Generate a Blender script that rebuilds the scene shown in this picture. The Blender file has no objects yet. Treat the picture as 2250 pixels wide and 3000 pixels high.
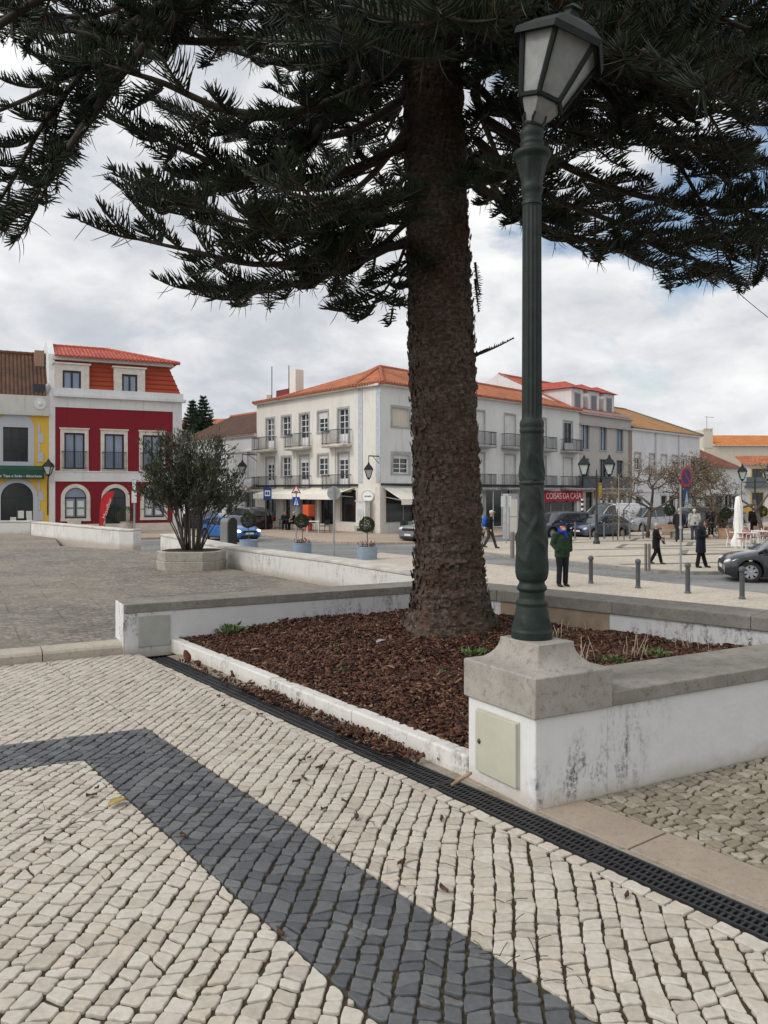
import bpy, math, random
import numpy as np
from mathutils import Vector, Matrix
R = math.radians
random.seed(7); RNG = np.random.default_rng(7)
SC = bpy.context.scene
COL = SC.collection
# ------------------------------------------------------------------ camera, sky, sun, exposure
F, CU, VH = 2340.0, 1125.0, 1440.0      # focal length, centre column and horizon row on a 2250 x 3000 sheet
H = 1.55                                # eye height above the near paving (z = 0)
ZS = -1.2                               # street level below the terrace
cam = bpy.data.cameras.new('camera'); camo = bpy.data.objects.new('camera', cam); COL.objects.link(camo)
camo.location = (0, 0, H); camo.rotation_euler = (R(90), 0, 0)
cam.sensor_fit = 'VERTICAL'; cam.sensor_height = 36.0; cam.lens = F/3000*36
cam.shift_y = -(1500-VH)/3000; cam.clip_start = .05; cam.clip_end = 2000
SC.camera = camo
SUN_AZ, SUN_EL = R(248), R(40)          # azimuth clockwise from +Y: left and behind
sd = Vector((math.sin(SUN_AZ)*math.cos(SUN_EL), math.cos(SUN_AZ)*math.cos(SUN_EL), math.sin(SUN_EL)))
sun = bpy.data.lights.new('sun', 'SUN'); suno = bpy.data.objects.new('sun', sun); COL.objects.link(suno)
sun.energy = 1.3; sun.angle = R(11); sun.color = (1, .95, .87)
suno.rotation_euler = (-sd).to_track_quat('-Z', 'Y').to_euler(); suno.location = (-20, -10, 30)
SC.view_settings.view_transform = 'Standard'; SC.view_settings.look = 'None'
SC.view_settings.exposure = 0.0; SC.view_settings.gamma = 1
W = bpy.data.worlds.new('World'); SC.world = W; W.use_nodes = True
def build_world():
    nt = W.node_tree; nt.nodes.clear(); N = nt.nodes.new; L = nt.links.new
    out = N('ShaderNodeOutputWorld'); bg = N('ShaderNodeBackground'); bg.inputs[1].default_value = .1
    sky = N('ShaderNodeTexSky'); sky.sky_type = 'NISHITA'; sky.sun_disc = False
    sky.sun_elevation = SUN_EL; sky.sun_rotation = SUN_AZ; sky.air_density = 1.2
    tc = N('ShaderNodeTexCoord')
    def math_(op, a, b=None, c=None, clamp=False):
        n = N('ShaderNodeMath'); n.operation = op; n.use_clamp = clamp
        for i, x in enumerate((a, b, c)):
            if x is None: continue
            if isinstance(x, (int, float)): n.inputs[i].default_value = x
            else: L(x, n.inputs[i])
        return n.outputs[0]
    sep = N('ShaderNodeSeparateXYZ'); L(tc.outputs['Generated'], sep.inputs[0])
    zz = math_('ADD', math_('MULTIPLY', math_('ABSOLUTE', sep.outputs[2]), .3), .8)
    cmb = N('ShaderNodeCombineXYZ')
    L(math_('DIVIDE', sep.outputs[0], zz), cmb.inputs[0]); L(math_('DIVIDE', sep.outputs[1], zz), cmb.inputs[1]); L(math_('MULTIPLY', sep.outputs[2], 2.3), cmb.inputs[2])
    def noise(sc, det, rough, off=(0, 0, 0), dist=0.0):
        mp = N('ShaderNodeMapping'); mp.inputs[1].default_value = off; L(cmb.outputs[0], mp.inputs[0])
        n = N('ShaderNodeTexNoise'); n.inputs['Scale'].default_value = sc; n.inputs['Detail'].default_value = det
        n.inputs['Roughness'].default_value = rough; n.inputs['Distortion'].default_value = dist
        L(mp.outputs[0], n.inputs['Vector']); return n.outputs[0]
    def ramp(x, stops):
        r = N('ShaderNodeValToRGB'); e = r.color_ramp.elements
        while len(e) < len(stops): e.new(.5)
        for el, (p, c) in zip(e, stops): el.position = p; el.color = (*c, 1)
        L(x, r.inputs[0]); return r.outputs[0]
    c1 = math_('MULTIPLY_ADD', noise(6.5, 9, .60, (1.4, 4.6, 2.0), .3), .42, math_('MULTIPLY', noise(2.7, 6, .52, (3.1, 1.7, .4), .3), .58))
    cloud = ramp(c1, [(.34, (.50, .53, .59)), (.43, (.60, .63, .68)), (.50, (.75, .765, .795)), (.57, (.90, .905, .915)), (.66, (1.05, 1.05, 1.05))])
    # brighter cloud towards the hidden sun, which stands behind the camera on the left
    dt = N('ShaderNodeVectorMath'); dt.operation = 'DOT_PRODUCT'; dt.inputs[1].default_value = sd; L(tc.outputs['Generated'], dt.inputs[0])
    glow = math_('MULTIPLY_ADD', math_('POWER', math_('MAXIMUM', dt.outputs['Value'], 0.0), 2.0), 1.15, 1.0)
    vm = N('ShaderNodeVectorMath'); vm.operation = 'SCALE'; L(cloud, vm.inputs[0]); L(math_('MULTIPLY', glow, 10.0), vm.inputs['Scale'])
    # openings of blue, mostly high on the right
    bd = Vector((.40, .82, .44)).normalized()
    d2 = N('ShaderNodeVectorMath'); d2.operation = 'DOT_PRODUCT'; d2.inputs[1].default_value = bd; L(tc.outputs['Generated'], d2.inputs[0])
    near = math_('MULTIPLY', math_('SUBTRACT', d2.outputs['Value'], .90), 5.0, clamp=True)
    gap = math_('ADD', noise(3.4, 7, .55, (8.3, 2.2, 0), .3), math_('MULTIPLY', near, .40))
    gm = ramp(gap, [(.62, (0, 0, 0)), (.74, (1, 1, 1))])
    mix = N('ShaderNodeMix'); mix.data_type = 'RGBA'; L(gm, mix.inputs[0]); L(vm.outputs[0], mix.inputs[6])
    sk = N('ShaderNodeVectorMath'); sk.operation = 'SCALE'; L(sky.outputs[0], sk.inputs[0]); sk.inputs['Scale'].default_value = 1.25
    L(sk.outputs[0], mix.inputs[7])
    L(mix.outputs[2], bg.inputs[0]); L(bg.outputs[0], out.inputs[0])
build_world()

# ------------------------------------------------------------------ helpers
def G(u, v, z=0.0):
    Y = F*(H-z)/(v-VH); return Vector(((u-CU)*Y/F, Y, z))
def PX(u, v, Y): return Vector(((u-CU)*Y/F, Y, H-(v-VH)*Y/F))
def V(*a): return Vector(a)

def srgb(r, g, b):
    f = lambda c: (c/255/12.92) if c <= 10 else ((c/255+.055)/1.055)**2.4
    return (f(r), f(g), f(b))

class Nodes:
    """small helper for procedural materials"""
    def __init__(s, name):
        s.m = bpy.data.materials.new(name); s.m.use_nodes = True; s.nt = s.m.node_tree
        s.b = s.nt.nodes['Principled BSDF']; s.tc = s.n('ShaderNodeTexCoord'); s.obj = s.tc.outputs['Object']
    def n(s, t): return s.nt.nodes.new(t)
    def l(s, a, b): s.nt.links.new(a, b)
    def put(s, sock, x):
        if isinstance(x, (int, float)): sock.default_value = x
        elif isinstance(x, tuple): sock.default_value = (*x, 1) if len(x) == 3 and sock.type == 'RGBA' else x
        else: s.l(x, sock)
    def math(s, op, a, b=0.0, clamp=False):
        n = s.n('ShaderNodeMath'); n.operation = op; n.use_clamp = clamp; s.put(n.inputs[0], a); s.put(n.inputs[1], b); return n.outputs[0]
    def map(s, scale=(1, 1, 1), rot=(0, 0, 0), src=None):
        n = s.n('ShaderNodeMapping'); n.inputs['Scale'].default_value = scale; n.inputs['Rotation'].default_value = rot
        s.l(src or s.obj, n.inputs[0]); return n.outputs[0]
    def noise(s, scale, det=4, rough=.55, vec=None, dist=0.0):
        n = s.n('ShaderNodeTexNoise'); n.inputs['Scale'].default_value = scale; n.inputs['Detail'].default_value = det
        n.inputs['Roughness'].default_value = rough; n.inputs['Distortion'].default_value = dist; s.l(vec or s.obj, n.inputs['Vector']); return n.outputs[0]
    def vor(s, scale, feat='F1', vec=None, out='Distance', rnd=1.0):
        n = s.n('ShaderNodeTexVoronoi'); n.feature = feat; n.inputs['Scale'].default_value = scale; n.inputs['Randomness'].default_value = rnd
        s.l(vec or s.obj, n.inputs['Vector']); return n.outputs[out]
    def ramp(s, x, *st):
        r = s.n('ShaderNodeValToRGB'); e = r.color_ramp.elements
        while len(e) < len(st): e.new(.5)
        for el, (p, c) in zip(e, st):
            el.position = p; el.color = (c, c, c, 1) if isinstance(c, (int, float)) else (*c, 1)
        s.l(x, r.inputs[0]); return r.outputs[0]
    def mix(s, fac, a, b, mode='MIX'):
        n = s.n('ShaderNodeMix'); n.data_type = 'RGBA'; n.blend_type = mode
        s.put(n.inputs[0], fac); s.put(n.inputs[6], a); s.put(n.inputs[7], b); return n.outputs[2]
    def bump(s, h, strength=.3, dist=.01):
        n = s.n('ShaderNodeBump'); n.inputs['Strength'].default_value = strength; n.inputs['Distance'].default_value = dist
        s.l(h, n.inputs['Height']); s.l(n.outputs[0], s.b.inputs['Normal'])
    def done(s, col, rough=.8, metal=0.0, spec=.4, coat=0.0):
        s.put(s.b.inputs['Base Color'], col); s.put(s.b.inputs['Roughness'], rough); s.b.inputs['Metallic'].default_value = metal
        s.b.inputs['Specular IOR Level'].default_value = spec
        MATS.setdefault(s.m.name, s.m)
        if coat: s.b.inputs['Coat Weight'].default_value = coat; s.b.inputs['Coat Roughness'].default_value = .06
        return s.m
MATS = {}
def plain(name, col, rough=.7, var=.12, scale=6.0, metal=0.0, spec=.4, bump=0.0, coat=0.0):
    """one colour with an uneven tone of its own"""
    if name in MATS: return MATS[name]
    k = Nodes(name)
    dark = tuple(c*(1-var) for c in col); lite = tuple(min(1, c*(1+var)) for c in col)
    c = k.mix(k.ramp(k.noise(scale, 5), (.3, 0.0), (.7, 1.0)), dark, lite)
    if bump: k.bump(k.noise(scale*8, 4), bump, .01)
    MATS[name] = k.done(c, rough, metal, spec, coat); return MATS[name]
def glassy(name, col, rough=.08):
    if name in MATS: return MATS[name]
    k = Nodes(name); MATS[name] = k.done(k.mix(k.noise(.9, 2), col, tuple(c*1.6 for c in col)), rough, 0, .7); return MATS[name]

def tag(o, label=None, cat=None, group=None, kind=None):
    if label: o['label'] = label
    if cat: o['category'] = cat
    if group: o['group'] = group
    if kind: o['kind'] = kind
    return o
def thing(name, label, cat, loc=(0, 0, 0), rz=0.0, group=None):
    o = bpy.data.objects.new(name, None); COL.objects.link(o); o.location = loc; o.rotation_euler = (0, 0, rz)
    o.empty_display_size = .2
    return tag(o, label, cat, group)
def copy_tree(o, parent=None):
    c = o.copy(); COL.objects.link(c)
    if parent: c.parent = parent
    for ch in [x for x in COL.objects if x.parent == o]: copy_tree(ch, c)
    return c

class MB:
    def __init__(s): s.v = []; s.f = []; s.m = []; s.uv = []
    def add(s, vs, fs, mi=0, M=None, uvs=None):
        o = len(s.v)
        for p in vs:
            p = Vector(p)
            s.v.append(M @ p if M is not None else p)
        for i, f in enumerate(fs):
            s.f.append([x+o for x in f]); s.m.append(mi); s.uv.append(uvs[i] if uvs else None)
        return s
    def box(s, x0, x1, y0, y1, z0, z1, mi=0, M=None):
        return s.add([(x0, y0, z0), (x1, y0, z0), (x1, y1, z0), (x0, y1, z0), (x0, y0, z1), (x1, y0, z1), (x1, y1, z1), (x0, y1, z1)],
                     [(3, 2, 1, 0), (4, 5, 6, 7), (0, 1, 5, 4), (1, 2, 6, 5), (2, 3, 7, 6), (3, 0, 4, 7)], mi, M)
    def prism(s, poly, z0, z1, mi=0, M=None):
        n = len(poly); vs = [(p[0], p[1], z0) for p in poly]+[(p[0], p[1], z1) for p in poly]
        return s.add(vs, [tuple(range(n))[::-1], tuple(range(n, 2*n))]+[(i, (i+1) % n, n+(i+1) % n, n+i) for i in range(n)], mi, M)
    def plate(s, poly, y0, y1, mi=0, M=None):
        """polygon in x,z pushed through y"""
        n = len(poly); vs = [(p[0], y0, p[1]) for p in poly]+[(p[0], y1, p[1]) for p in poly]
        return s.add(vs, [tuple(range(n)), tuple(range(n, 2*n))[::-1]]+[(i, n+i, n+(i+1) % n, (i+1) % n) for i in range(n)], mi, M)
    def face(s, pts, mi=0, uv=None): return s.add(pts, [tuple(range(len(pts)))], mi, None, [uv] if uv else None)
    def tube(s, pts, rad, n=8, mi=0, M=None, caps=True):
        pts = [Vector(p) for p in pts]; k = len(pts)
        if isinstance(rad, (int, float)): rad = [rad]*k
        vs = []; up = None
        for i in range(k):
            t = (pts[min(i+1, k-1)]-pts[max(i-1, 0)])
            t = t.normalized() if t.length > 1e-9 else Vector((0, 0, 1))
            if up is None: a = t.orthogonal().normalized()
            else:
                a = up-t*up.dot(t); a = a.normalized() if a.length > 1e-6 else t.orthogonal().normalized()
            up = a; b = t.cross(a)
            for j in range(n):
                w = 2*math.pi*j/n; vs.append(pts[i]+(a*math.cos(w)+b*math.sin(w))*rad[i])
        fs = [(i*n+j, i*n+(j+1) % n, (i+1)*n+(j+1) % n, (i+1)*n+j) for i in range(k-1) for j in range(n)]
        if caps: fs += [tuple(range(n))[::-1], tuple(range((k-1)*n, k*n))]
        return s.add(vs, fs, mi, M)
    def lathe(s, prof, n=24, c=(0, 0, 0), mi=0, M=None, fn=None, caps=True):
        vs = []
        for (r, z) in prof:
            for j in range(n):
                w = 2*math.pi*j/n; q = r if fn is None else fn(r, z, w)
                vs.append((c[0]+q*math.cos(w), c[1]+q*math.sin(w), c[2]+z))
        k = len(prof)
        fs = [(i*n+j, i*n+(j+1) % n, (i+1)*n+(j+1) % n, (i+1)*n+j) for i in range(k-1) for j in range(n)]
        if caps: fs += [tuple(range(n))[::-1], tuple(range((k-1)*n, k*n))]
        return s.add(vs, fs, mi, M)
    def ell(s, c, r, n=12, m=8, mi=0, M=None):
        if isinstance(r, (int, float)): r = (r, r, r)
        vs = [(c[0], c[1], c[2]-r[2])]
        for i in range(1, m):
            a = -math.pi/2+math.pi*i/m
            for j in range(n):
                w = 2*math.pi*j/n; vs.append((c[0]+r[0]*math.cos(a)*math.cos(w), c[1]+r[1]*math.cos(a)*math.sin(w), c[2]+r[2]*math.sin(a)))
        vs.append((c[0], c[1], c[2]+r[2])); t = len(vs)-1
        fs = [(0, 1+(j+1) % n, 1+j) for j in range(n)]
        fs += [(1+i*n+j, 1+i*n+(j+1) % n, 1+(i+1)*n+(j+1) % n, 1+(i+1)*n+j) for i in range(m-2) for j in range(n)]
        fs += [(t, 1+(m-2)*n+j, 1+(m-2)*n+(j+1) % n) for j in range(n)]
        return s.add(vs, fs, mi, M)
    def build(s, name, mats, parent=None, smooth=0, bevel=0.0, world=False, keep=False):
        if not isinstance(mats, (list, tuple)): mats = [mats]
        vs = s.v; loc = None
        if parent is None and not keep and vs:
            xs = [p.x for p in vs]; ys = [p.y for p in vs]; zs = [p.z for p in vs]
            loc = Vector(((min(xs)+max(xs))/2, (min(ys)+max(ys))/2, min(zs))); vs = [p-loc for p in vs]
        if parent is not None and world:
            Mw = Matrix.Identity(4); q = parent
            while q is not None: Mw = Matrix.Translation(q.location) @ q.rotation_euler.to_matrix().to_4x4() @ Mw; q = q.parent
            Mi = Mw.inverted(); vs = [Mi @ p for p in vs]
        me = bpy.data.meshes.new(name); me.from_pydata([tuple(p) for p in vs], [], s.f)
        for m in mats: me.materials.append(m)
        if len(mats) > 1: me.polygons.foreach_set('material_index', s.m)
        if any(s.uv):
            ul = me.uv_layers.new(name='UVMap')
            for pi, p in enumerate(me.polygons):
                if s.uv[pi]:
                    for k, li in enumerate(p.loop_indices): ul.data[li].uv = s.uv[pi][k]
        return link(name, me, parent, smooth, bevel, loc)
def link(name, me, parent=None, smooth=0, bevel=0.0, loc=None):
    if smooth:
        me.polygons.foreach_set('use_smooth', [True]*len(me.polygons))
        if smooth < 180: me.set_sharp_from_angle(angle=R(smooth))
    me.update()
    o = bpy.data.objects.new(name, me); COL.objects.link(o)
    if parent is not None: o.parent = parent
    if loc is not None: o.location = loc
    if bevel:
        b = o.modifiers.new('bevel', 'BEVEL'); b.width = bevel; b.segments = 2; b.limit_method = 'ANGLE'; b.angle_limit = R(40)
    return o
def from_arrays(name, v, q, mats, parent=None, smooth=False, loc=None, nper=4):
    """big meshes: v (n,3), q (m,nper)"""
    me = bpy.data.meshes.new(name)
    me.vertices.add(len(v)); me.vertices.foreach_set('co', np.asarray(v, np.float32).ravel())
    m = len(q); me.loops.add(m*nper); me.loops.foreach_set('vertex_index', np.asarray(q, np.int32).ravel())
    me.polygons.add(m); me.polygons.foreach_set('loop_start', np.arange(0, m*nper, nper, dtype=np.int32))
    me.polygons.foreach_set('loop_total', np.full(m, nper, dtype=np.int32))
    if smooth: me.polygons.foreach_set('use_smooth', np.ones(m, dtype=bool))
    me.update(calc_edges=True); me.validate()
    for x in (mats if isinstance(mats, (list, tuple)) else [mats]): me.materials.append(x)
    o = bpy.data.objects.new(name, me); COL.objects.link(o)
    if parent is not None: o.parent = parent
    if loc is not None: o.location = loc
    return o
def struct(o): o['kind'] = 'structure'; return o
def text_mesh(body, size, depth=.004):
    """writing as a mesh lying in x,z, facing -y, left end at the origin"""
    cu = bpy.data.curves.new('writing', 'FONT'); cu.body = body; cu.size = size; cu.extrude = depth
    o = bpy.data.objects.new('writing', cu); COL.objects.link(o); bpy.context.view_layer.update()
    me = bpy.data.meshes.new_from_object(o.evaluated_get(bpy.context.evaluated_depsgraph_get()))
    bpy.data.objects.remove(o); bpy.data.curves.remove(cu)
    me.transform(Matrix.Rotation(R(90), 4, 'X')); return me
def writing(body, width, height, mat_, parent, M=None, name='lettering'):
    me = text_mesh(body, height*1.35); xs = [v.co.x for v in me.vertices]; w = max(xs)-min(xs)
    me.transform(Matrix.Diagonal((width/w, 1, 1, 1)) @ Matrix.Translation((-min(xs), 0, 0)))
    if M is not None: me.transform(M)
    me.materials.append(mat_); return link(name, me, parent)
# ------------------------------------------------------------------ materials of the near ground
def island_mat(name, stops, rough=.75, noise=40, bump=.25, amt=.18, dist=.004, spec=.35, speck=None):
    k = Nodes(name); geo = k.n('ShaderNodeNewGeometry')
    c = k.ramp(geo.outputs['Random Per Island'], *stops)
    n1 = k.noise(noise, 5, .6); n2 = k.noise(noise*.18, 3)
    c = k.mix(k.ramp(n1, (.35, 0.0), (.68, amt)), c, (.0, .0, .0), 'MIX')
    c = k.mix(k.ramp(n2, (.3, amt), (.6, 0.0)), c, tuple(x*.45 for x in stops[0][1]))
    if speck: c = k.mix(k.ramp(k.noise(noise*.5, 6, .7), (.60, 0.0), (.70, .5)), c, speck)
    k.bump(k.math('ADD', k.noise(noise*2.6, 5, .65), k.math('MULTIPLY', k.noise(noise*8, 3), .5)), bump, dist)
    return k.done(c, rough, 0, spec)
M_PALE = island_mat('pale_limestone_sett', [(0, (.44, .39, .315)), (.25, (.52, .47, .39)), (.75, (.57, .525, .45)), (.92, (.54, .47, .38)), (1, (.46, .41, .355))], amt=.20, bump=.3)
M_DARK = island_mat('dark_basalt_sett', [(0, (.078, .082, .089)), (.5, (.108, .113, .119)), (1, (.155, .156, .156))], rough=.62, amt=.25, spec=.45, speck=(.19, .175, .15), bump=.5)
M_MOSSY = island_mat('worn_limestone_sett', [(0, (.26, .22, .16)), (.5, (.34, .29, .22)), (1, (.44, .39, .315))], amt=.35)
def joint_mat(name, a, b, green):
    k = Nodes(name); c = k.mix(k.ramp(k.noise(60, 5, .7), (.3, 0.0), (.7, 1.0)), a, b)
    c = k.mix(k.ramp(k.noise(2.2, 4, .7), (.50, 0.0), (.72, .8)), c, green); k.bump(k.noise(150, 3), .6, .004)
    return k.done(c, .95, 0, .2)
M_JOINT = joint_mat('joint_sand', (.030, .023, .016), (.085, .066, .046), (.05, .05, .022))
M_JOINTG = joint_mat('mossy_joint', (.03, .04, .015), (.09, .10, .04), (.05, .085, .02))
def stone_wall_mat(name, base, dark, scale=9.0, streak=.5, top=None):
    """white render with mildew: streaks that hang and patches"""
    k = Nodes(name)
    n = k.noise(scale, 6, .65); st = k.noise(5.0, 6, .7, k.map((2.6, 2.6, .7)))
    patch = k.noise(1.4, 3, .5); fine = k.noise(38, 5, .7)
    c = k.mix(k.ramp(n, (.3, .0), (.75, .35)), base, tuple(x*.78 for x in base))
    m = k.math('MULTIPLY', k.ramp(st, (.46, 0.0), (.64, 1.0)), k.ramp(patch, (.47, 0.0), (.60, 1.0)))
    m = k.math('MULTIPLY', m, k.ramp(fine, (.40, .0), (.58, 1.0)))
    c = k.mix(k.math('MULTIPLY', m, streak, True), c, dark)
    c = k.mix(k.ramp(k.noise(70, 4, .8), (.66, 0.0), (.74, .5)), c, dark)
    z = k.n('ShaderNodeSeparateXYZ'); k.l(k.obj, z.inputs[0])
    foot = k.ramp(k.math('ADD', z.outputs[2], k.math('MULTIPLY', k.noise(6, 5, .7), .16)), (.06, .75), (.17, 0.0))
    c = k.mix(foot, c, (.42, .35, .27))
    k.bump(k.math('ADD', k.noise(26, 5), k.math('MULTIPLY', fine, .4)), .35, .008)
    return k.done(c, .9, 0, .2)
M_WHITE = stone_wall_mat('weathered_white_render', (.66, .655, .645), (.085, .085, .078), 9, 1.1)
M_WHITE2 = stone_wall_mat('chipped_white_render', (.66, .64, .60), (.16, .15, .13), 7, .9)
def cap_mat(name, a, b, c3):
    k = Nodes(name); c = k.mix(k.ramp(k.noise(5, 6, .65), (.32, 0.0), (.68, 1.0)), a, b)
    c = k.mix(k.ramp(k.noise(24, 6, .75), (.52, 0.0), (.70, .75)), c, c3)
    c = k.mix(k.ramp(k.noise(110, 3, .7), (.60, 0.0), (.70, .6)), c, tuple(x*.4 for x in c3))
    k.bump(k.math('ADD', k.noise(60, 5, .7), k.noise(14, 4)), .4, .006); return k.done(c, .88, 0, .25)
M_CAP = cap_mat('lichen_spotted_stone', (.37, .345, .30), (.27, .25, .22), (.12, .115, .105))
M_COPE = cap_mat('grey_coping_stone', (.30, .275, .24), (.20, .185, .16), (.10, .092, .08))
M_SLAB = cap_mat('pinkish_limestone_slab', (.35, .285, .22), (.29, .24, .19), (.19, .165, .135))
M_KERB = cap_mat('beige_kerb_stone', (.47, .42, .34), (.38, .335, .27), (.24, .21, .17))
def plaza_mat():
    k = Nodes('worn_concrete_pavers'); b = k.n('ShaderNodeTexBrick'); b.offset = .5
    k.l(k.map((1, 1, 1), (0, 0, R(-28))), b.inputs[0]); b.inputs['Scale'].default_value = 1.0
    b.inputs['Brick Width'].default_value = 1.05; b.inputs['Row Height'].default_value = 1.05; b.inputs['Mortar Size'].default_value = .010
    b.inputs['Color1'].default_value = (0, 0, 0, 1); b.inputs['Color2'].default_value = (1, 1, 1, 1)
    c = k.mix(b.outputs['Color'], (.17, .155, .132), (.20, .182, .155))
    sp = k.vor(15, out='Color', vec=k.map((1, 1, .01))); s1 = k.n('ShaderNodeSeparateColor'); k.l(sp, s1.inputs[0])
    c = k.mix(k.ramp(s1.outputs[0], (.2, 0.0), (.9, .9)), c, (.33, .30, .255)); c = k.mix(k.ramp(k.vor(15, 'DISTANCE_TO_EDGE', k.map((1, 1, .01))), (0, .85), (.12, 0.0)), c, (.06, .052, .04))
    c = k.mix(k.ramp(k.noise(3.2, 5, .6), (.35, .55), (.6, 0.0)), c, (.10, .09, .078))
    c = k.mix(k.ramp(k.noise(.55, 4, .6), (.42, 0.0), (.68, .6)), c, (.30, .255, .20))
    c = k.mix(k.math('MULTIPLY', b.outputs['Fac'], .35), c, (.06, .058, .04))
    c = k.mix(k.ramp(k.noise(9, 6, .8, k.map((.35, 1.5, 1))), (.62, 0.0), (.72, .7)), c, (.055, .05, .035))
    k.bump(k.math('SUBTRACT', s1.outputs[0], k.math('MULTIPLY', b.outputs['Fac'], 2.0)), .5, .006)
    return k.done(c, .92, 0, .25)
M_PLAZA = plaza_mat()

# ------------------------------------------------------------------ frame of the near ground
Pc, Pl = G(1569, 2376), G(1372, 2278)
d1 = V(-.588, .809, 0); d2 = V(.88, .476, 0)
n2_ = V(-.476, .88, 0)                         # from the pavement side into the bed, across walls along d2
Q = G(364, 1916)
g0, gd, gn = V(1.328, 2.762, 0), V(-.60, .80, 0), V(.8, .6, 0)
C13 = V(.6, 9.3, 0); w3 = V(.729, -.684, 0); w3n = V(.684, .729, 0); C23 = V(4.33, 5.82, 0)
ZP = .10                                       # raised plaza
TREE = V(.62, 7.65, 0)

def ab(x, y):
    r = (x-g0.x, y-g0.y); return r[0]*gd.x+r[1]*gd.y, -(r[0]*gn.x+r[1]*gn.y)
def clip(poly, fn):
    out = []
    for i in range(len(poly)):
        a, b = poly[i], poly[(i+1) % len(poly)]; fa, fb = fn(a), fn(b)
        if fa >= 0: out.append(a)
        if (fa >= 0) != (fb >= 0):
            t = fa/(fa-fb); out.append((a[0]+(b[0]-a[0])*t, a[1]+(b[1]-a[1])*t))
    return out
def area(p): return .5*sum(p[i][0]*p[(i+1) % len(p)][1]-p[(i+1) % len(p)][0]*p[i][1] for i in range(len(p)))
class Setts:
    """cut stones, each one a low rounded block with a few millimetres of tilt"""
    def __init__(s): s.v = []; s.f = []
    def stone(s, poly, gap=.0046, round_=.0040, depth=.014, jit=.0020, rise=.0012):
        A = area(poly)
        if abs(A) < .0004 or len(poly) < 3: return
        if A < 0: poly = poly[::-1]
        P = [poly[i] for i in range(len(poly)) if math.hypot(poly[i][0]-poly[i-1][0], poly[i][1]-poly[i-1][1]) > .004]
        for i in range(len(P)):                # joints: every edge moves inward by its own amount
            a, b = P[i], P[(i+1) % len(P)]; L = math.hypot(b[0]-a[0], b[1]-a[1])+1e-9; nx, ny = -(b[1]-a[1])/L, (b[0]-a[0])/L
            g = gap*random.uniform(.45, 1.6); poly = clip(poly, lambda p: (p[0]-a[0])*nx+(p[1]-a[1])*ny-g)
            if len(poly) < 3: return
        A = area(poly); n = len(poly)
        if A < .0003: return
        cx = sum(p[0] for p in poly)/n; cy = sum(p[1] for p in poly)/n; pts = []
        for i in range(n):
            o_, a, b = poly[i-1], poly[i], poly[(i+1) % n]
            l0 = math.hypot(a[0]-o_[0], a[1]-o_[1]); l1 = math.hypot(b[0]-a[0], b[1]-a[1]); c = random.uniform(.003, .009)
            k0, k1 = min(.35, c/(l0+1e-9)), min(.35, c/(l1+1e-9))
            pts.append((a[0]+(o_[0]-a[0])*k0, a[1]+(o_[1]-a[1])*k0)); pts.append((a[0]+(b[0]-a[0])*k1, a[1]+(b[1]-a[1])*k1))
            if l1 > .035:
                for t in ((.36, .66) if l1 > .06 else (.5,)): pts.append((a[0]+(b[0]-a[0])*t+random.gauss(0, jit), a[1]+(b[1]-a[1])*t+random.gauss(0, jit)))
        n = len(pts)
        tx, ty, z0 = random.gauss(0, .016), random.gauss(0, .016), random.gauss(0, .0013); o = len(s.v)
        def ring(off, dz):
            for (x, y) in pts:
                dx, dy = x-cx, y-cy; r = math.hypot(dx, dy)+1e-6; k = max(.1, 1-off/r)
                X, Y = cx+dx*k, cy+dy*k; s.v.append((X, Y, z0+dz+tx*(X-cx)+ty*(Y-cy)))
        ring(0, -depth); ring(.0004, -.0032); ring(.0018, -.0007); ring(.0040, .0); ring(.0058, .0)
        for r in range(4):
            for i in range(n):
                j = (i+1) % n; s.f.append((o+r*n+i, o+r*n+j, o+(r+1)*n+j, o+(r+1)*n+i))
        s.f.append(tuple(range(o+4*n, o+5*n)))
    def build(s, name, m):
        me = bpy.data.meshes.new(name); me.from_pydata(s.v, [], s.f); me.materials.append(m)
        return struct(link(name, me, smooth=180))
def field(x0, x1, y0, y1, ang, cw=.074, cl=.066, rnd=.011):
    """quads of an uneven diagonal bond covering a box; ang = direction of the courses"""
    ca, sa = math.cos(ang), math.sin(ang); cs = [(x0, y0), (x1, y0), (x1, y1), (x0, y1)]
    us = [x*ca+y*sa for x, y in cs]; vs = [-x*sa+y*ca for x, y in cs]
    u0, u1, v0, v1 = min(us), max(us), min(vs), max(vs)
    ph = [random.uniform(0, 6.28) for _ in range(4)]
    wob = lambda v, u: .013*math.sin(1.9*u+ph[0])+.008*math.sin(5.3*u+ph[1]+2*v)+.012*math.sin(1.3*v+ph[2]+.7*u)
    v = v0; prev = [0.0]; 
    rows = []
    while v < v1: rows.append(v); v += cw*random.uniform(.86, 1.14)
    for a, b in zip(rows[:-1], rows[1:]):
        u = u0-random.random()*cl; sk = random.gauss(.0, .006)
        while u < u1:
            nu = u+cl*random.uniform(.74, 1.32); nsk = random.gauss(.0, rnd)
            q = [(u-sk, a), (nu-nsk, a), (nu+nsk, b), (u+sk, b)]
            q = [(p[0]+random.gauss(0, .0036), p[1]+wob(p[1], p[0])+random.gauss(0, .0026)) for p in q]
            yield [(p[0]*ca-p[1]*sa, p[0]*sa+p[1]*ca) for p in q]
            u, sk = nu, nsk
B1, B2, A1, A2, SK = .82, 1.335, 3.02, 3.53, .22
EDGE = .085                                    # single course laid along the drain
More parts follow.
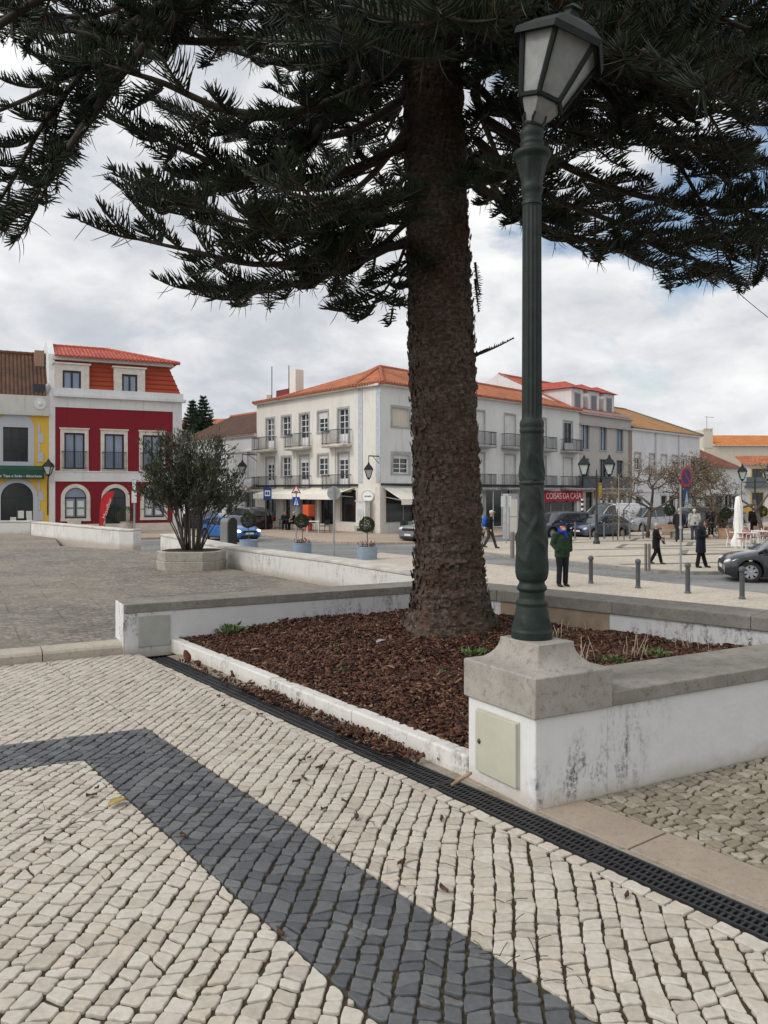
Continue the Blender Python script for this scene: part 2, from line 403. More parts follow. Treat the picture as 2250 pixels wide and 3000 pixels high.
def near_paving():
    pale, dark = Setts(), Setts()
    kf = lambda p: -((p[0]-Q.x)*n2_.x+(p[1]-Q.y)*n2_.y)-.004       # this side of the raised kerb
    cells = [(pale, lambda p: ab(*p)[1]-EDGE, lambda p: B1-ab(*p)[1]),
             (dark, lambda p: ab(*p)[1]-B1, lambda p: B2-ab(*p)[1], lambda p: A1-(ab(*p)[0]-SK*ab(*p)[1])),
             (dark, lambda p: ab(*p)[1]-B1, lambda p: (ab(*p)[0]-SK*ab(*p)[1])-A1, lambda p: A2-(ab(*p)[0]-SK*ab(*p)[1])),
             (pale, lambda p: ab(*p)[1]-B1, lambda p: (ab(*p)[0]-SK*ab(*p)[1])-A2),
             (pale, lambda p: ab(*p)[1]-B2, lambda p: A1-(ab(*p)[0]-SK*ab(*p)[1]))]
    for q in field(-8.0, 3.4, .3, 8.3, R(81.6)):
        cx, cy = q[0]
        if cx > .56*cy+1.4 or cx < -.60*cy-2.9: continue
        for c in cells:
            p = q
            for fn in c[1:]+(kf,):
                p = clip(p, fn)
                if len(p) < 3: break
            if len(p) >= 3: c[0].stone(p)
    a = -2.6
    while a < 6.05:                            # the course along the drain
        L = random.uniform(.07, .11); P = lambda aa, bb: (g0.x+gd.x*aa-gn.x*bb, g0.y+gd.y*aa-gn.y*bb)
        w = EDGE+random.gauss(0, .004)
        p = clip([P(a, .012), P(a+random.gauss(0, .006), w), P(a+L, w), P(a+L, .012)], kf)
        if len(p) >= 3: pale.stone(p)
        a += L
    pale.build('pale_sett_paving', M_PALE); dark.build('dark_sett_band', M_DARK)
    mossy = Setts()
    for q in field(.6, 4.4, 2.2, 5.9, R(118), .068, .064, .012):
        p = q
        for fn in (lambda p: -ab(*p)[1]-.495, lambda p: -((p[0]-Pc.x)*n2_.x+(p[1]-Pc.y)*n2_.y)-.006):
            p = clip(p, fn)
            if len(p) < 3: break
        if len(p) >= 3: mossy.stone(p, gap=.0052)
    mossy.build('mossy_sett_paving', M_MOSSY)
near_paving()

# base sheets: joint sand under the near setts, mossy under the right-hand ones, raised plaza, terrace body
def sheet(name, pts, z, m):
    mb = MB(); mb.face([(p[0], p[1], z) for p in pts]); return struct(mb.build(name, m, keep=True))
P_ = lambda a, b: g0+gd*a+gn*b                 # b to the right of the drain's near edge
kl = Q-d2*14; kl_end = Q+d2*.5
sheet('paving_bed', [P_(-7, 0), P_(5.9, 0), Q, kl, kl+V(0, -16, 0), V(2, -6, 0)], -.0115, M_JOINT)
sheet('mossy_paving_bed', [P_(-7, .2), P_(1.75, .2), Pc+d2*.2, Pc+d2*4.3, V(12, 2, 0), V(12, -6, 0)], -.0115, M_JOINTG)
ke = .25                                       # kerb depth
kb = Q+n2_*ke
mb = MB(); e = [kb+d2*.4-d2*14.5, kb+d2*.4, V(.75, 10.05, 0), V(-2.9, 15.0, 0), V(-5.65, 19.4, 0), V(-8.6, 21.2, 0), V(-11.2, 27.0, 0), V(-40, 21, 0)]
mb.prism([(p.x, p.y) for p in e], ZS-.05, ZP); struct(mb.build('raised_plaza', M_PLAZA, keep=True))
# kerb stones along the plaza
mb = MB(); t = 0
while t < 13:
    L = 1.02 if t else .72
    a, b = Q-d2*(t+.004), Q-d2*(t+L-.004)
    pr = [(0, -.02), (0, .065), (.018, .088), (.06, ZP), (ke-.006, ZP+.002), (ke-.006, -.02)]
    vs = [a+n2_*p[0]+V(0, 0, p[1]) for p in pr]+[b+n2_*p[0]+V(0, 0, p[1]) for p in pr]; n = len(pr)
    mb.add(vs, [tuple(range(n))[::-1], tuple(range(n, 2*n))]+[(i, (i+1) % n, n+(i+1) % n, n+i) for i in range(n)]); t += L
struct(mb.build('plaza_kerb', M_KERB, keep=True))
# pinkish slabs beside the drain, cement strip
mb = MB()
for a0, a1 in ((-3.3, -2.28), (-2.27, -1.28), (-1.27, -.275), (-.265, .715), (.725, 1.8)):
    p = [P_(a0, .205), P_(a1, .205), P_(a1, .488), P_(a0, .488)]; mb.prism([(q.x, q.y) for q in p], -.03, .002)
struct(mb.build('limestone_edging', M_SLAB, keep=True, bevel=.004))
mb = MB(); p = [P_(-4, .166), P_(5.85, .166), P_(5.85, .33), P_(1.7, .26), P_(1.7, .204), P_(-4, .204)]
mb.face([(q.x, q.y, -.003) for q in p]); struct(mb.build('cement_strip', cap_mat('grubby_cement', (.33, .29, .23), (.22, .19, .15), (.10, .085, .07)), keep=True))

# drain grate
M_IRON = plain('black_cast_iron', (.022, .022, .024), .55, .35, 30, 0, .5, .2)
def drain():
    mb = MB(); A0, A1_ = -2.2, 5.88; Wd = .166
    Mx = Matrix.Translation(g0) @ Matrix(((gd.x, gn.x, 0, 0), (gd.y, gn.y, 0, 0), (0, 0, 1, 0), (0, 0, 0, 1)))
    a = A0
    while a < A1_-.1:
        b = min(a+1.0, A1_)
        for i in range(4):
            y = .004+i*(Wd-.008-.010)/3; w = .010
            if i in (0, 3): mb.box(a+.002, b-.002, y-.002 if i == 0 else y, y+w+.002 if i == 3 else y+w, -.05, .001, 0, Mx)
            else: mb.box(a+.012, b-.012, y, y+w, -.03, 0, 0, Mx)
        for i in range(3):
            y0 = .014+i*(Wd-.018)/3; y1 = y0+(Wd-.018)/3-.010
            x = a+.013+(i % 2)*.0125
            while x < b-.012: mb.box(x, x+.0105, y0, y1, -.028, -.0015, 0, Mx); x += .0265
        mb.box(a+.002, a+.012, .008, Wd-.008, -.05, 0, 0, Mx); mb.box(b-.012, b-.002, .008, Wd-.008, -.05, 0, 0, Mx)
        a = b
    o = mb.build('drain_grate', M_IRON); tag(o, 'long black slotted iron drain grate between the cobbles and the flower bed', 'drain grate')
    mb = MB(); mb.box(A0, A1_, 0, Wd, -.16, -.09, 0, Mx); struct(mb.build('drain_channel', plain('drain_silt', (.03, .026, .02), .95), keep=True))
drain()

# ------------------------------------------------------------------ flower bed: walls, pedestal, kerb, mulch
def along(P, d, n):                            # matrix: x along d, y along n, z up
    return Matrix.Translation(P) @ Matrix(((d.x, n.x, 0, 0), (d.y, n.y, 0, 0), (0, 0, 1, 0), (0, 0, 0, 1)))
def coping(mb, M, x0, x1, y0, y1, z0, z1, step=1.1):
    x = x0
    while x < x1-.01:
        e = min(x+step*random.uniform(.85, 1.1), x1)
        if x1-e < .3: e = x1
        mb.box(x+.0015, e-.0015, y0, y1, z0, z1, 0, M); x = e
# wall behind the bed, on the left
M1 = along(Q, d2, n2_); L1 = 3.75
w = thing('garden_wall', 'low white wall with grey coping behind the flower bed, ending in the square pillar by the plaza kerb', 'wall', Q+d2*1.8+n2_*.2, math.atan2(d2.y, d2.x))
mb = MB(); mb.box(0, L1, 0, .40, -.05, .385, 0, M1); mb.box(-.012, 0, -.003, .403, -.05, .468, 0, M1); mb.build('wall_body', M_WHITE, w, bevel=.008, world=True)
mb = MB(); coping(mb, M1, 0.001, L1, -.014, .414, .386, .470, 1.6); mb.build('coping', M_COPE, w, bevel=.006, world=True)
M_METER = plain('grey_painted_steel', (.36, .37, .33), .5, .1, 9)
mb = MB(); x0 = .13; mb.box(x0, x0+.30, -.016, -.001, .055, .345, 0, M1); dr = mb.build('access_door', M_METER, w, bevel=.003, world=True)
mb = MB(); mb.ell((0, 0, 0), .009, 8, 6, 0, M1 @ Matrix.Translation((x0+.05, -.018, .22))); mb.build('knob', plain('dull_brass', (.10, .08, .05), .4, .1, 20, .8), dr)
# far wall on the right
M3 = along(C13-w3*.3, w3, w3n); L3 = 5.6
w = thing('garden_wall', 'low wall with broad grey coping along the street side of the flower bed, behind the lamp post', 'wall', C13+w3*2.4+w3n*.25, math.atan2(w3.y, w3.x))
mb = MB(); mb.box(0, L3, .03, .45, ZS, .355, 0, M3); mb.build('wall_body', M_WHITE, w, world=True, bevel=.008)
mb = MB(); coping(mb, M3, 0, L3, 0, .50, .356, .475, 1.3); mb.build('coping', M_COPE, w, bevel=.008, world=True)
mb = MB(); mb.box(1.2, 2.48, .022, .029, .10, .352, 0, M3); mb.build('tan_panel', plain('tan_stone', (.33, .25, .17), .85, .2, 8), w, world=True)
# near wall on the right with the lamp pedestal
M2 = along(Pc, d2, n2_)
ps = .47
w = thing('garden_wall', 'white mildew-streaked wall with grey coping running right from the lamp pedestal', 'wall', Pc+d2*2.2+n2_*.22, math.atan2(d2.y, d2.x))
mb = MB(); mb.box(ps, 4.1, .006, .44, -.05, .445, 0, M2); mb.build('wall_body', M_WHITE, w, bevel=.006, world=True)
mb = MB(); coping(mb, M2, ps+.022, 4.1, -.012, .47, .446, .522, 1.0); mb.build('coping', M_COPE, w, bevel=.006, world=True)
dp = (Pl-Pc).normalized(); lp = (Pl-Pc).length
MP = Matrix.Translation(Pc) @ Matrix(((d2.x, dp.x, 0, 0), (d2.y, dp.y, 0, 0), (0, 0, 1, 0), (0, 0, 0, 1)))   # x right along wall, y along left face
ZC0, ZC1, ZC2 = .445, .645, .775
ped = thing('lamp_pedestal', 'square white pedestal with a curved grey stone cap carrying the lamp post', 'pedestal', MP @ V(ps/2, lp/2, 0), math.atan2(d2.y, d2.x))
mb = MB(); mb.box(0, ps-.001, 0, lp, -.05, ZC0, 0, MP); mb.build('pedestal_body', M_WHITE, ped, bevel=.007, world=True)
mb = MB(); o = .018
rings = [(-o, ZC0+.001), (-o, ZC1)]
for i in range(9):
    a = i/8*math.pi/2; rings.append((-o+.012+.115*(1-math.cos(a)) , ZC1+.004+(ZC2-ZC1-.004)*math.sin(a)) if False else (-o+.01+.125*math.sin(a)**1.0, ZC1+.004+(ZC2-ZC1-.004)*(1-math.cos(a))))
vs = []
for (i_, z) in rings: vs += [(i_, i_, z), (ps-i_, i_, z), (ps-i_, lp-i_, z), (i_, lp-i_, z)]
nr = len(rings)
mb.add(vs, [(3, 2, 1, 0), tuple(range(4*nr-4, 4*nr))]+[(4*r+j, 4*r+(j+1) % 4, 4*r+4+(j+1) % 4, 4*r+4+j) for r in range(nr-1) for j in range(4)], 0, MP)
mb.build('stone_cap', M_CAP, ped, smooth=30, bevel=.006, world=True)
M_CREAM = plain('cream_painted_steel', (.45, .44, .35), .45, .07, 7)
ML = MP @ Matrix(((0, 1, 0, 0), (1, 0, 0, 0), (0, 0, 1, 0), (0, 0, 0, 1)))    # x along the left face from the corner, y to the right
mb = MB(); mb.box(.118, .44, -.024, -.001, .075, .395, 0, ML); mb.box(.112, .446, -.006, 0.0, .068, .402, 0, ML)
ad = mb.build('access_door', M_CREAM, ped, bevel=.004, world=True)
mb = MB(); mb.ell((.405, -.026, .235), (.012, .008, .014), 10, 8, 0, ML); mb.build('knob', plain('tarnished_knob', (.09, .085, .07), .4, .1, 20, .7), ad, world=False)
ad.children[0].data.transform((Matrix.Translation(ped.location) @ ped.rotation_euler.to_matrix().to_4x4()).inverted())
# kerb at the foot of the bed
cA, cB = Pl+d1*.0+gn*.0, G(488, 1898); kd = (cB-cA).normalized(); kn = V(kd.y, -kd.x, 0)
MK = along(cA, kd, kn); LK = (cB-cA).length+.32
mb = MB(); x = 0
while x < LK-.01:
    e_ = min(x+random.uniform(.7, 1.2), LK); h = random.uniform(.104, .116)
    if LK-e_ < .3: e_ = LK
    mb.box(x+.001, e_-.001, .0, .10, -.03, h, 0, MK); x = e_
tag(mb.build('bed_kerb', M_WHITE2, smooth=0, bevel=.012), 'whitewashed low kerb with chipped edges holding back the bark mulch', 'kerb')

# soil and bark
BED = [cA+kn*.09, cB+kn*.09+kd*.2, C13+V(-.05, .05, 0), C23+V(0, .1, 0), Pc+d2*.3+n2_*.35]
def soil_z(x, y):
    r2 = (x-TREE.x)**2+(y-TREE.y)**2
    dk = (x-cA.x)*kn.x+(y-cA.y)*kn.y
    return .088+.09*min(1, max(0, dk)/1.6)+.10*np.exp(-r2/.55)+min(1, max(0, dk-.08)/.35)*(.018*math.sin(3.1*x+1.3*y)+.014*math.sin(5.7*y-2.2*x+1)+.008*math.sin(13*x)*math.sin(11*y))
inside = lambda x, y: ((x-cA.x)*kn.x+(y-cA.y)*kn.y > .085 and (x-Q.x)*n2_.x+(y-Q.y)*n2_.y < 0.02 and (x-C13.x)*w3n.x+(y-C13.y)*w3n.y < .06
                       and (x-Pc.x)*n2_.x+(y-Pc.y)*n2_.y > .40-(.0 if (x-Pc.x)*d2.x+(y-Pc.y)*d2.y > .3 else .38))
def soil():
    mb = MB(); nx = 70; xs = np.linspace(-2.6, 4.5, nx); ys = np.linspace(3.9, 9.6, nx)
    idx = {}
    for i, x in enumerate(xs):
        for j, y in enumerate(ys):
            idx[i, j] = len(mb.v); mb.v.append(Vector((x, y, soil_z(x, y))))
    for i in range(nx-1):
        for j in range(nx-1):
            c = [(xs[i]+xs[i+1])/2, (ys[j]+ys[j+1])/2]
            dk = (c[0]-cA.x)*kn.x+(c[1]-cA.y)*kn.y; d2_ = (c[0]-Pc.x)*n2_.x+(c[1]-Pc.y)*n2_.y
            if dk > .075 and (c[0]-Q.x)*n2_.x+(c[1]-Q.y)*n2_.y < .12 and (c[0]-C13.x)*w3n.x+(c[1]-C13.y)*w3n.y < .12 and d2_ > .15:
                mb.f.append([idx[i, j], idx[i+1, j], idx[i+1, j+1], idx[i, j+1]]); mb.m.append(0); mb.uv.append(None)
    for q in ([cA+kn*.02, Pc+d2*.25+n2_*.2, C23, C13, cB+kn*.02+kd*.25],): mb.face([(p.x, p.y, .05) for p in q])
    k = Nodes('dark_humus'); k.bump(k.noise(40, 5), .6, .02)
    struct(mb.build('soil', k.done(k.mix(k.noise(18, 6, .7), (.018, .010, .007), (.055, .03, .02)), .95, 0, .2), keep=True, smooth=180))
soil()
def chips(name, pts, zs, lmin, lmax, m, tilt=.35, loc=None):
    n = len(pts); r = RNG
    L = r.uniform(lmin, lmax, n)*r.choice([1, 1, 1, 1.7], n)/2; Wd = L*r.uniform(.22, .55, n); T = r.uniform(.002, .006, n)
    az = r.uniform(0, 2*np.pi, n); ti = r.normal(0, tilt, n); tr = r.normal(0, tilt, n)
    u = np.stack([np.cos(az)*np.cos(ti), np.sin(az)*np.cos(ti), np.sin(ti)], 1)
    w_ = np.stack([-np.sin(az)*np.cos(tr), np.cos(az)*np.cos(tr), np.sin(tr)], 1); nn = np.cross(u, w_)
    c = np.stack([pts[:, 0], pts[:, 1], zs+.006+r.uniform(0, .02, n)], 1)
    sg = [(-1, -1), (1, -.7), (1, .8), (-1, 1)]; V8 = []
    for k in (-1, 1):
        for (a, b) in sg:
            ja, jb = r.uniform(.65, 1.1, n), r.uniform(.6, 1.15, n)
            bend = (a*a*.0)
            V8.append(c+u*(L*a*ja)[:, None]+w_*(Wd*b*jb)[:, None]+nn*(T*k)[:, None])
    v = np.stack(V8, 1).reshape(-1, 3); base = np.arange(n)[:, None, None]*8
    fq = np.array([(3, 2, 1, 0), (4, 5, 6, 7), (0, 1, 5, 4), (1, 2, 6, 5), (2, 3, 7, 6), (3, 0, 4, 7)])[None]
    return from_arrays(name, v, (base+fq).reshape(-1, 4), m, loc=loc)
M_BARK = island_mat('bark_mulch', [(0, (.020, .010, .007)), (.3, (.068, .026, .014)), (.65, (.14, .054, .028)), (.9, (.21, .098, .055)), (1, (.34, .22, .14))], .8, 60, .4, .3)
def mulch():
    P = []
    while len(P) < 36000:
        x, y = random.uniform(-2.5, 4.4), random.uniform(4.1, 9.5)
        if inside(x, y) and random.random() < min(1.0, (6.2/y)**1.5): P.append((x, y))
    P = np.array(P); Z = np.array([soil_z(x, y) for x, y in P])
    tag(chips('bark_mulch', P, Z, .012, .046, M_BARK), 'reddish brown bark chips covering the flower bed round the tree', 'mulch', kind='stuff')
mulch()
# ------------------------------------------------------------------ the big conifer
def bark():
    k = Nodes('scaly_bark')
    v = k.map((1, 1, .45)); rg = k.noise(22, 6, .75, k.map((1, 1, 1.6))); fl = k.vor(26, 'F1', v); big = k.noise(3.2, 4)
    c = k.ramp(rg, (.30, (.030, .023, .019)), (.46, (.088, .066, .052)), (.58, (.17, .13, .104)), (.72, (.31, .255, .21)))
    c = k.mix(k.ramp(big, (.42, 0.0), (.62, .55)), c, (.085, .042, .026))
    c = k.mix(k.ramp(k.noise(2.0, 5, .7, k.map((1, 1, .6))), (.54, 0.0), (.68, .45)), c, (.06, .07, .05)); c = k.mix(k.ramp(k.noise(3.0, 6, .7, k.map((1.2, 1.2, 9))), (.60, 0.0), (.70, .6)), c, (.21, .18, .15))
    k.bump(k.math('ADD', k.math('MULTIPLY', fl, 1.2), rg), .9, .03); return k.done(c, .95, 0, .15)
M_TRUNK = bark()
def foliage(name, a, b, c_, d=None, tip=None):
    k = Nodes(name); g = k.n('ShaderNodeNewGeometry')
    c = k.ramp(g.outputs['Random Per Island'], (0, a), (.5, b), (1, c_))
    c = k.mix(k.ramp(k.noise(.8, 3), (.35, .0), (.65, .5)), c, d or a)
    if tip: c = k.mix(k.ramp(g.outputs['Random Per Island'], (.955, 0.0), (.96, 1.0)), c, tip)
    m = k.done(c, .55, 0, .35); return m
M_NEEDLE = foliage('dark_conifer_cords', (.007, .012, .006), (.012, .019, .008), (.026, .038, .014), (.020, .032, .012), (.075, .045, .022))
M_TWIG = plain('brown_conifer_limb', (.05, .038, .028), .9, .3, 20, bump=.4)
def trunk_axis(z):
    t = (z-.2)/4.0
    return V(TREE.x-.135*(z-.9)/4.0 if z > .2 else TREE.x+.02, TREE.y+.01*t, z)
def trunk_r(z):
    b = .300 if z < 3 else .300-.012*(z-3)
    return max(.05, b)+.25*math.exp(-max(0, z-.10)/.20)+.045*math.exp(-max(0, z-.1)/.8)
conifer = thing('conifer_tree', 'tall dark conifer with scaly trunk and drooping cord-like sprays in the bark bed', 'tree', V(TREE.x, TREE.y, .15))
LOCT = conifer.location.copy()
def make_trunk():
    nz, na = 420, 150; zs = np.concatenate([np.linspace(.05, 1.0, 120), np.linspace(1.01, 6.8, 270), np.linspace(6.9, 13, 30)])
    rng = np.random.default_rng(3)
    def vnoise(a, b):                          # smooth periodic value noise on the bark
        g = rng.normal(0, 1, (b, a)); 
        A = np.linspace(0, a, na, endpoint=False); B = np.linspace(0, b-1.001, nz)
        i0 = A.astype(int) % a; i1 = (i0+1) % a; fa = A-A.astype(int); j0 = B.astype(int); j1 = j0+1; fb = B-j0
        fa = fa*fa*(3-2*fa); fb = fb*fb*(3-2*fb)
        return ((g[j0][:, i0]*(1-fa)+g[j0][:, i1]*fa)*(1-fb)[:, None]+(g[j1][:, i0]*(1-fa)+g[j1][:, i1]*fa)*fb[:, None])
    d = .010*vnoise(9, 60)+.007*vnoise(30, 150)+.006*np.maximum(0, vnoise(60, 260))+.007*np.abs(vnoise(75, 380))
    ring = .006*np.sin(zs*38+np.sin(zs*7)*2)[:, None]
    th = np.linspace(0, 2*np.pi, na, endpoint=False)
    root = .12*np.maximum(0, np.sin(5*th+.6)+.35*np.sin(9*th+2))[None, :]*np.exp(-np.maximum(0, zs-.12)/.16)[:, None]
    Rr = np.array([trunk_r(z) for z in zs])[:, None]+d+ring+root
    ax = np.array([trunk_axis(z) for z in zs])
    v = np.stack([ax[:, 0:1]+Rr*np.cos(th), ax[:, 1:2]+Rr*np.sin(th), np.repeat(zs[:, None], na, 1)], -1).reshape(-1, 3)
    i = np.arange(nz-1)[:, None]*na; j = np.arange(na)[None, :]; jn = (j+1) % na
    q = np.stack([i+j, i+jn, i+na+jn, i+na+j], -1).reshape(-1, 4)
    # loose bark scales that break the outline
    n = 5200; zz = rng.uniform(.12, 6.6, n); t = rng.uniform(0, 2*np.pi, n)
    rr = np.interp(zz, zs, Rr.mean(1))+rng.uniform(-.004, .012, n)
    c = np.stack([np.interp(zz, zs, ax[:, 0])+rr*np.cos(t), np.interp(zz, zs, ax[:, 1])+rr*np.sin(t), zz], 1)
    out = np.stack([np.cos(t), np.sin(t), 0*t], 1); tan = np.stack([-np.sin(t), np.cos(t), 0*t], 1); up = np.array([0, 0, 1.])
    s = rng.uniform(.012, .034, n)[:, None]; tl = rng.uniform(-.2, .8, n)[:, None]
    qd = [c-tan*s-up*s*.8, c+tan*s*.9-up*s*rng.uniform(.5, 1, (n, 1))+out*s*.3, c+tan*s+up*s*.7+out*s*tl, c-tan*s*.8+up*s*.9+out*s*tl*.8]
    v2 = np.stack(qd, 1).reshape(-1, 3); q2 = (np.arange(n)[:, None]*4+np.arange(4)[None])+len(v)
    o = from_arrays('trunk', np.concatenate([v, v2])-np.array(LOCT), np.concatenate([q, q2]), M_TRUNK, conifer, True)
make_trunk()

class Sprays:
    """fronds of a Norfolk-pine kind: a twig with two combs of curved cords, collected into one crown"""
    def __init__(s): s.v = []; s.q = []; s.n = 0; s.tv = MB()
    def cords(s, base, d1_, d2_, L, r):
        """n curved tapering three-sided cords: base, start and end directions, length, radius"""
        n = len(base); K = 5; t = np.linspace(0, 1, K)[None, :, None]
        p = base[:, None]+L[:, None, None]*(d1_[:, None]*t+(d2_-d1_)[:, None]*t*t*.5)
        tan = d1_+d2_; tan /= np.linalg.norm(tan, axis=1, keepdims=True)+1e-9
        ref = np.where(np.abs(tan[:, 2:3]) > .9, np.array([[1., 0, 0]]), np.array([[0, 0, 1.]]))
        a = np.cross(tan, ref); a /= np.linalg.norm(a, axis=1, keepdims=True)+1e-9; b = np.cross(tan, a)
        rad = r[:, None]*np.array([.85, 1.0, 1.0, .85, .25])[None]
        vs = []
        for j in range(3):
            w = 2*math.pi*j/3; vs.append(p+(a*math.cos(w)+b*math.sin(w))[:, None]*rad[..., None])
        v = np.stack(vs, 2).reshape(-1, 3)     # n,K,3ring
        i = (np.arange(n)*K*3)[:, None, None]+(np.arange(K-1)*3)[None, :, None]; j = np.arange(3)[None, None]; jn = (j+1) % 3
        q = np.stack([i+j, i+jn, i+3+jn, i+3+j], -1).reshape(-1, 4)+s.n
        s.v.append(v); s.q.append(q); s.n += len(v)
    def frond(s, p0, p1, sag=.1, lift=.12, clen=.23, step=.025, rad=.0064, roll=0.0, base=.0, droopers=.16, rng=RNG):
        p0, p1 = np.array(p0, float), np.array(p1, float); L = np.linalg.norm(p1-p0)
        if L < .05: return
        pm = (p0+p1)/2+np.array([0, 0, -sag*L]); pe = p1+np.array([0, 0, lift*L]); pm += rng.normal(0, .03*L, 3)
        m = max(4, int(L*(1-base)/step)); t = np.linspace(base, 1, m)
        pt = ((1-t)**2)[:, None]*p0+(2*t*(1-t))[:, None]*pm+(t*t)[:, None]*pe
        tg = (2*(1-t))[:, None]*(pm-p0)+(2*t)[:, None]*(pe-pm); tg /= np.linalg.norm(tg, axis=1, keepdims=True)
        up = np.array([0, 0, 1.]); sd_ = np.cross(tg, up); sd_ /= np.linalg.norm(sd_, axis=1, keepdims=True)+1e-9
        un = np.cross(sd_, tg)
        if roll: sd_, un = sd_*math.cos(roll)+un*math.sin(roll), un*math.cos(roll)-sd_*math.sin(roll)
        k = np.clip(np.minimum(.45+2.2*(t-base)/(1-base+1e-6), 1.0), 0, 1)*np.clip(1.12-.75*np.maximum(0, t-.45)/.55, .3, 1)
        B, D1, D2, LL, RR = [], [], [], [], []
        for sg in (-1, 1):
            for lay in (0, 1):
                el = rng.normal(.34 if lay == 0 else .78, .14, m)[:, None]; fw = rng.normal(.50, .12, m)[:, None]
                a = sd_*sg*np.cos(el)+un*np.sin(el)+tg*fw*.75; a /= np.linalg.norm(a, axis=1, keepdims=True)
                e = a*.8+tg*.75+un*.30+up*.40+rng.normal(0, .16, (m, 3)); e /= np.linalg.norm(e, axis=1, keepdims=True)
                B.append(pt+rng.normal(0, .003, (m, 3))); D1.append(a); D2.append(e)
                LL.append(clen*k*rng.uniform(.72, 1.15, m)*(1 if lay == 0 else .8)); RR.append(rad*rng.uniform(.8, 1.2, m))
        nd = rng.random(m) < droopers
        if nd.any():
            a = -un[nd]*.8+tg[nd]*.3+rng.normal(0, .25, (nd.sum(), 3)); e = a+tg[nd]*.5+rng.normal(0, .35, (nd.sum(), 3))
            a /= np.linalg.norm(a, axis=1, keepdims=True); e /= np.linalg.norm(e, axis=1, keepdims=True)
            B.append(pt[nd]); D1.append(a); D2.append(e); LL.append(clen*rng.uniform(.5, 1.0, nd.sum())); RR.append(np.full(nd.sum(), rad*.55))
        # a plume of cords at the tip
        nt = 7; a = tg[-1]+rng.normal(0, .33, (nt, 3)); a /= np.linalg.norm(a, axis=1, keepdims=True); e = a+up*.3
        e /= np.linalg.norm(e, axis=1, keepdims=True)
        B.append(np.repeat(pt[-1:], nt, 0)); D1.append(a); D2.append(e); LL.append(clen*.5*rng.uniform(.6, 1.1, nt)); RR.append(np.full(nt, rad))
        s.cords(*[np.concatenate(x) for x in (B, D1, D2, LL, RR)])
        tt = np.linspace(0, 1, 7); q = ((1-tt)**2)[:, None]*p0+(2*tt*(1-tt))[:, None]*pm+(tt*tt)[:, None]*pe
        s.tv.tube([Vector(x) for x in q], [.013*(1-.6*x) for x in tt], 5)
SPR = Sprays()
def catmull(P, n):
    P = [np.array(p, float) for p in P]; P = [2*P[0]-P[1]]+P+[2*P[-1]-P[-2]]; out = []
    seg = len(P)-3
    for i in range(n):
        x = i/(n-1)*seg; k = min(int(x), seg-1); t = x-k; a, b, c, d = P[k:k+4]
        out.append(.5*((2*b)+(-a+c)*t+(2*a-5*b+4*c-d)*t*t+(-a+3*b-3*c+d)*t**3))
    return np.array(out)
def bough(P, r0=.045, f0=.25, spacing=.17, fl=(.85, .5), coarse=1.0, spread=1.0, both=True, up=0.0, clen=.23, rng=RNG):
    """a limb with side fronds in a roughly level plane and one at its end"""
    pts = catmull(P, 24); n = len(pts)
    SPR.tv.tube([Vector(p) for p in pts], [r0*(1-.72*i/(n-1)) for i in range(n)], 7)
    seg = np.linalg.norm(np.diff(pts, axis=0), axis=1); cum = np.concatenate([[0], np.cumsum(seg)]); T = cum[-1]
    d = f0*T; sgn = 1
    while d < T:
        i = min(np.searchsorted(cum, d), n-1); p = pts[i]; tg = pts[min(i+1, n-1)]-pts[max(i-1, 0)]; tg /= np.linalg.norm(tg)
        sd_ = np.cross(tg, [0, 0, 1.]); sd_ /= np.linalg.norm(sd_)+1e-9
        f = d/T; L = (fl[0]+(fl[1]-fl[0])*f)*rng.choice([.5, .75, 1, 1.2])*rng.uniform(.85, 1.15)
        dr = tg*rng.uniform(.45, .95)+sd_*sgn*spread*rng.uniform(.6, 1.1)+np.array([0, 0, rng.normal(up-.10, .22)])
        dr /= np.linalg.norm(dr)
        SPR.frond(p, p+dr*L, sag=rng.uniform(.02, .18), lift=rng.uniform(-.05, .28), clen=clen*rng.uniform(.75, 1.25), step=.025*coarse, rad=.0064*(coarse**.7), roll=rng.normal(0, .4), base=.08)
        d += spacing*rng.uniform(.5, 1.5)*.56*max(1, coarse*.8); sgn = -sgn if both else sgn
    tg = pts[-1]-pts[-3]; tg /= np.linalg.norm(tg)
    SPR.frond(pts[-1], pts[-1]+tg*fl[1]*1.1, clen=clen, step=.025*coarse, rad=.0064*(coarse**.7), base=0)
YT = TREE.y
def B(*a, **k):
    a = list(a); u, v, dy = a[0]; up_ = k.pop('rise', 150); a[0] = (u, v-up_, dy); u, v, dy = a[1]; a[1] = (u, v-up_*.25, dy)
    if a[0][0] < 1300: k['spacing'] = k.get('spacing', .17)*(1.35 if a[-1][1] > 300 else 1.75)
    k['f0'] = min(k.get('f0', .2), .3)*.7
    bough([PX(u, v, YT+dy) for (u, v, dy) in a], **k)
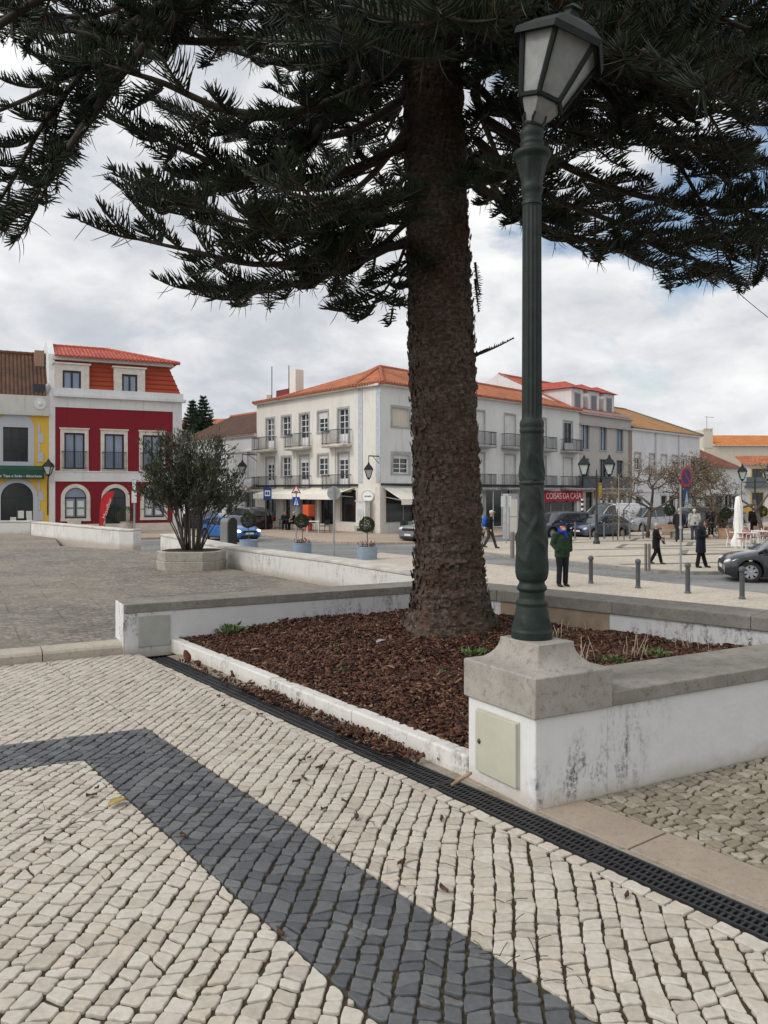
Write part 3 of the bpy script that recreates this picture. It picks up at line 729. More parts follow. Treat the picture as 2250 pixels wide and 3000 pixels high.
# left-hand limbs, lowest first
B((1215, 860, -.1), (1000, 790, -.5), (760, 775, -.8), (560, 735, -.95), (400, 700, -1.0), r0=.04, f0=.22, spacing=.17, fl=(.75, .45))
B((1215, 840, .1), (1000, 830, .5), (800, 850, .8), (690, 865, .9), r0=.035, f0=.4, spacing=.2, fl=(.6, .4))
B((1215, 700, 0), (1010, 690, .5), (800, 690, .9), (600, 640, 1.1), (450, 590, 1.2), r0=.04, f0=.2, spacing=.16, fl=(.8, .5))
B((1220, 690, -.2), (1060, 650, -1.2), (930, 590, -2.0), (880, 540, -2.4), r0=.035, f0=.3, spacing=.14, fl=(.55, .40), clen=.17)
B((1215, 560, 0), (1010, 540, -.2), (760, 520, -.2), (540, 440, -.3), (400, 380, -.3), r0=.05, f0=.2, spacing=.17, fl=(.85, .5))
B((1215, 420, .2), (1000, 430, .9), (780, 400, 1.5), (560, 340, 1.8), r0=.05, f0=.18, spacing=.18, fl=(.85, .55))
B((1200, 140, 0), (1070, 170, -.1), (985, 320, -.4), (850, 450, -.6), (760, 500, -.8), (620, 560, -.9), r0=.06, f0=.35, spacing=.18, fl=(.7, .45))
B((1200, 330, -.1), (960, 340, -.9), (700, 330, -1.2), (470, 240, -1.4), (300, 190, -1.5), r0=.05, f0=.22, spacing=.19, fl=(.8, .5))
B((1180, 60, 0), (850, 70, -.4), (740, 115, -.5), (480, 118, -.5), (250, 100, -.5), (80, 40, -.4), r0=.055, f0=.35, spacing=.20, fl=(.8, .5))
B((1190, -330, 0), (800, -150, -.6), (520, 40, -1.0), (350, 225, -1.2), (210, 420, -1.4), (120, 540, -1.5), r0=.06, f0=.40, spacing=.19, fl=(.75, .45))
B((1190, -300, 0), (700, -140, .3), (340, 120, .5), (120, 270, .6), (-150, 380, .6), r0=.055, f0=.35, spacing=.19, fl=(.8, .5))
B((1190, -420, 0), (700, -260, -.6), (250, -80, -1.1), (-60, 120, -1.2), (-180, 300, -1.3), r0=.06, f0=.35, spacing=.19, fl=(.8, .5))
B((1200, 240, .2), (1000, 230, 1.3), (820, 190, 2.2), (640, 130, 2.8), r0=.05, f0=.15, spacing=.2, fl=(.9, .6))
B((1200, 520, .3), (1080, 560, 1.2), (960, 600, 2.2), (860, 610, 2.9), r0=.045, f0=.15, spacing=.2, fl=(.9, .6))
B((1215, 800, .0), (1150, 850, -.5), (1090, 900, -.9), r0=.02, f0=.5, spacing=.18, fl=(.4, .3))
B((1225, 870, 0), (1170, 860, -.35), (1150, 905, -.5), r0=.014, f0=.7, spacing=.2, fl=(.22, .2), clen=.12)
B((1215, 760, -.2), (1000, 720, -.9), (760, 660, -1.4), (560, 600, -1.6), r0=.035, f0=.2, spacing=.15, fl=(.8, .5))
B((1215, 780, -.1), (1060, 800, -.2), (900, 820, -.1), (740, 850, 0), (600, 845, 0), r0=.03, f0=.2, spacing=.15, fl=(.6, .4))
B((1150, -260, .2), (1040, 40, .1), (968, 330, 0), (850, 450, -.1), (700, 500, -.1), r0=.055, f0=.2, spacing=.16, fl=(.75, .5))
B((600, -60, -.8), (360, 90, -1.0), (150, 330, -1.1), (40, 520, -1.1), (-20, 620, -1.1), r0=.035, f0=.1, spacing=.14, fl=(.55, .4), rise=0)
B((560, -100, 0), (300, 40, .1), (100, 40, .1), (-80, 60, .1), r0=.035, f0=.1, spacing=.14, fl=(.6, .45), rise=0)
B((1150, -100, .4), (900, 30, .6), (650, 50, .7), (400, 60, .7), (220, 80, .7), r0=.045, f0=.1, spacing=.14, fl=(.7, .5), rise=30)
B((330, 180, -.9), (200, 430, -1.0), (110, 600, -1.0), r0=.02, f0=.2, spacing=.16, fl=(.45, .35), rise=0)
# right-hand limbs
B((1395, 690, -.1), (1600, 705, -.4), (1800, 715, -.5), (1950, 700, -.6), (2120, 690, -.6), r0=.035, f0=.12, spacing=.18, fl=(.5, .5), spread=.7)
B((1395, 560, .1), (1580, 600, .8), (1800, 650, 1.2), (2000, 740, 1.4), (2060, 775, 1.4), r0=.045, f0=.2, spacing=.19, fl=(.75, .5))
B((1390, 480, 0), (1650, 520, .1), (1860, 570, .1), (2080, 600, .1), (2280, 640, .1), r0=.045, f0=.2, spacing=.19, fl=(.75, .5))
B((1390, 120, 0), (1700, 230, -.3), (1880, 380, -.6), (2060, 440, -.7), (2280, 480, -.8), r0=.06, f0=.3, spacing=.20, fl=(.8, .5))
B((1390, 300, .1), (1650, 310, .9), (1950, 380, 1.6), (2150, 560, 1.9), (2210, 700, 2.0), r0=.05, f0=.22, spacing=.20, fl=(.8, .55))
B((1390, 100, 0), (1720, 60, -.8), (2000, 120, -1.3), (2280, 300, -1.5), r0=.06, f0=.15, spacing=.16, fl=(.9, .6))
B((1390, 40, 0), (1620, 60, -1.4), (1850, 140, -2.2), (2050, 230, -2.6), r0=.06, f0=.15, spacing=.15, fl=(.8, .55))
B((1390, 180, .1), (1600, 160, 1.0), (1900, 190, 1.8), (2200, 240, 2.3), r0=.06, f0=.12, spacing=.16, fl=(1, .7))
B((1390, 260, 0), (1560, 230, -.2), (1800, 250, -.2), (2040, 230, -.3), r0=.05, f0=.1, spacing=.15, fl=(.8, .6))
B((1390, -80, 0), (1700, -60, -.4), (2000, 10, -.6), (2300, 130, -.6), r0=.06, f0=.12, spacing=.16, fl=(.9, .6))
B((1395, 620, -.2), (1470, 560, -1.0), (1540, 480, -1.7), r0=.03, f0=.3, spacing=.15, fl=(.5, .35), clen=.16)
B((1395, 400, -.1), (1500, 380, -.6), (1640, 370, -.9), (1760, 400, -1.0), r0=.04, f0=.15, spacing=.17, fl=(.6, .45))
B((1400, 640, .2), (1500, 640, 1.2), (1600, 640, 2.0), r0=.035, f0=.2, spacing=.2, fl=(.7, .5))
B((1900, 480, -.2), (2060, 640, -.2), (2140, 760, -.2), (2060, 800, -.25), r0=.022, f0=.45, spacing=.18, fl=(.45, .35), clen=.16)
B((2080, 560, .3), (2200, 700, .2), (2260, 790, .2), r0=.02, f0=.4, spacing=.18, fl=(.45, .35), clen=.16)
B((1390, 60, .2), (1640, 120, .6), (1900, 120, .8), (2200, 150, .9), r0=.05, f0=.1, spacing=.13, fl=(.9, .6), rise=60)
B((1390, 160, -.2), (1600, 190, -.8), (1820, 200, -1.2), (2060, 300, -1.4), r0=.05, f0=.1, spacing=.13, fl=(.8, .6), rise=100)
B((1390, -20, .2), (1700, 20, .8), (2000, 60, 1.2), (2300, 60, 1.4), r0=.05, f0=.1, spacing=.13, fl=(.9, .6), rise=60)
B((1390, 120, .3), (1560, 180, 1.4), (1740, 240, 2.2), r0=.05, f0=.1, spacing=.13, fl=(.9, .6), rise=60)
B((1380, 60, -.3), (1480, 120, -1.2), (1560, 200, -1.8), r0=.04, f0=.15, spacing=.15, fl=(.7, .5), rise=60)
B((1210, 60, .3), (1100, 120, 1.2), (980, 200, 2.0), r0=.05, f0=.1, spacing=.13, fl=(.9, .6), rise=60)
# limbs pointing at and away from the camera, filling the middle
for (v, u1, dy, v1) in ((200, 1050, -2.6, 120), (90, 1300, -3.0, 40), (120, 1180, 2.6, 260), (330, 1120, 2.2, 420), (60, 1000, 2.2, 100), (420, 1480, 2.4, 500), (60, 1560, 2.6, 150),
                        (-60, 1150, -2.6, -80), (-40, 900, -1.8, -20), (-120, 600, -.6, 0), (-60, 1500, 2.0, 40), (-120, 1900, 1.0, 40)):
    c = 1210 if u1 < 1290 else 1390
    B((c, v, .2 if dy > 0 else -.2), ((c+u1)/2, (v+v1)/2-20, dy*.5), (u1, v1, dy), r0=.05, f0=.15, spacing=.17, fl=(.85, .6), coarse=1.15)
# the twig on the right of the bare trunk
SPR.frond(PX(1395, 1040, YT-.1), PX(1500, 1000, YT-.2), sag=.05, lift=.06, clen=.05, step=.02, rad=.004, droopers=0)
SPR.tv.tube([PX(1385, 1045, YT-.05), PX(1430, 1022, YT-.1)], [.02, .01], 6)
for (v, u) in ((830, 1405), (880, 1402)):
    SPR.frond(PX(1392, v-60, YT-.15), PX(u, v+20, YT-.3), sag=.1, lift=-.1, clen=.06, step=.022, rad=.004)
# upper whorls, out of the frame but casting the shade
rngu = np.random.default_rng(11)
for z in (7.6, 8.6, 9.6, 10.6, 11.6):
    a0 = rngu.uniform(0, 6.28); Lb = 3.6*(13.4-z)/6.2
    for k in range(6):
        a = a0+k*math.pi/3+rngu.normal(0, .15); c = trunk_axis(z); d = V(math.cos(a), math.sin(a), 0)
        bough([c+d*.2, c+d*Lb*.5+V(0, 0, -.1), c+d*Lb*.85+V(0, 0, -.05), c+d*Lb+V(0, 0, .1)], .05, .15, .42, (.9, .6), 2.6, rng=rngu)
lim = SPR.tv.build('limbs', M_TWIG, conifer, smooth=180, world=True)
from_arrays('crown', np.concatenate(SPR.v)-np.array(LOCT), np.concatenate(SPR.q), M_NEEDLE, conifer, True)
print('crown quads', sum(len(q) for q in SPR.q))

# ------------------------------------------------------------------ lamp post on the pedestal
M_GREEN = plain('dark_green_cast_iron', (.0065, .0145, .0105), .55, .45, 18, 0, .38, .3)
M_GREEN2 = plain('dark_green_lantern_frame', (.006, .010, .008), .75, .3, 14)
def street_lamp():
    c = MP @ V(ps/2, lp/2, 0); c = V(.785, 4.24, ZC2+.001)
    lamp = thing('street_lamp', 'large dark green cast iron lamp post on the stone-capped pedestal with a tilted hexagonal lantern', 'street lamp', c)
    z = lambda v: H-(v-VH)*c.y/F-c.z
    def prof(rows, y0=950., sc=2.3275, k=.000778): return [(r*k, max(0.0, z(y0+y/sc))) for (y, r) in rows]
    base = prof([(2160, 140), (2085, 140), (2078, 134), (2060, 130), (2000, 121), (1940, 108), (1915, 102), (1902, 108), (1892, 108), (1882, 100), (1870, 87), (1820, 85), (1808, 100), (1796, 102), (1784, 98), (1768, 87), (1752, 86), (1738, 100)])
    lower = prof([(1738, 100), (1715, 108), (1690, 111), (1600, 110), (1500, 104), (1400, 96), (1300, 89), (1200, 84), (1095, 81), (1088, 86), (1078, 86), (1070, 80), (1000, 80), (850, 78), (745, 77), (738, 83), (718, 83), (708, 79), (690, 83), (668, 82), (656, 76), (648, 70), (640, 68)])
    def fine(p, n):
        out = []
        for (a, b) in zip(p[:-1], p[1:]):
            m = max(1, int(abs(b[1]-a[1])/.006)) if n else 1
            out += [(a[0]+(b[0]-a[0])*i/m, a[1]+(b[1]-a[1])*i/m) for i in range(m)]
        return out+[p[-1]]
    zl0, zl1 = z(950+1700/2.3275), z(950+760/2.3275); zm = z(950+1083/2.3275)
    def relief(r, zz, w):
        if zl0 < zz < zl1 and abs(zz-zm) > .012:
            t = (zz-zl0)/(zl1-zl0); a = w*4+2.0*math.sin(t*9)
            leaf = max(0, math.cos(a))**2*(.5+.5*math.sin(26*t+2*math.cos(2*w)))+.7*max(0, math.sin(3*w+22*t))**4*(.4+.6*math.sin(40*t+w))
            r += .0085*leaf*min(1, 6*min(t, 1-t)+.1)
        return r
    def relief2(r, zz, w):
        t = zz/(base[-1][1])
        if .12 < t < .42: r += .006*max(0, math.cos(4*w+.6+6*t))**3*math.sin((t-.12)/.3*math.pi)
        return r
    mb = MB(); mb.lathe(fine(base, 1), 72, fn=relief2); mb.build('base', M_GREEN, lamp, smooth=50)
    mb = MB(); mb.lathe(fine(lower, 1), 96, fn=relief); mb.build('lower_column', M_GREEN, lamp, smooth=60)
    zs0, zs1 = lower[-1][1], z(602)
    flute = lambda r, zz, w: r*(1-.075*abs(math.cos(8*w))**.7) if zs0+.02 < zz < zs1-.02 else r
    mb = MB(); mb.lathe([(.0530, zs0), (.0530, zs0+.021)]+[(.0530-.0035*i/12, zs0+.022+(zs1-zs0-.044)*i/12) for i in range(13)]+[(.0495, zs1-.021), (.0495, zs1)], 128, fn=flute)
    mb.build('fluted_shaft', M_GREEN, lamp, smooth=40)
    top = prof([(1110, 55), (1100, 55), (1090, 49), (1052, 51), (1040, 57), (1025, 60), (1012, 60), (1000, 56), (975, 56), (940, 62), (900, 73), (868, 84), (856, 96), (845, 103), (832, 103), (822, 96), (816, 66), (790, 60), (782, 64), (772, 64), (762, 57), (745, 60), (735, 64), (712, 64), (704, 58), (690, 50)], 0., 1.843, .000983)
    t0, t1 = z(1000/1.843), z(862/1.843)
    rel3 = lambda r, zz, w: r+(.008*max(0, math.cos(6*w))*math.sin((zz-t0)/(t1-t0)*math.pi) if t0 < zz < t1 else 0)
    mb = MB(); mb.lathe(fine(top, 1), 72, fn=rel3); mb.build('capital', M_GREEN, lamp, smooth=50)
    # lantern, leaning to the right
    zt = top[-1][1]-.004
    Mx = Matrix.Translation((.004, 0, zt)) @ Matrix.Rotation(R(19), 4, 'Y') @ Matrix.Rotation(R(3), 4, 'X') @ Matrix.Rotation(R(13), 4, 'Z')
    hx = lambda r, zz, k: Vector((r*math.cos(k*math.pi/3), r*math.sin(k*math.pi/3), zz))
    R0, Z0, R1, Z1, R2, Z2 = .045, .0, .120, .135, .222, .435
    fr = MB(); gl = []
    for k in range(6):
        fr.tube([Mx @ hx(R1, Z1, k), Mx @ hx(R2, Z2, k)], [.014, .016], 6)
        fr.tube([Mx @ hx(R1, Z1, k), Mx @ hx(R1, Z1, k+1)], .014, 6)
        fr.tube([Mx @ hx(R2, Z2, k), Mx @ hx(R2, Z2, k+1)], .014, 6)
        fr.tube([Mx @ hx(r, q, k) for (r, q) in ((.050, .005), (.070, .03), (.064, .065), (.074, .10), (.117, .138))], .0065, 6)
    fr.lathe([(.05, -.005), (.058, .004), (.058, .014), (.04, .02)], 24, M=Mx)
    head = fr.build('lantern_frame', M_GREEN2, lamp, smooth=40)
    k_ = Nodes('frosted_lamp_glass'); b = k_.b
    b.inputs['Transmission Weight'].default_value = .6; M_FROST = k_.done(k_.mix(k_.ramp(k_.noise(7, 6, .75), (.35, 0.0), (.7, 1.0)), (.36, .36, .345), (.64, .64, .61)), .38, 0, .5)
    for k in range(6):
        mb = MB(); q = [hx(R1*.97, Z1+.004, k), hx(R1*.97, Z1+.004, k+1), hx(R2*.975, Z2-.004, k+1), hx(R2*.975, Z2-.004, k)]
        n = (q[1]-q[0]).cross(q[3]-q[0]).normalized()*.003
        mb.add([Mx @ p for p in q]+[Mx @ (p-n) for p in q], [(0, 1, 2, 3), (7, 6, 5, 4), (0, 4, 5, 1), (1, 5, 6, 2), (2, 6, 7, 3), (3, 7, 4, 0)]); mb.build('glass_pane', M_FROST, head)
    mb = MB(); 
    for k in range(6): mb.face([Mx @ hx(.046, .02, k), Mx @ hx(.046, .02, k+1), Mx @ hx(R1*.93, Z1-.004, k+1), Mx @ hx(R1*.93, Z1-.004, k)])
    mb.build('lower_glass', M_FROST, head)
    mb = MB(); rr = [(R2+.012, Z2+.0), (R2+.040, Z2-.03), (R2+.042, Z2+.006), (R2*.80, Z2+.085), (R2*.45, Z2+.135), (.05, Z2+.15), (.045, Z2+.19), (.06, Z2+.20), (.02, Z2+.235)]
    vs = []
    for (r, q) in rr: vs += [Mx @ hx(r, q, k) for k in range(6)]
    fs = [tuple(range(6))[::-1], tuple(range(len(vs)-6, len(vs)))]
    fs += [(6*i+j, 6*i+(j+1) % 6, 6*i+6+(j+1) % 6, 6*i+6+j) for i in range(len(rr)-1) for j in range(6)]
    mb.add(vs, fs); mb.build('lantern_roof', M_GREEN2, lamp)
    mb = MB(); mb.ell((0, 0, Z1+.13), (.045, .045, .08), 14, 10, 0, Mx); mb.lathe([(.022, Z1-.02), (.022, Z1+.06)], 12, M=Mx); mb.build('bulb', plain('milky_bulb', (.6, .6, .58), .4), head, smooth=60)
street_lamp()
# ------------------------------------------------------------------ street level
def road_mat():
    k = Nodes('grey_cobbled_road'); v = k.vor(7.5, 'DISTANCE_TO_EDGE', k.map((1, 1, .01))); s = k.n('ShaderNodeSeparateColor'); k.l(k.vor(7.5, out='Color', vec=k.map((1, 1, .01))), s.inputs[0])
    c = k.mix(s.outputs[0], (.13, .135, .14), (.21, .21, .205)); c = k.mix(k.ramp(v, (.0, .75), (.09, 0.0)), c, (.07, .068, .06))
    c = k.mix(k.ramp(k.noise(.35, 5, .6, k.map((.5, 1.6, 1), (0, 0, R(-52)))), (.42, 0.0), (.66, .6)), c, (.31, .30, .28))
    return k.done(c, .8, 0, .3)
M_ROAD = road_mat()
def pave_mat(name, a, b, sc=11.0, stripes=False):
    k = Nodes(name); w = k.map((1, 1, .01)); v = k.vor(sc, 'DISTANCE_TO_EDGE', w); s = k.n('ShaderNodeSeparateColor'); k.l(k.vor(sc, out='Color', vec=w), s.inputs[0])
    c = k.mix(s.outputs[0], a, b); c = k.mix(k.ramp(v, (.0, .6), (.08, 0.0)), c, tuple(x*.4 for x in a))
    c = k.mix(k.ramp(k.noise(.5, 5, .6), (.4, 0.0), (.7, .4)), c, tuple(x*.62 for x in a))
    return k.done(c, .85, 0, .25)
M_PAVE = pave_mat('pale_sett_pavement', (.44, .385, .305), (.55, .49, .40))
M_PAVEP = pave_mat('pinkish_sett_pavement', (.36, .285, .215), (.45, .365, .29))
M_STRIPE = pave_mat('dark_sett_pattern', (.17, .155, .135), (.24, .22, .19))
M_LINE = plain('worn_road_paint', (.56, .56, .54), .8, .3, 4)
sheet('street', [(-900, -200), (900, -200), (900, 1500), (-900, 1500)], ZS, M_ROAD)
def slab(name, pts, h, m, z=ZS):
    mb = MB(); mb.prism([(p[0], p[1]) for p in pts], z-.05, z+h); return struct(mb.build(name, m, keep=True, bevel=.02))
# pavement strip with the bollards, outside the far wall of the bed
s0 = C13+w3n*.45
a_ = s0-w3*9.5; b_ = s0+w3*22
G1, G2 = G(1415, 1658, ZS), G(2250, 1750, ZS); gdv = (G2-G1).normalized()
slab('street_pavement', [a_, b_, G2+gdv*16, G2, G1, G1-gdv*6.5], .10, M_PAVE)
# the square
arc = []
qa, qb = V(9.95, 25.6, 0), V(.878, .479, 0); qd = V(-.53, .848, 0)
for i in range(9):
    t = i/8; p0, p1, p2 = qa+qd*2.2, qa, qa+qb*2.6; arc.append(p0*(1-t)**2+p1*2*t*(1-t)+p2*t*t)
SQ = [V(3.0, 36.8, 0)]+arc+[V(47, 45.7, 0), V(60, 95, 0), V(33.0, 69.5, 0), V(8.0, 43.8, 0), V(4.6, 41.0, 0)]
slab('town_square', SQ, .10, M_PAVE)
mb = MB(); SQK = [SQ[0]]+arc+[V(47, 45.7, 0)]
for p, q in zip(SQK[:-1], SQK[1:]):
    d = (q-p); L = d.length; M = along(p, d.normalized(), V(-d.y, d.x, 0)/L); mb.box(0, L, -.02, .22, ZS-.02, ZS+.112, 0, M)
struct(mb.build('square_kerb', plain('grey_kerb', (.27, .25, .22), .85, .2, 4), keep=True))
mb = MB(); dd = V(.697, .717, 0); de = V(-.717, .697, 0)         # dark lattice of the square's paving
def stripe(p, q, w=.34):
    d = (q-p); L = d.length; mb.box(0, L, -w/2, w/2, ZS+.09, ZS+.104, 0, along(p, d/L, V(-d.y, d.x, 0)/L))
base = V(12.5, 33.5, 0); dX, dY = V(.93, .37, 0), V(-.37, .93, 0)
for i in range(7): stripe(base+dY*(i*4.2)+dX*(-.0), base+dY*(i*4.2)+dX*34, .45)
for i in range(9):
    for j in range(6):
        c = base+dX*(i*4.2)+dY*(j*4.2); stripe(c, c+dX*2.1+dY*2.1, .3); stripe(c+dX*4.2, c+dX*2.1+dY*2.1, .3)
for i in range(3): stripe(V(8.6, 29+i*3.6, 0), V(8.6, 29+i*3.6, 0)+V(.97, .2, 0)*22, .4)
struct(mb.build('square_pattern', M_STRIPE, keep=True))
# café pavement round the corner house
Lc, Ac = V(-9.85, 61.8, 0), V(-1.66, 51.7, 0)
kA, kB = G(745, 1566, ZS), G(1180, 1596, ZS)
slab('cafe_pavement', [kA+V(-4.4, 7, 0), kA, G(819, 1579, ZS), G(972, 1592, ZS), G(1090, 1596, ZS), kB+V(.8, .5, 0), kB+V(2.6, 2.6, 0), V(14, 57.5, 0), V(45, 89, 0), V(35, 100, 0), V(-14, 75, 0)], .12, M_PAVEP)
mb = MB(); kk = [kA, G(819, 1579, ZS), G(972, 1592, ZS), G(1090, 1596, ZS), kB+V(.8, .5, 0), kB+V(2.6, 2.6, 0)]
for p, q in zip(kk[:-1], kk[1:]):
    d = (q-p); L = d.length; mb.box(0, L, -.02, .2, ZS, ZS+.13, 0, along(p, d/L, V(-d.y, d.x, 0)/L))
struct(mb.build('cafe_kerb', plain('reddish_kerb', (.22, .17, .14), .85, .2, 4), keep=True))
# pavement in front of the red house, street up between the houses
slab('upper_pavement', [V(-40, 33, 0), V(-12.2, 46.5, 0), V(-9.6, 48.8, 0), V(-12.6, 56, 0), V(-21, 52, 0), V(-42, 42, 0)], .12, M_PAVEP)
mb = MB()
for i in range(4):
    p = G(640, 1578+i*11, ZS); mb.box(-6.5, 1.0, -.25, .25, ZS+.002, ZS+.004, 0, along(p, V(.98, -.2, 0), V(.2, .98, 0)))
p, q = G(770, 1593, ZS), G(860, 1597, ZS); mb.box(0, 6, -.07, .07, ZS+.002, ZS+.004, 0, along(p, (q-p).normalized(), V(0, 1, 0)))
for i in range(6):
    p = G(1230, 1640+i*9, ZS); mb.box(-9+i*.4, .5, -.16, .16, ZS+.002, ZS+.004, 0, along(p, V(.9, -.45, 0), V(.45, .9, 0)))
p, q = G(1650, 1718, ZS), G(2250, 1742, ZS)
mb.box(0, 4.2, -.28, .28, ZS+.002, ZS+.004, 0, along(G(1790, 1718, ZS), V(.9, .43, 0), V(-.43, .9, 0)))
struct(mb.build('road_markings', M_LINE, keep=True))
# low parapets of the plaza
def parapet(name_label, pts, h, th, m):
    t = thing('low_wall', name_label, 'wall', pts[0])
    mb = MB()
    for i, (p, q) in enumerate(zip(pts[:-1], pts[1:])):
        d = (q-p); L = d.length; M = along(p, d/L, V(-d.y, d.x, 0)/L)
        mb.box(-.02 if i else 0, L, 0, th, ZS, ZP+h, 0, M)
    mb.build('wall_body', m, t, bevel=.015, world=True)
    mb = MB()
    for i, (p, q) in enumerate(zip(pts[:-1], pts[1:])):
        d = (q-p); L = d.length; M = along(p, d/L, V(-d.y, d.x, 0)/L)
        mb.box(-.02 if i else 0, L, -.015, th+.015, ZP+h+.001, ZP+h+.05, 0, M)
    mb.build('coping', plain('pale_parapet_top', (.50, .47, .42), .9, .25, 3), t, bevel=.012, world=True)
parapet('low flaking white parapet from behind the shrub planter to the tree trunk', [G(470, 1607, ZP), G(670, 1659, ZP), G(976, 1710, ZP), V(.95, 9.75, 0)], .22, .40, M_WHITE2)
parapet('low white wall in front of the red house at the back of the plaza', [G(91, 1568, ZP), G(350, 1600, ZP), G(391, 1601, ZP)], .30, .35, M_WHITE2)
parapet('low grubby white wall in front of the yellow house at the far left', [G(-260, 1566, ZP), G(89, 1565, ZP)], .30, .4, M_WHITE2)

# ------------------------------------------------------------------ house materials
def wall_mat(name, base, dirt=.25, rough=.9, sc=.5):
    k = Nodes(name); c = k.mix(k.ramp(k.noise(sc, 5, .6), (.35, 0.0), (.7, dirt)), base, tuple(x*.72 for x in base))
    st = k.noise(2.2, 6, .7, k.map((2.2, 2.2, .22))); c = k.mix(k.ramp(st, (.55, 0.0), (.72, dirt*1.1)), c, tuple(x*.5 for x in base))
    k.bump(k.noise(9, 5), .2, .02); return k.done(c, rough, 0, .2)
def tile_mat(name, a, b, c_, cw=.24, rl=.38):
    """curved roof tiles laid by UV: x along the eave, y up the slope (metres)"""
    k = Nodes(name); uv = k.tc.outputs['UV']; s = k.n('ShaderNodeSeparateXYZ'); k.l(uv, s.inputs[0])
    x = k.math('MULTIPLY', s.outputs[0], 1/cw); y = k.math('MULTIPLY', s.outputs[1], 1/rl)
    w = k.math('ABSOLUTE', k.math('SINE', k.math('MULTIPLY', x, math.pi))); saw = k.math('FRACT', y)
    fl = k.n('ShaderNodeCombineXYZ'); k.l(k.math('FLOOR', x), fl.inputs[0]); k.l(k.math('FLOOR', y), fl.inputs[1])
    wn = k.n('ShaderNodeTexWhiteNoise'); k.l(fl.outputs[0], wn.inputs[0])
    c = k.mix(wn.outputs[0], a, b); c = k.mix(k.ramp(k.noise(.6, 6, .7), (.45, 0.0), (.68, .8)), c, c_)
    c = k.mix(k.ramp(w, (.0, .55), (.28, 0.0)), c, tuple(q*.35 for q in a))
    k.bump(k.math('ADD', w, k.math('MULTIPLY', saw, -.5)), 1.0, .07); return k.done(c, .85, 0, .25)
M_TILE_NEW = tile_mat('new_red_tiles', (.40, .070, .045), (.50, .125, .085), (.30, .06, .04))
M_TILE_OLD = tile_mat('old_orange_tiles', (.42, .125, .055), (.50, .19, .09), (.22, .085, .05))
M_TILE_BRN = tile_mat('brown_lichen_tiles', (.085, .042, .027), (.13, .062, .036), (.05, .036, .026))
M_TILE_OCH = tile_mat('ochre_tiles', (.38, .20, .085), (.46, .22, .09), (.22, .16, .08))
M_RIDGE = plain('ridge_tile_clay', (.36, .12, .07), .85, .3, 6)
M_CREAMW = wall_mat('cream_white_wall', (.70, .67, .605), .45)
M_WHITEW = wall_mat('white_house_wall', (.66, .66, .65), .45)
M_GREYW = wall_mat('grey_tiled_facade', (.43, .41, .385), .25)
M_OLDW = wall_mat('old_white_wall', (.66, .665, .68), .45)
M_REDW = wall_mat('crimson_wall', (.205, .020, .028), .32)
M_MANS = wall_mat('orange_red_boards', (.36, .070, .035), .25)
M_YELW = wall_mat('yellow_wall', (.66, .42, .07), .25)
M_LILAC = wall_mat('grey_blue_trim', (.44, .46, .50), .2)
M_TRIM = plain('stone_trim', (.60, .55, .48), .8, .12, 3)
M_GTRIM = plain('grey_stone_surround', (.34, .34, .34), .8, .2, 3)
M_WFR = plain('white_window_frame', (.80, .80, .79), .5, .05, 3)
M_DFR = plain('dark_window_frame', (.02, .024, .03), .45, .2, 3)
M_GLASS = glassy('window_glass', (.030, .036, .042))
M_GLASSB = glassy('painted_sky_reflection_glass', (.16, .20, .26), .06)  # sky reflection put into the pale blue base colour of the panes
M_DARKIN = glassy('dark_shop_glass', (.014, .018, .019), .12)
M_IRONR = plain('dark_balcony_rail', (.035, .035, .04), .6, .2, 5)
M_SLABC = plain('balcony_slab', (.52, .48, .41), .9, .25, 2)
M_SHUT = plain('rolled_shutter', (.66, .655, .63), .7, .08, 2)
M_SHUTB = plain('beige_shutter', (.60, .55, .45), .7, .06, 2)
M_PAPER = plain('pale_paper', (.62, .63, .58), .8, .1, 2)

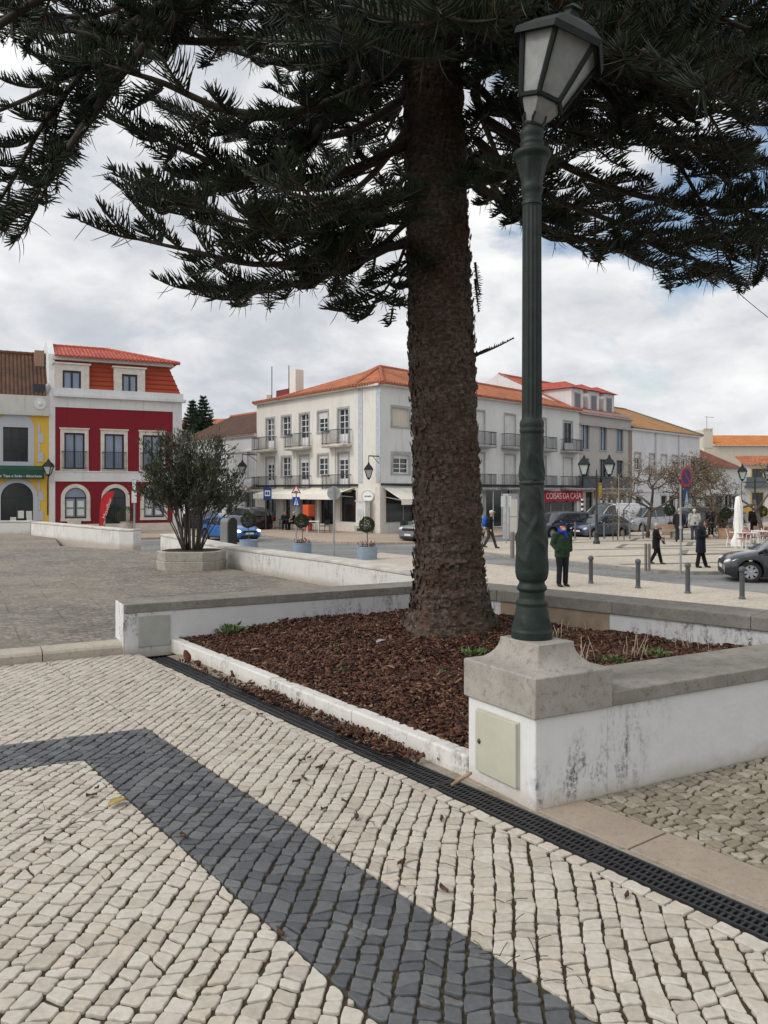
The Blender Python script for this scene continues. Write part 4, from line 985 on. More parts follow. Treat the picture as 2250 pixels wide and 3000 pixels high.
class Fac:
    """a facade: x runs right along it, y goes into the house, z up from the street"""
    def __init__(s, root, P, d):
        s.root = root; s.P = P; s.d = d.normalized(); s.nv = V(-s.d.y, s.d.x, 0)
        s.M = Matrix.Translation(V(P.x, P.y, ZS)) @ Matrix(((s.d.x, s.nv.x, 0, 0), (s.d.y, s.nv.y, 0, 0), (0, 0, 1, 0), (0, 0, 0, 1)))
        Mi = (Matrix.Translation(root.location) @ root.rotation_euler.to_matrix().to_4x4()).inverted(); s.L = Mi @ s.M
    def s(s, u):
        k = (u-CU)/F; return (k*s.P.y-s.P.x)/(s.d.x-k*s.d.y)
    def Y(s, t): return s.P.y+s.d.y*t
    def z(s, v, t): return H-(v-VH)*s.Y(t)/F-ZS
    def rect(s, u0, v0, u1, v1):
        a, b = s.s(u0), s.s(u1); m = (a+b)/2; return (a, s.z(v1, m), b, s.z(v0, m))
    def part(s, name, mb, m, parent=None, **k):
        mb.v = [s.L @ p for p in mb.v]; return mb.build(name, m, parent or s.root, **k)
    def wall(s, name, w, h, holes, m, z0=0.0, depth=.22, x0=0.0, dup=None):
        mb = MB(); xs = sorted({x0, w}|{min(max(r[0], x0), w) for r in holes}|{min(max(r[2], x0), w) for r in holes}); zs = sorted({z0, h}|{min(max(r[1], z0), h) for r in holes}|{min(max(r[3], z0), h) for r in holes})
        for i in range(len(xs)-1):
            for j in range(len(zs)-1):
                cx, cz = (xs[i]+xs[i+1])/2, (zs[j]+zs[j+1])/2
                if any(r[0] < cx < r[2] and r[1] < cz < r[3] for r in holes): continue
                mb.face([(xs[i], 0, zs[j]), (xs[i+1], 0, zs[j]), (xs[i+1], 0, zs[j+1]), (xs[i], 0, zs[j+1])])
        for r in holes:
            a, b, c, e = max(r[0], x0), max(r[1], z0), min(r[2], w), min(r[3], h)
            for p, q in (((a, b), (a, e)), ((a, e), (c, e)), ((c, e), (c, b)), ((c, b), (a, b))):
                mb.face([(p[0], 0, p[1]), (q[0], 0, q[1]), (q[0], depth, q[1]), (p[0], depth, p[1])])
        return s.part(name, mb, m)
    def window(s, r, trim, frame, glass, tw=.14, leaves=2, rows=2, shutter=0.0, shm=None, door=0.0, sill=True, name='window', hood=False, fw=.055):
        a, b, c, e = r; y = .13
        t = MB()
        if trim:
            t.box(a-tw, a, -.03, .02, b-.0, e+tw); t.box(c, c+tw, -.03, .02, b, e+tw); t.box(a, c, -.028, .02, e, e+tw)
            if sill: t.box(a-tw-.02, c+tw+.02, -.06, .06, b-.10, b-.001)
            if hood: t.box(a-tw-.06, c+tw+.06, -.09, .02, e+tw+.001, e+tw+.09)
            win = s.part(name, t, trim)
        fr = MB(); ww = (c-a)/leaves
        fr.box(a, c, y, y+.05, b, b+fw+door*(e-b)); fr.box(a, c, y, y+.05, e-fw, e)
        for i in range(leaves+1):
            x = a+i*ww; fr.box(max(a, x-fw*(.5 if 0 < i < leaves else 1)), min(c, x+fw*(.5 if 0 < i < leaves else 1)), y-.004, y+.046, b+fw, e-fw)
        zb = b+door*(e-b); ze = e-shutter*(e-b)
        for j in range(1, rows):
            zz = zb+(ze-zb)*j/rows; fr.box(a+fw, c-fw, y+.004, y+.04, zz-.018, zz+.018)
        if not trim: win = s.part(name, fr, frame)
        else: s.part('frame', fr, frame, win)
        g = MB(); g.box(a+.002, c-.002, y+.042, y+.06, b+.002, e-.002); s.part('pane', g, glass, win)
        if shutter > 0:
            h = MB(); z = e-.01; step = .07
            while z > e-shutter*(e-b): h.box(a+.02, c-.02, y-.03, y-.012, max(z-step+.008, e-shutter*(e-b)), z); z -= step
            s.part('shutter', h, shm or M_SHUT, win)
        return win
    def balcony(s, x0, x1, z, hr=.95, dep=.75, th=.12, rail=None, slabm=None, step=.115, panel=None):
        mb = MB(); mb.box(x0, x1, -dep, -.001, z-th, z); mb.box(x0+.05, x1-.05, -dep+.06, -.001, z-th-.07, z-th-.001)
        o = s.part('balcony', mb, slabm or M_SLABC)
        rl = MB(); y = -dep+.05; a, b = x0+.04, x1-.04
        for zz, r in ((z+hr, .022), (z+.09, .014)):
            rl.box(a, b, y-r, y+r, zz-r, zz+r); rl.box(a-r, a+r, y+r, -.002, zz-r, zz+r); rl.box(b-r, b+r, y+r, -.002, zz-r, zz+r)
        n = int((b-a)/step)
        for i in range(n+1):
            x = a+(b-a)*i/n; rl.box(x-.009, x+.009, y-.009, y+.009, z, z+hr-.02)
        for i in range(1, int(dep/step)):
            for x in (a, b): rl.box(x-.009, x+.009, y+i*step-.009, y+i*step+.009, z, z+hr-.02)
        s.part('railing', rl, rail or M_IRONR, o)
        if panel: 
            p = MB(); p.box(a, b, y-.03, y-.012, z+.05, z+hr-.05); s.part('panel', p, panel, o)
        return o
    def arch(s, r, tw, trim, frame, glass, name='window', bars=True, to_floor=False, mul=1):
        """round-headed opening r = (x0, z0, x1, ztop): proud stone ring, set-back glass"""
        a, b, c, e = r; R_ = (c-a)/2; cx = (a+c)/2; zc = e-R_
        out = [(cx+(R_+tw)*math.cos(math.pi*i/16), zc+(R_+tw)*math.sin(math.pi*i/16)) for i in range(17)]
        inn = [(cx+R_*math.cos(math.pi*i/16), zc+R_*math.sin(math.pi*i/16)) for i in range(17)]
        out = [(c+tw, b)]+out+[(a-tw, b)]; inn = [(c, b)]+inn+[(a, b)]
        mb = MB(); n = len(out)
        for i in range(n-1):
            mb.face([(out[i][0], -.05, out[i][1]), (inn[i][0], -.05, inn[i][1]), (inn[i+1][0], -.05, inn[i+1][1]), (out[i+1][0], -.05, out[i+1][1])][::-1])
            mb.face([(inn[i][0], -.05, inn[i][1]), (inn[i][0], .16, inn[i][1]), (inn[i+1][0], .16, inn[i+1][1]), (inn[i+1][0], -.05, inn[i+1][1])])
            mb.face([(out[i][0], -.05, out[i][1]), (out[i+1][0], -.05, out[i+1][1]), (out[i+1][0], 0, out[i+1][1]), (out[i][0], 0, out[i][1])])
        if not to_floor: mb.box(a-tw-.02, c+tw+.02, -.08, .10, b-.18, b-.001)
        win = s.part(name, mb, trim)
        g = MB(); poly = [(inn[i][0], inn[i][1]) for i in range(n)]; g.plate(poly, .14, .16); s.part('pane', g, glass, win)
        f = MB()
        for i in range(n-1):
            p, q = inn[i], inn[i+1]; f.tube([(p[0], .12, p[1]), (q[0], .12, q[1])], .045, 5)
        f.box(a, c, .09, .138, zc-.04, zc+.04); f.box(a, c, .09, .138, b, b+.08)
        for i in range(1, mul+1):
            x = a+(c-a)*i/(mul+1); f.box(x-.04, x+.04, .092, .136, b+.08, zc-.04 if bars else e-.03)
        s.part('frame', f, frame, win); return win
    def arch_wall(s, r, m):
        """fills the corners left between a round head and its square hole"""
        a, b, c, e = r; R_ = (c-a)/2; cx = (a+c)/2; zc = e-R_; mb = MB()
        for sg in (0, 1):
            pts = [(cx+R_*math.cos(math.pi*(i/16)), zc+R_*math.sin(math.pi*(i/16))) for i in (range(0, 9) if sg == 0 else range(8, 17))]
            cor = (c, e) if sg == 0 else (a, e)
            for p, q in zip(pts[:-1], pts[1:]): mb.face([(cor[0], 0, cor[1]), (p[0], 0, p[1]), (q[0], 0, q[1])])
        return mb
def roof_face(mb, pts, mi=0):
    """pts: eave left, eave right, then the upper edge back to the left; UV in metres"""
    p = [Vector(q) for q in pts]; ex = (p[1]-p[0]).normalized(); n = (p[1]-p[0]).cross(p[-1]-p[0]).normalized(); ey = n.cross(ex)
    mb.face(p, mi, [((q-p[0]).dot(ex), (q-p[0]).dot(ey)) for q in p])
def shell(F_, w, dep, h, m, name='side_walls', z0=0, left=True, right=True, roof=True):
    mb = MB()
    if left: mb.face([(0, dep, z0), (0, 0, z0), (0, 0, h), (0, dep, h)])
    if right: mb.face([(w, 0, z0), (w, dep, z0), (w, dep, h), (w, 0, h)])
    mb.face([(w, dep, z0), (0, dep, z0), (0, dep, h), (w, dep, h)])
    if roof: mb.face([(0, 0, h-.02), (w, 0, h-.02), (w, dep, h-.02), (0, dep, h-.02)])
    return F_.part(name, mb, m)
def eave_tiles(mb, p, q, r=.1, step=.26):
    p, q = Vector(p), Vector(q); L = (q-p).length; n = int(L/step); d = (q-p)/L; o = Vector((d.y, -d.x, 0))
    for i in range(n):
        c = p+d*(i+.5)*step; mb.tube([c-o*.18+V(0, 0, .06), c+o*.10], [r, r*1.05], 6)
def ridge(mb, p, q, r=.13, step=.4):
    p, q = Vector(p), Vector(q); L = (q-p).length; n = max(1, int(L/step))
    for i in range(n):
        a, b = p.lerp(q, i/n), p.lerp(q, (i+1.08)/n); mb.tube([a, b], [r*1.12, r*.95], 7)

# ---- corner house with the café
def corner_house():
    t = thing('apartment_house', 'cream white three storey corner house with iron balconies, orange tiled roof and café awnings', 'building', V(Ac.x, Ac.y, ZS))
    d = (Ac-Lc); LW = d.length; fa = Fac(t, Lc, d)
    eh = fa.z(1132, LW)                                       # eave height
    Bc = V(-.21, 50.15, 0); dR = V(.697, .717, 0); fb = Fac(t, Bc, dR); RW = fb.s(1697)
    fc = Fac(t, Ac, Bc-Ac); CW = (Bc-Ac).length
    c2 = lambda F_, x0, y0, x1, y1: F_.rect(600+x0/2.552, 1040+y0/2.552, 600+x1/2.552, 1040+y1/2.552)
    zu, zl = fa.z(1040+690/2.552, LW*.5), fa.z(1040+1003/2.552, LW*.5)
    wins, doors, holes = [], [], []
    dx = [(464, 516), (716, 772), (1002, 1068)]; wx = [(583, 634), (853, 913)]
    hd, hw = 2.35, 1.35
    for zf in (zu, zl):
        for x0, x1 in dx:
            a, b = fa.s(600+x0/2.552), fa.s(600+x1/2.552); c = (a+b)/2; doors.append((c-.58, zf, c+.58, zf+hd))
        for x0, x1 in wx:
            a, b = fa.s(600+x0/2.552), fa.s(600+x1/2.552); c = (a+b)/2; wins.append((c-.60, zf+.95, c+.60, zf+2.35))
    shops = [c2(fa, 452, 1090, 535, 1290), c2(fa, 592, 1100, 640, 1255), c2(fa, 720, 1105, 826, 1320), c2(fa, 860, 1105, 962, 1320), c2(fa, 1014, 1105, 1132, 1250)]
    shops = [(a, max(.0, b if i in (1, 4) else 0.0), c, e if e < 2.9 else 2.9) for i, (a, b, c, e) in enumerate(shops)]
    shops = [(a, (.75 if i in (1, 4) else .12), c, 2.85) for i, (a, b, c, e) in enumerate(shops)]
    fa.wall('wall', LW, eh, doors+wins+shops, M_CREAMW)
    for i, r in enumerate(doors): fa.window(r, M_GTRIM, M_WFR, M_GLASS, tw=.13, rows=4, door=.27, shutter=(.0, .0, .0, .22, .2, .18)[i], sill=False, name='balcony_door')
    for i, r in enumerate(wins): fa.window(r, M_GTRIM, M_WFR, M_GLASS, tw=.13, rows=3, shutter=(0, .35, 0, .18)[i])
    for k, zf in enumerate((zu, zl)):
        for x0, x1 in ((390, 548), (634, 803), (910, 1106)):
            a, b = fa.s(600+x0/2.552), fa.s(600+x1/2.552); c = (a+b)/2+.12; w = 1.28; fa.balcony(max(.05, c-w), c+w, zf-.02)
    mats = [(M_DFR, M_DARKIN), (M_WFR, M_DARKIN), (M_DFR, M_DARKIN), (M_DFR, M_DARKIN), (M_DFR, M_DARKIN)]
    for (r, (f, g), nm) in zip(shops, mats, ('shop_door', 'shop_window', 'shop_front', 'shop_door', 'shop_window')): fa.window(r, M_TRIM if nm != 'shop_front' else M_GTRIM, f, g, tw=.16, rows=1, leaves=1 if nm == 'shop_window' else 2, sill=False, name=nm)
    g = MB(); a, b, c, e = shops[0]; g.box(a+.05, c-.05, .10, .125, .14, 1.25); fa.part('green_door_panel', g, plain('dark_green_paint', (.015, .07, .06), .5, .1))
    mb = MB(); mb.box(0, LW, -.05, -.001, 3.12, 3.24); mb.tube([(0, -.1, 3.16)]+[(x, -.1, 3.16-.06*abs(math.sin(x*.9))) for x in np.linspace(.3, LW, 30)], .03, 5); fa.part('cable_band', mb, plain('black_cable', (.03, .03, .03), .8))
    mb = MB(); mb.box(0, LW, -.025, -.002, .12, .55); fa.part('plinth', mb, M_TRIM)
    for x in (fa.s(600+690/2.552), fa.s(600+975/2.552)):
        mb = MB(); mb.tube([(x, -.06, 3.3), (x, -.06, 5.9)], .045, 6); fa.part('drain_pipe', mb, M_WFR)
    # corner piece and right facade
    fc.wall('corner_wall', CW, eh, [], M_CREAMW)
    for x in (0.0, CW-.42):
        mb = MB(); mb.box(x, x+.42, -.03, -.001, 3.3, eh-.05); fc.part('corner_strip', mb, plain('pale_blue_grey_strip', (.43, .455, .48), .9, .15))
    mb = MB(); mb.box(CW-.5, CW-.02, -.04, -.002, .1, 3.05); fc.part('corner_pier', mb, M_TRIM)
    mb = MB(); cx, cz = CW*.48, 2.45; mb.plate([(cx+.58*math.cos(i*math.pi/12), cz+.38*math.sin(i*math.pi/12)) for i in range(24)], -.10, -.02); sg = fc.part('oval_sign', mb, plain('white_enamel', (.74, .75, .72), .4, .04))
    mb = MB()
    for i in range(24): mb.tube([(cx+.55*math.cos(i*math.pi/12), -.105, cz+.35*math.sin(i*math.pi/12)), (cx+.55*math.cos((i+1)*math.pi/12), -.105, cz+.35*math.sin((i+1)*math.pi/12))], .014, 4)
    fc.part('sign_border', mb, plain('dark_green_paint_line', (.03, .06, .05), .6), sg)
    writing('camelo', .70, .16, plain('black_letters', (.02, .02, .02), .6), sg, fc.L @ Matrix.Translation((cx-.35, -.106, cz-.06)))
    c3 = lambda x0, y0, x1, y1: fb.rect(1350+x0/1.8433, 1050+y0/1.8433, 1350+x1/1.8433, 1050+y1/1.8433)
    holes = []; W_ = []
    sx = [(1400, 1530, 2)]
    for (x0, y0, x1, y1) in ((1402, 398, 1526, 535), (1408, 748, 1526, 885)):
        r = c2(fb, x0, y0, x1, y1); W_.append(r)
    zu2, zl2 = fb.z(1050+490/1.8433, RW*.75), fb.z(1050+698/1.8433, RW*.75)
    D_ = []; cent = [fb.s(1350+x/1.8433) for x in (140, 265, 455, 578)]; cent[2] = fb.s(1350+462/1.8433)
    cs = [cent[1]-2*(cent[3]-cent[1])/2.0*.75, cent[1]-(cent[3]-cent[1])*.47, cent[1], (cent[1]+cent[3])/2+.15, cent[3]]
    for zf in (zu2, zl2):
        for c in cs: D_.append((c-.68, zf, c+.68, zf+2.45))
    SH = [c3(135, 735, 275, 930), c3(440, 765, 620, 880)]
    s0 = fb.s(1350+440/1.8433)
    SH = [(SH[0][0], .12, SH[0][2], 2.9), (s0-2.2, .5, fb.s(1350+622/1.8433), 2.5), (fb.s(1130), .75, fb.s(1290), 2.85), (fb.s(1330), .12, fb.s(1395), 2.85)]
    fb.wall('wall', RW, eh, W_+D_+SH, M_WHITEW)
    fb.window(W_[0], M_GTRIM, M_WFR, M_GLASS, tw=.16, shutter=.97, shm=M_SHUTB); fb.window(W_[1], M_GTRIM, M_WFR, M_GLASS, tw=.22, leaves=2, rows=3, shutter=.2)
    for i, r in enumerate(D_): fb.window(r, M_GTRIM, M_WFR if i % 5 != 4 or i > 4 else M_DFR, M_GLASS, tw=.10, rows=3, door=.2, shutter=.05 if i in (4, 3, 8) else .96, sill=False, name='balcony_door')
    for zf in (zu2, zl2):
        for c in cs: fb.balcony(c-1.15, c+1.25 if c < RW-1.4 else RW-.08, zf-.02, slabm=M_GTRIM)
    a = cs[4]-.35; mb = MB(); mb.box(a-.4, a+.4, -.5, -.15, zu2+.05, zu2+.62); mb.plate([(a+.16+.22*math.cos(i*math.pi/8), zu2+.34+.22*math.sin(i*math.pi/8)) for i in range(16)], -.515, -.5); fb.part('air_conditioner', mb, M_WFR)
    fb.window(SH[0], M_GTRIM, M_WFR, M_DARKIN, tw=.35, rows=1, leaves=3, sill=False, name='shop_front')
    fb.window(SH[1], M_GTRIM, M_GTRIM, M_DARKIN, tw=.1, rows=1, leaves=4, sill=False, name='shop_front')
    fb.window(SH[2], M_TRIM, M_GTRIM, M_DARKIN, tw=.15, rows=1, leaves=3, sill=False, name='shop_front'); fb.window(SH[3], M_TRIM, M_GTRIM, M_DARKIN, tw=.15, rows=1, leaves=2, sill=False, name='shop_door')
    mb = MB(); mb.box(0, RW, -.06, -.002, 3.14, 3.27); mb.tube([(x, -.12, 3.2-.08*abs(math.sin(x*.7))) for x in np.linspace(0, RW, 40)], .035, 5); fb.part('cable_band', mb, MATS['black_cable'])
    mb = MB(); mb.box(SH[0][0]-.5, SH[0][2]+.35, -.03, -.002, 2.93, 3.13); mb.box(SH[0][2]+.36, SH[0][2]+1.9, -.03, -.002, .12, 3.13); fb.part('grey_cladding', mb, M_GTRIM)
    # roof: two wings, hipped at the corner and at the far left end
    nL, nR = fa.nv, fb.nv; dep = 4.6; ov = .35; z0 = eh+ZS; zr = z0+2.0
    P = PX(1113, 1072, 56.3); P.z = zr
    Lr = Lc+d.normalized()*3.7; PLn = Lc+d.normalized()*7.6+nL*dep; PLn.z = zr-.15; PRn = Bc+dR*(RW)+nR*(dep+.6); PRn.z = zr
    e = lambda p, n, x=0: V(p.x-n.x*ov, p.y-n.y*ov, z0+.02)
    L_e, A_e, B_e, R_e = e(Lr, nL), e(Ac, nL), e(Bc, nR), e(Bc+dR*RW, nR)
    A_e = A_e+V(0, -.05, 0); B_e = B_e+V(-.1, -.1, 0)
    Lb = Lr+nL*2*dep; Lb.z = z0; Rb = Bc+dR*RW+nR*2*(dep+.6); Rb.z = z0
    I_ = P+V(0, 5.5, 0); I_.z = z0
    mb = MB(); roof_face(mb, [L_e, A_e, P, PLn]); roof_face(mb, [A_e, B_e, P]); roof_face(mb, [B_e, R_e, PRn, P]); roof_face(mb, [Lb, L_e, PLn]); roof_face(mb, [I_, Lb, PLn, P]); roof_face(mb, [Rb, I_, P, PRn])
    mb.face([e(Bc+dR*RW, nR), Rb, PRn])
    rf = mb.build('roof', M_TILE_OLD, t, world=True)
    mb = MB(); ridge(mb, PLn, P); ridge(mb, P, PRn); ridge(mb, A_e, P); ridge(mb, B_e, P); ridge(mb, L_e, PLn); mb.build('ridge_tiles', M_RIDGE, rf, world=True)
    mb = MB()
    for p, q, n in ((e(Lc, nL), A_e, nL), (A_e, B_e, fc.nv), (B_e, R_e, nR)):
        eave_tiles(mb, p, q)
    mb.build('eave_tiles', M_RIDGE, rf, world=True)
    mb = MB()
    for F_, w in ((fa, LW), (fc, CW), (fb, RW)):
        mm = MB(); mm.box(-.05, w+.05, -.28, 0, eh-.14, eh-.02); mm.v = [F_.M @ p for p in mm.v]; mb.add(mm.v, mm.f)
    mb.build('eave_moulding', M_CREAMW, t, world=True)
    mb = MB()
    for p, q in ((Lq_ := Lc+nL*2*dep, Lb), (Lb, I_), (I_, Rb), (Rb, Bc+dR*RW)): mb.face([V(p.x, p.y, ZS), V(q.x, q.y, ZS), V(q.x, q.y, z0), V(p.x, p.y, z0)])
    Lq = Lc+nL*2*dep; mb.face([V(Lc.x, Lc.y, ZS), V(Lq.x, Lq.y, ZS), V(Lq.x, Lq.y, z0), V(Lc.x, Lc.y, z0)]); mb.face([V(Lc.x, Lc.y, z0-.01), V(Lr.x, Lr.y, z0-.01), V(Lb.x, Lb.y, z0-.01), V(Lq.x, Lq.y, z0-.01)])
    mb.build('back_walls', M_CREAMW, t, world=True)
    # chimney and roof terrace at the left end
    c = Lc+d.normalized()*4.1+nL*1.0
    mb = MB(); M = along(V(c.x, c.y, 0), d.normalized(), nL); mb.box(-.42, .42, -.35, .35, z0-.1, 10.55, 0, M); ch = mb.build('chimney', M_CREAMW, rf, world=True)
    c = Lc+nL*.6; M = along(V(c.x, c.y, 0), d.normalized(), nL); mb = MB(); mb.box(.1, .5, 0, .5, z0, z0+.7, 0, M); mb.box(.5, 3.2, .9, 1.3, z0, z0+.75, 0, M); mb.build('terrace_wall', M_CREAMW, t, world=True)
    mb = MB(); mb.box(.9, 2.7, .6, .8, z0+.4, z0+1.0, 0, M); mb.build('terrace_awning', plain('dark_red_canvas', (.16, .03, .03), .9, .2), t, world=True)
    mb = MB(); mb.tube([M @ V(.6, .4, z0), M @ V(.6, .4, z0+2.9)], .035, 5); mb.tube([M @ V(2.9, .5, z0), M @ V(2.9, .5, z0+2.7)], .035, 5); mb.build('mast', M_IRONR, t, world=True)
    # awnings
    def awning(F_, x0, x1, zt, drop, out, label, val=.32):
        o = thing('awning', label, 'awning', F_.M @ V((x0+x1)/2, 0, 2.2)); mb = MB(); n = int((x1-x0)/.6)
        mb.add([F_.M @ V(x0, -.05, zt), F_.M @ V(x1, -.05, zt), F_.M @ V(x1, -out, zt-drop), F_.M @ V(x0, -out, zt-drop), F_.M @ V(x0, -.05, zt-.02), F_.M @ V(x1, -.05, zt-.02), F_.M @ V(x1, -out, zt-drop-.02), F_.M @ V(x0, -out, zt-drop-.02)],
               [(0, 1, 2, 3), (7, 6, 5, 4), (0, 4, 5, 1), (1, 5, 6, 2), (2, 6, 7, 3), (3, 7, 4, 0)]); mb.build('canopy', plain('cream_canvas', (.70, .655, .56), .9, .12, 1.5), o, world=True)
        mb = MB(); M = F_.M; mb.box(x0, x1, -out-.02, -out-.001, zt-drop-val, zt-drop+.03, 0, M); vl = mb.build('valance', plain('pale_canvas', (.78, .74, .66), .9, .1, 1.5), o, world=True)
        mb = MB()
        for x in (x0+.15, x1-.15): mb.tube([M @ V(x, -.05, zt-.6), M @ V(x, -out+.05, zt-drop-.05)], .03, 5)
        mb.build('arm', M_GTRIM, o, world=True); return o
    awning(fa, fa.s(800), fa.s(916), 3.0, .45, 1.7, 'left half of the long cream café awning behind the crossing sign')
    awning(fa, fa.s(917), fa.s(1040), 3.0, .45, 1.7, 'right half of the long cream café awning behind the round road sign')
    awning(fb, fb.s(1122), fb.s(1330), 3.0, .75, 1.6, 'cream awning on the right side of the corner house beside the tree trunk')
    # red banner
    bn = thing('banner', 'red shop banner with white lettering hanging under the balconies right of the lamp post', 'banner', fb.M @ V((SH[1][0]+SH[1][2])/2, -.1, 2.4))
    x0, x1 = SH[1][0]+.1, fb.s(1350+648/1.8433); mb = MB(); n = 26; zt, zb = fb.z(1050+716/1.8433, x1), fb.z(1050+770/1.8433, x1)
    vs = []
    for i in range(n+1):
        x = x0+(x1-x0)*i/n; y = -.18-.02*math.sin(i*1.7); zz = zb+.08*math.sin(i*1.1)*(i % 3 == 0); vs += [fb.M @ V(x, y, zt), fb.M @ V(x, y, zz), fb.M @ V(x, y+.015, zt), fb.M @ V(x, y+.015, zz)]
    mb.add(vs, [(4*i, 4*i+1, 4*i+5, 4*i+4) for i in range(n)]+[(4*i+2, 4*i+6, 4*i+7, 4*i+3) for i in range(n)]); c_ = mb.build('cloth', plain('red_banner_cloth', (.42, .018, .030), .8, .25, 2), bn, world=True)
    u0 = fb.s(1350+440/1.8433); Mi = (Matrix.Translation(bn.location)).inverted()
    writing('COISAS DA CASA', x1-u0-.5, (zt-zb)*.62, plain('white_letters', (.72, .68, .66), .7), c_, Mi @ fb.M @ Matrix.Translation((u0+.2, -.215, zb+(zt-zb)*.25)))
    return fa, fb, fc, eh, RW, LW
FA, FB, FC, EH, RW, LW = corner_house()

# ---- grey tiled house with dormers
def grey_house():
    P = FB.P+FB.d*RW; t = thing('town_house', 'grey tiled three storey house with red roof and three white dormers', 'building', V(P.x, P.y, ZS)); f = Fac(t, P, FB.d)
    w = f.s(1850); h = f.z(1210, .1); c3 = lambda x0, y0, x1, y1: f.rect(1350+x0/1.8433, 1050+y0/1.8433, 1350+x1/1.8433, 1050+y1/1.8433)
    up = [c3(654, 395, 690, 488), c3(751, 404, 785, 495), c3(841, 414, 875, 505)]; lo = [c3(652, 575, 690, 700), c3(751, 580, 787, 700), c3(841, 585, 877, 703)]
    fx = lambda L, hh: [((a+c)/2-.62, L[1][1], (a+c)/2+.62, L[1][1]+hh) for (a, b, c, e) in L]
    up, lo = fx(up, 2.1), fx(lo, 2.5); sh = [(f.s(1716), .12, f.s(1737), 2.7), (f.s(1757), .12, f.s(1832), 2.55)]
    f.wall('wall', w, h, up+lo+sh, M_GREYW)
    for r in up: f.window(r, M_GTRIM, M_DFR, M_GLASSB, tw=.06, rows=1, sill=True)
    for r in lo: f.window(r, M_GTRIM, M_DFR, M_GLASS, tw=.06, rows=1, sill=False); f.balcony(r[0]-.5, min(w-.1, r[2]+.5), r[1]+.0, 1.0, .5, panel=plain('dark_balcony_panel', (.055, .06, .07), .5, .1), slabm=M_GTRIM)
    f.window(sh[0], None, M_DFR, M_DARKIN, leaves=1, rows=1, name='house_door'); f.window(sh[1], M_GTRIM, M_GTRIM, M_DARKIN, tw=.1, leaves=4, rows=1, sill=False, name='shop_front')
    for i in range(5): mb = MB(); mb.box(sh[1][0]+.2+i*.95, sh[1][0]+.65+i*.95, .1, .118, 1.2+.25*(i % 2), 2.0+.2*(i % 2)); f.part('window_notice', mb, M_PAPER)
    mb = MB(); mb.box(0, w, -.22, -.001, h-1.0, h-.85); mb.box(0, w, -.25, 0, h-.08, h+.02); f.part('cornice', mb, M_GTRIM)
    mb = MB(); mb.box(w-.55, w, -.06, -.002, 0, h-1.0); f.part('brown_pier', mb, plain('brown_stone', (.26, .19, .15), .85, .15, 2))
    mb = MB(); mb.box(f.s(1740), f.s(1748), -.5, -.06, 2.2, 3.5); f.part('hanging_sign', mb, plain('yellow_sign', (.50, .32, .07), .6, .1))
    writing('CasaRosada', f.s(1838)-f.s(1757), .8, plain('gilt_letters', (.34, .21, .07), .5, .2), t, f.L @ Matrix.Translation((f.s(1757), -.05, 2.75)))
    # roof with the bare white gable over the lower neighbour
    dep = 8.3; zr = h+4.1; mb = MB(); roof_face(mb, [(0, -.2, h+.0), (w, -.2, h), (w, dep, zr), (0, dep, zr)]); roof_face(mb, [(w, 2*dep, h), (0, 2*dep, h), (0, dep, zr), (w, dep, zr)])
    rf = f.part('roof', mb, M_TILE_NEW)
    mb = MB(); mb.face([(-.02, 2*dep, 0), (-.02, 0, 0), (-.02, 0, h), (-.02, dep, zr+.1), (-.02, 2*dep, h)]); mb.face([(w, 0, 0), (w, 2*dep, 0), (w, 2*dep, h), (w, dep, zr), (w, 0, h)]); mb.face([(w, 2*dep, 0), (0, 2*dep, 0), (0, 2*dep, h), (w, 2*dep, h)]); f.part('gable_walls', mb, M_WHITEW)
    mb = MB(); ridge(mb, (0, dep, zr), (w, dep, zr)); ridge(mb, (0.05, -.1, h+.1), (.05, dep, zr+.08), .1); f.part('ridge_tiles', mb, MATS['ridge_tile_clay'], rf)
    # dormers
    for i, (xa, xb) in enumerate(((566, 622), (668, 722), (762, 805))):
        a = w*(.10+.30*i); b = a+w*.21; y0 = 1.3; zb = h+.15; zt = h+2.35; yb = y0+dep*(zt-h-.6)/(zr-h)
        m = MB(); m.face([(a, y0, zb), (b, y0, zb), (b, y0, zt), (a, y0, zt)]); m.face([(a, 6, zb), (a, y0, zb), (a, y0, zt), (a, 6, zt)]); m.face([(b, y0, zb), (b, 6, zb), (b, 6, zt), (b, y0, zt)]); dm = f.part('dormer', m, M_WHITEW)
        m = MB(); c = (a+b)/2; o = .3; roof_face(m, [(a-o, y0-o, zt), (b+o, y0-o, zt), (c, y0+1.2, zt+.75)]); roof_face(m, [(a-o, 7, zt), (a-o, y0-o, zt), (c, y0+1.2, zt+.75), (c, 7, zt+.75)]); roof_face(m, [(b+o, y0-o, zt), (b+o, 7, zt), (c, 7, zt+.75), (c, y0+1.2, zt+.75)]); f.part('dormer_roof', m, M_TILE_NEW, dm)
        m = MB(); q = (b-a)*.24; m.box(a+q, b-q, y0-.04, y0-.01, zb+.5, zt-.35); f.part('dormer_frame', m, M_GTRIM, dm); m = MB(); m.box(a+q+.12, b-q-.12, y0-.06, y0-.042, zb+.6, zt-.45); f.part('dormer_pane', m, M_GLASS, dm)
    mb = MB(); mb.box(-.0, w, .2, .3, h+.02, h+.4); f.part('parapet', mb, M_GREYW)
    return f, w, h
FG, WG, HG = grey_house()

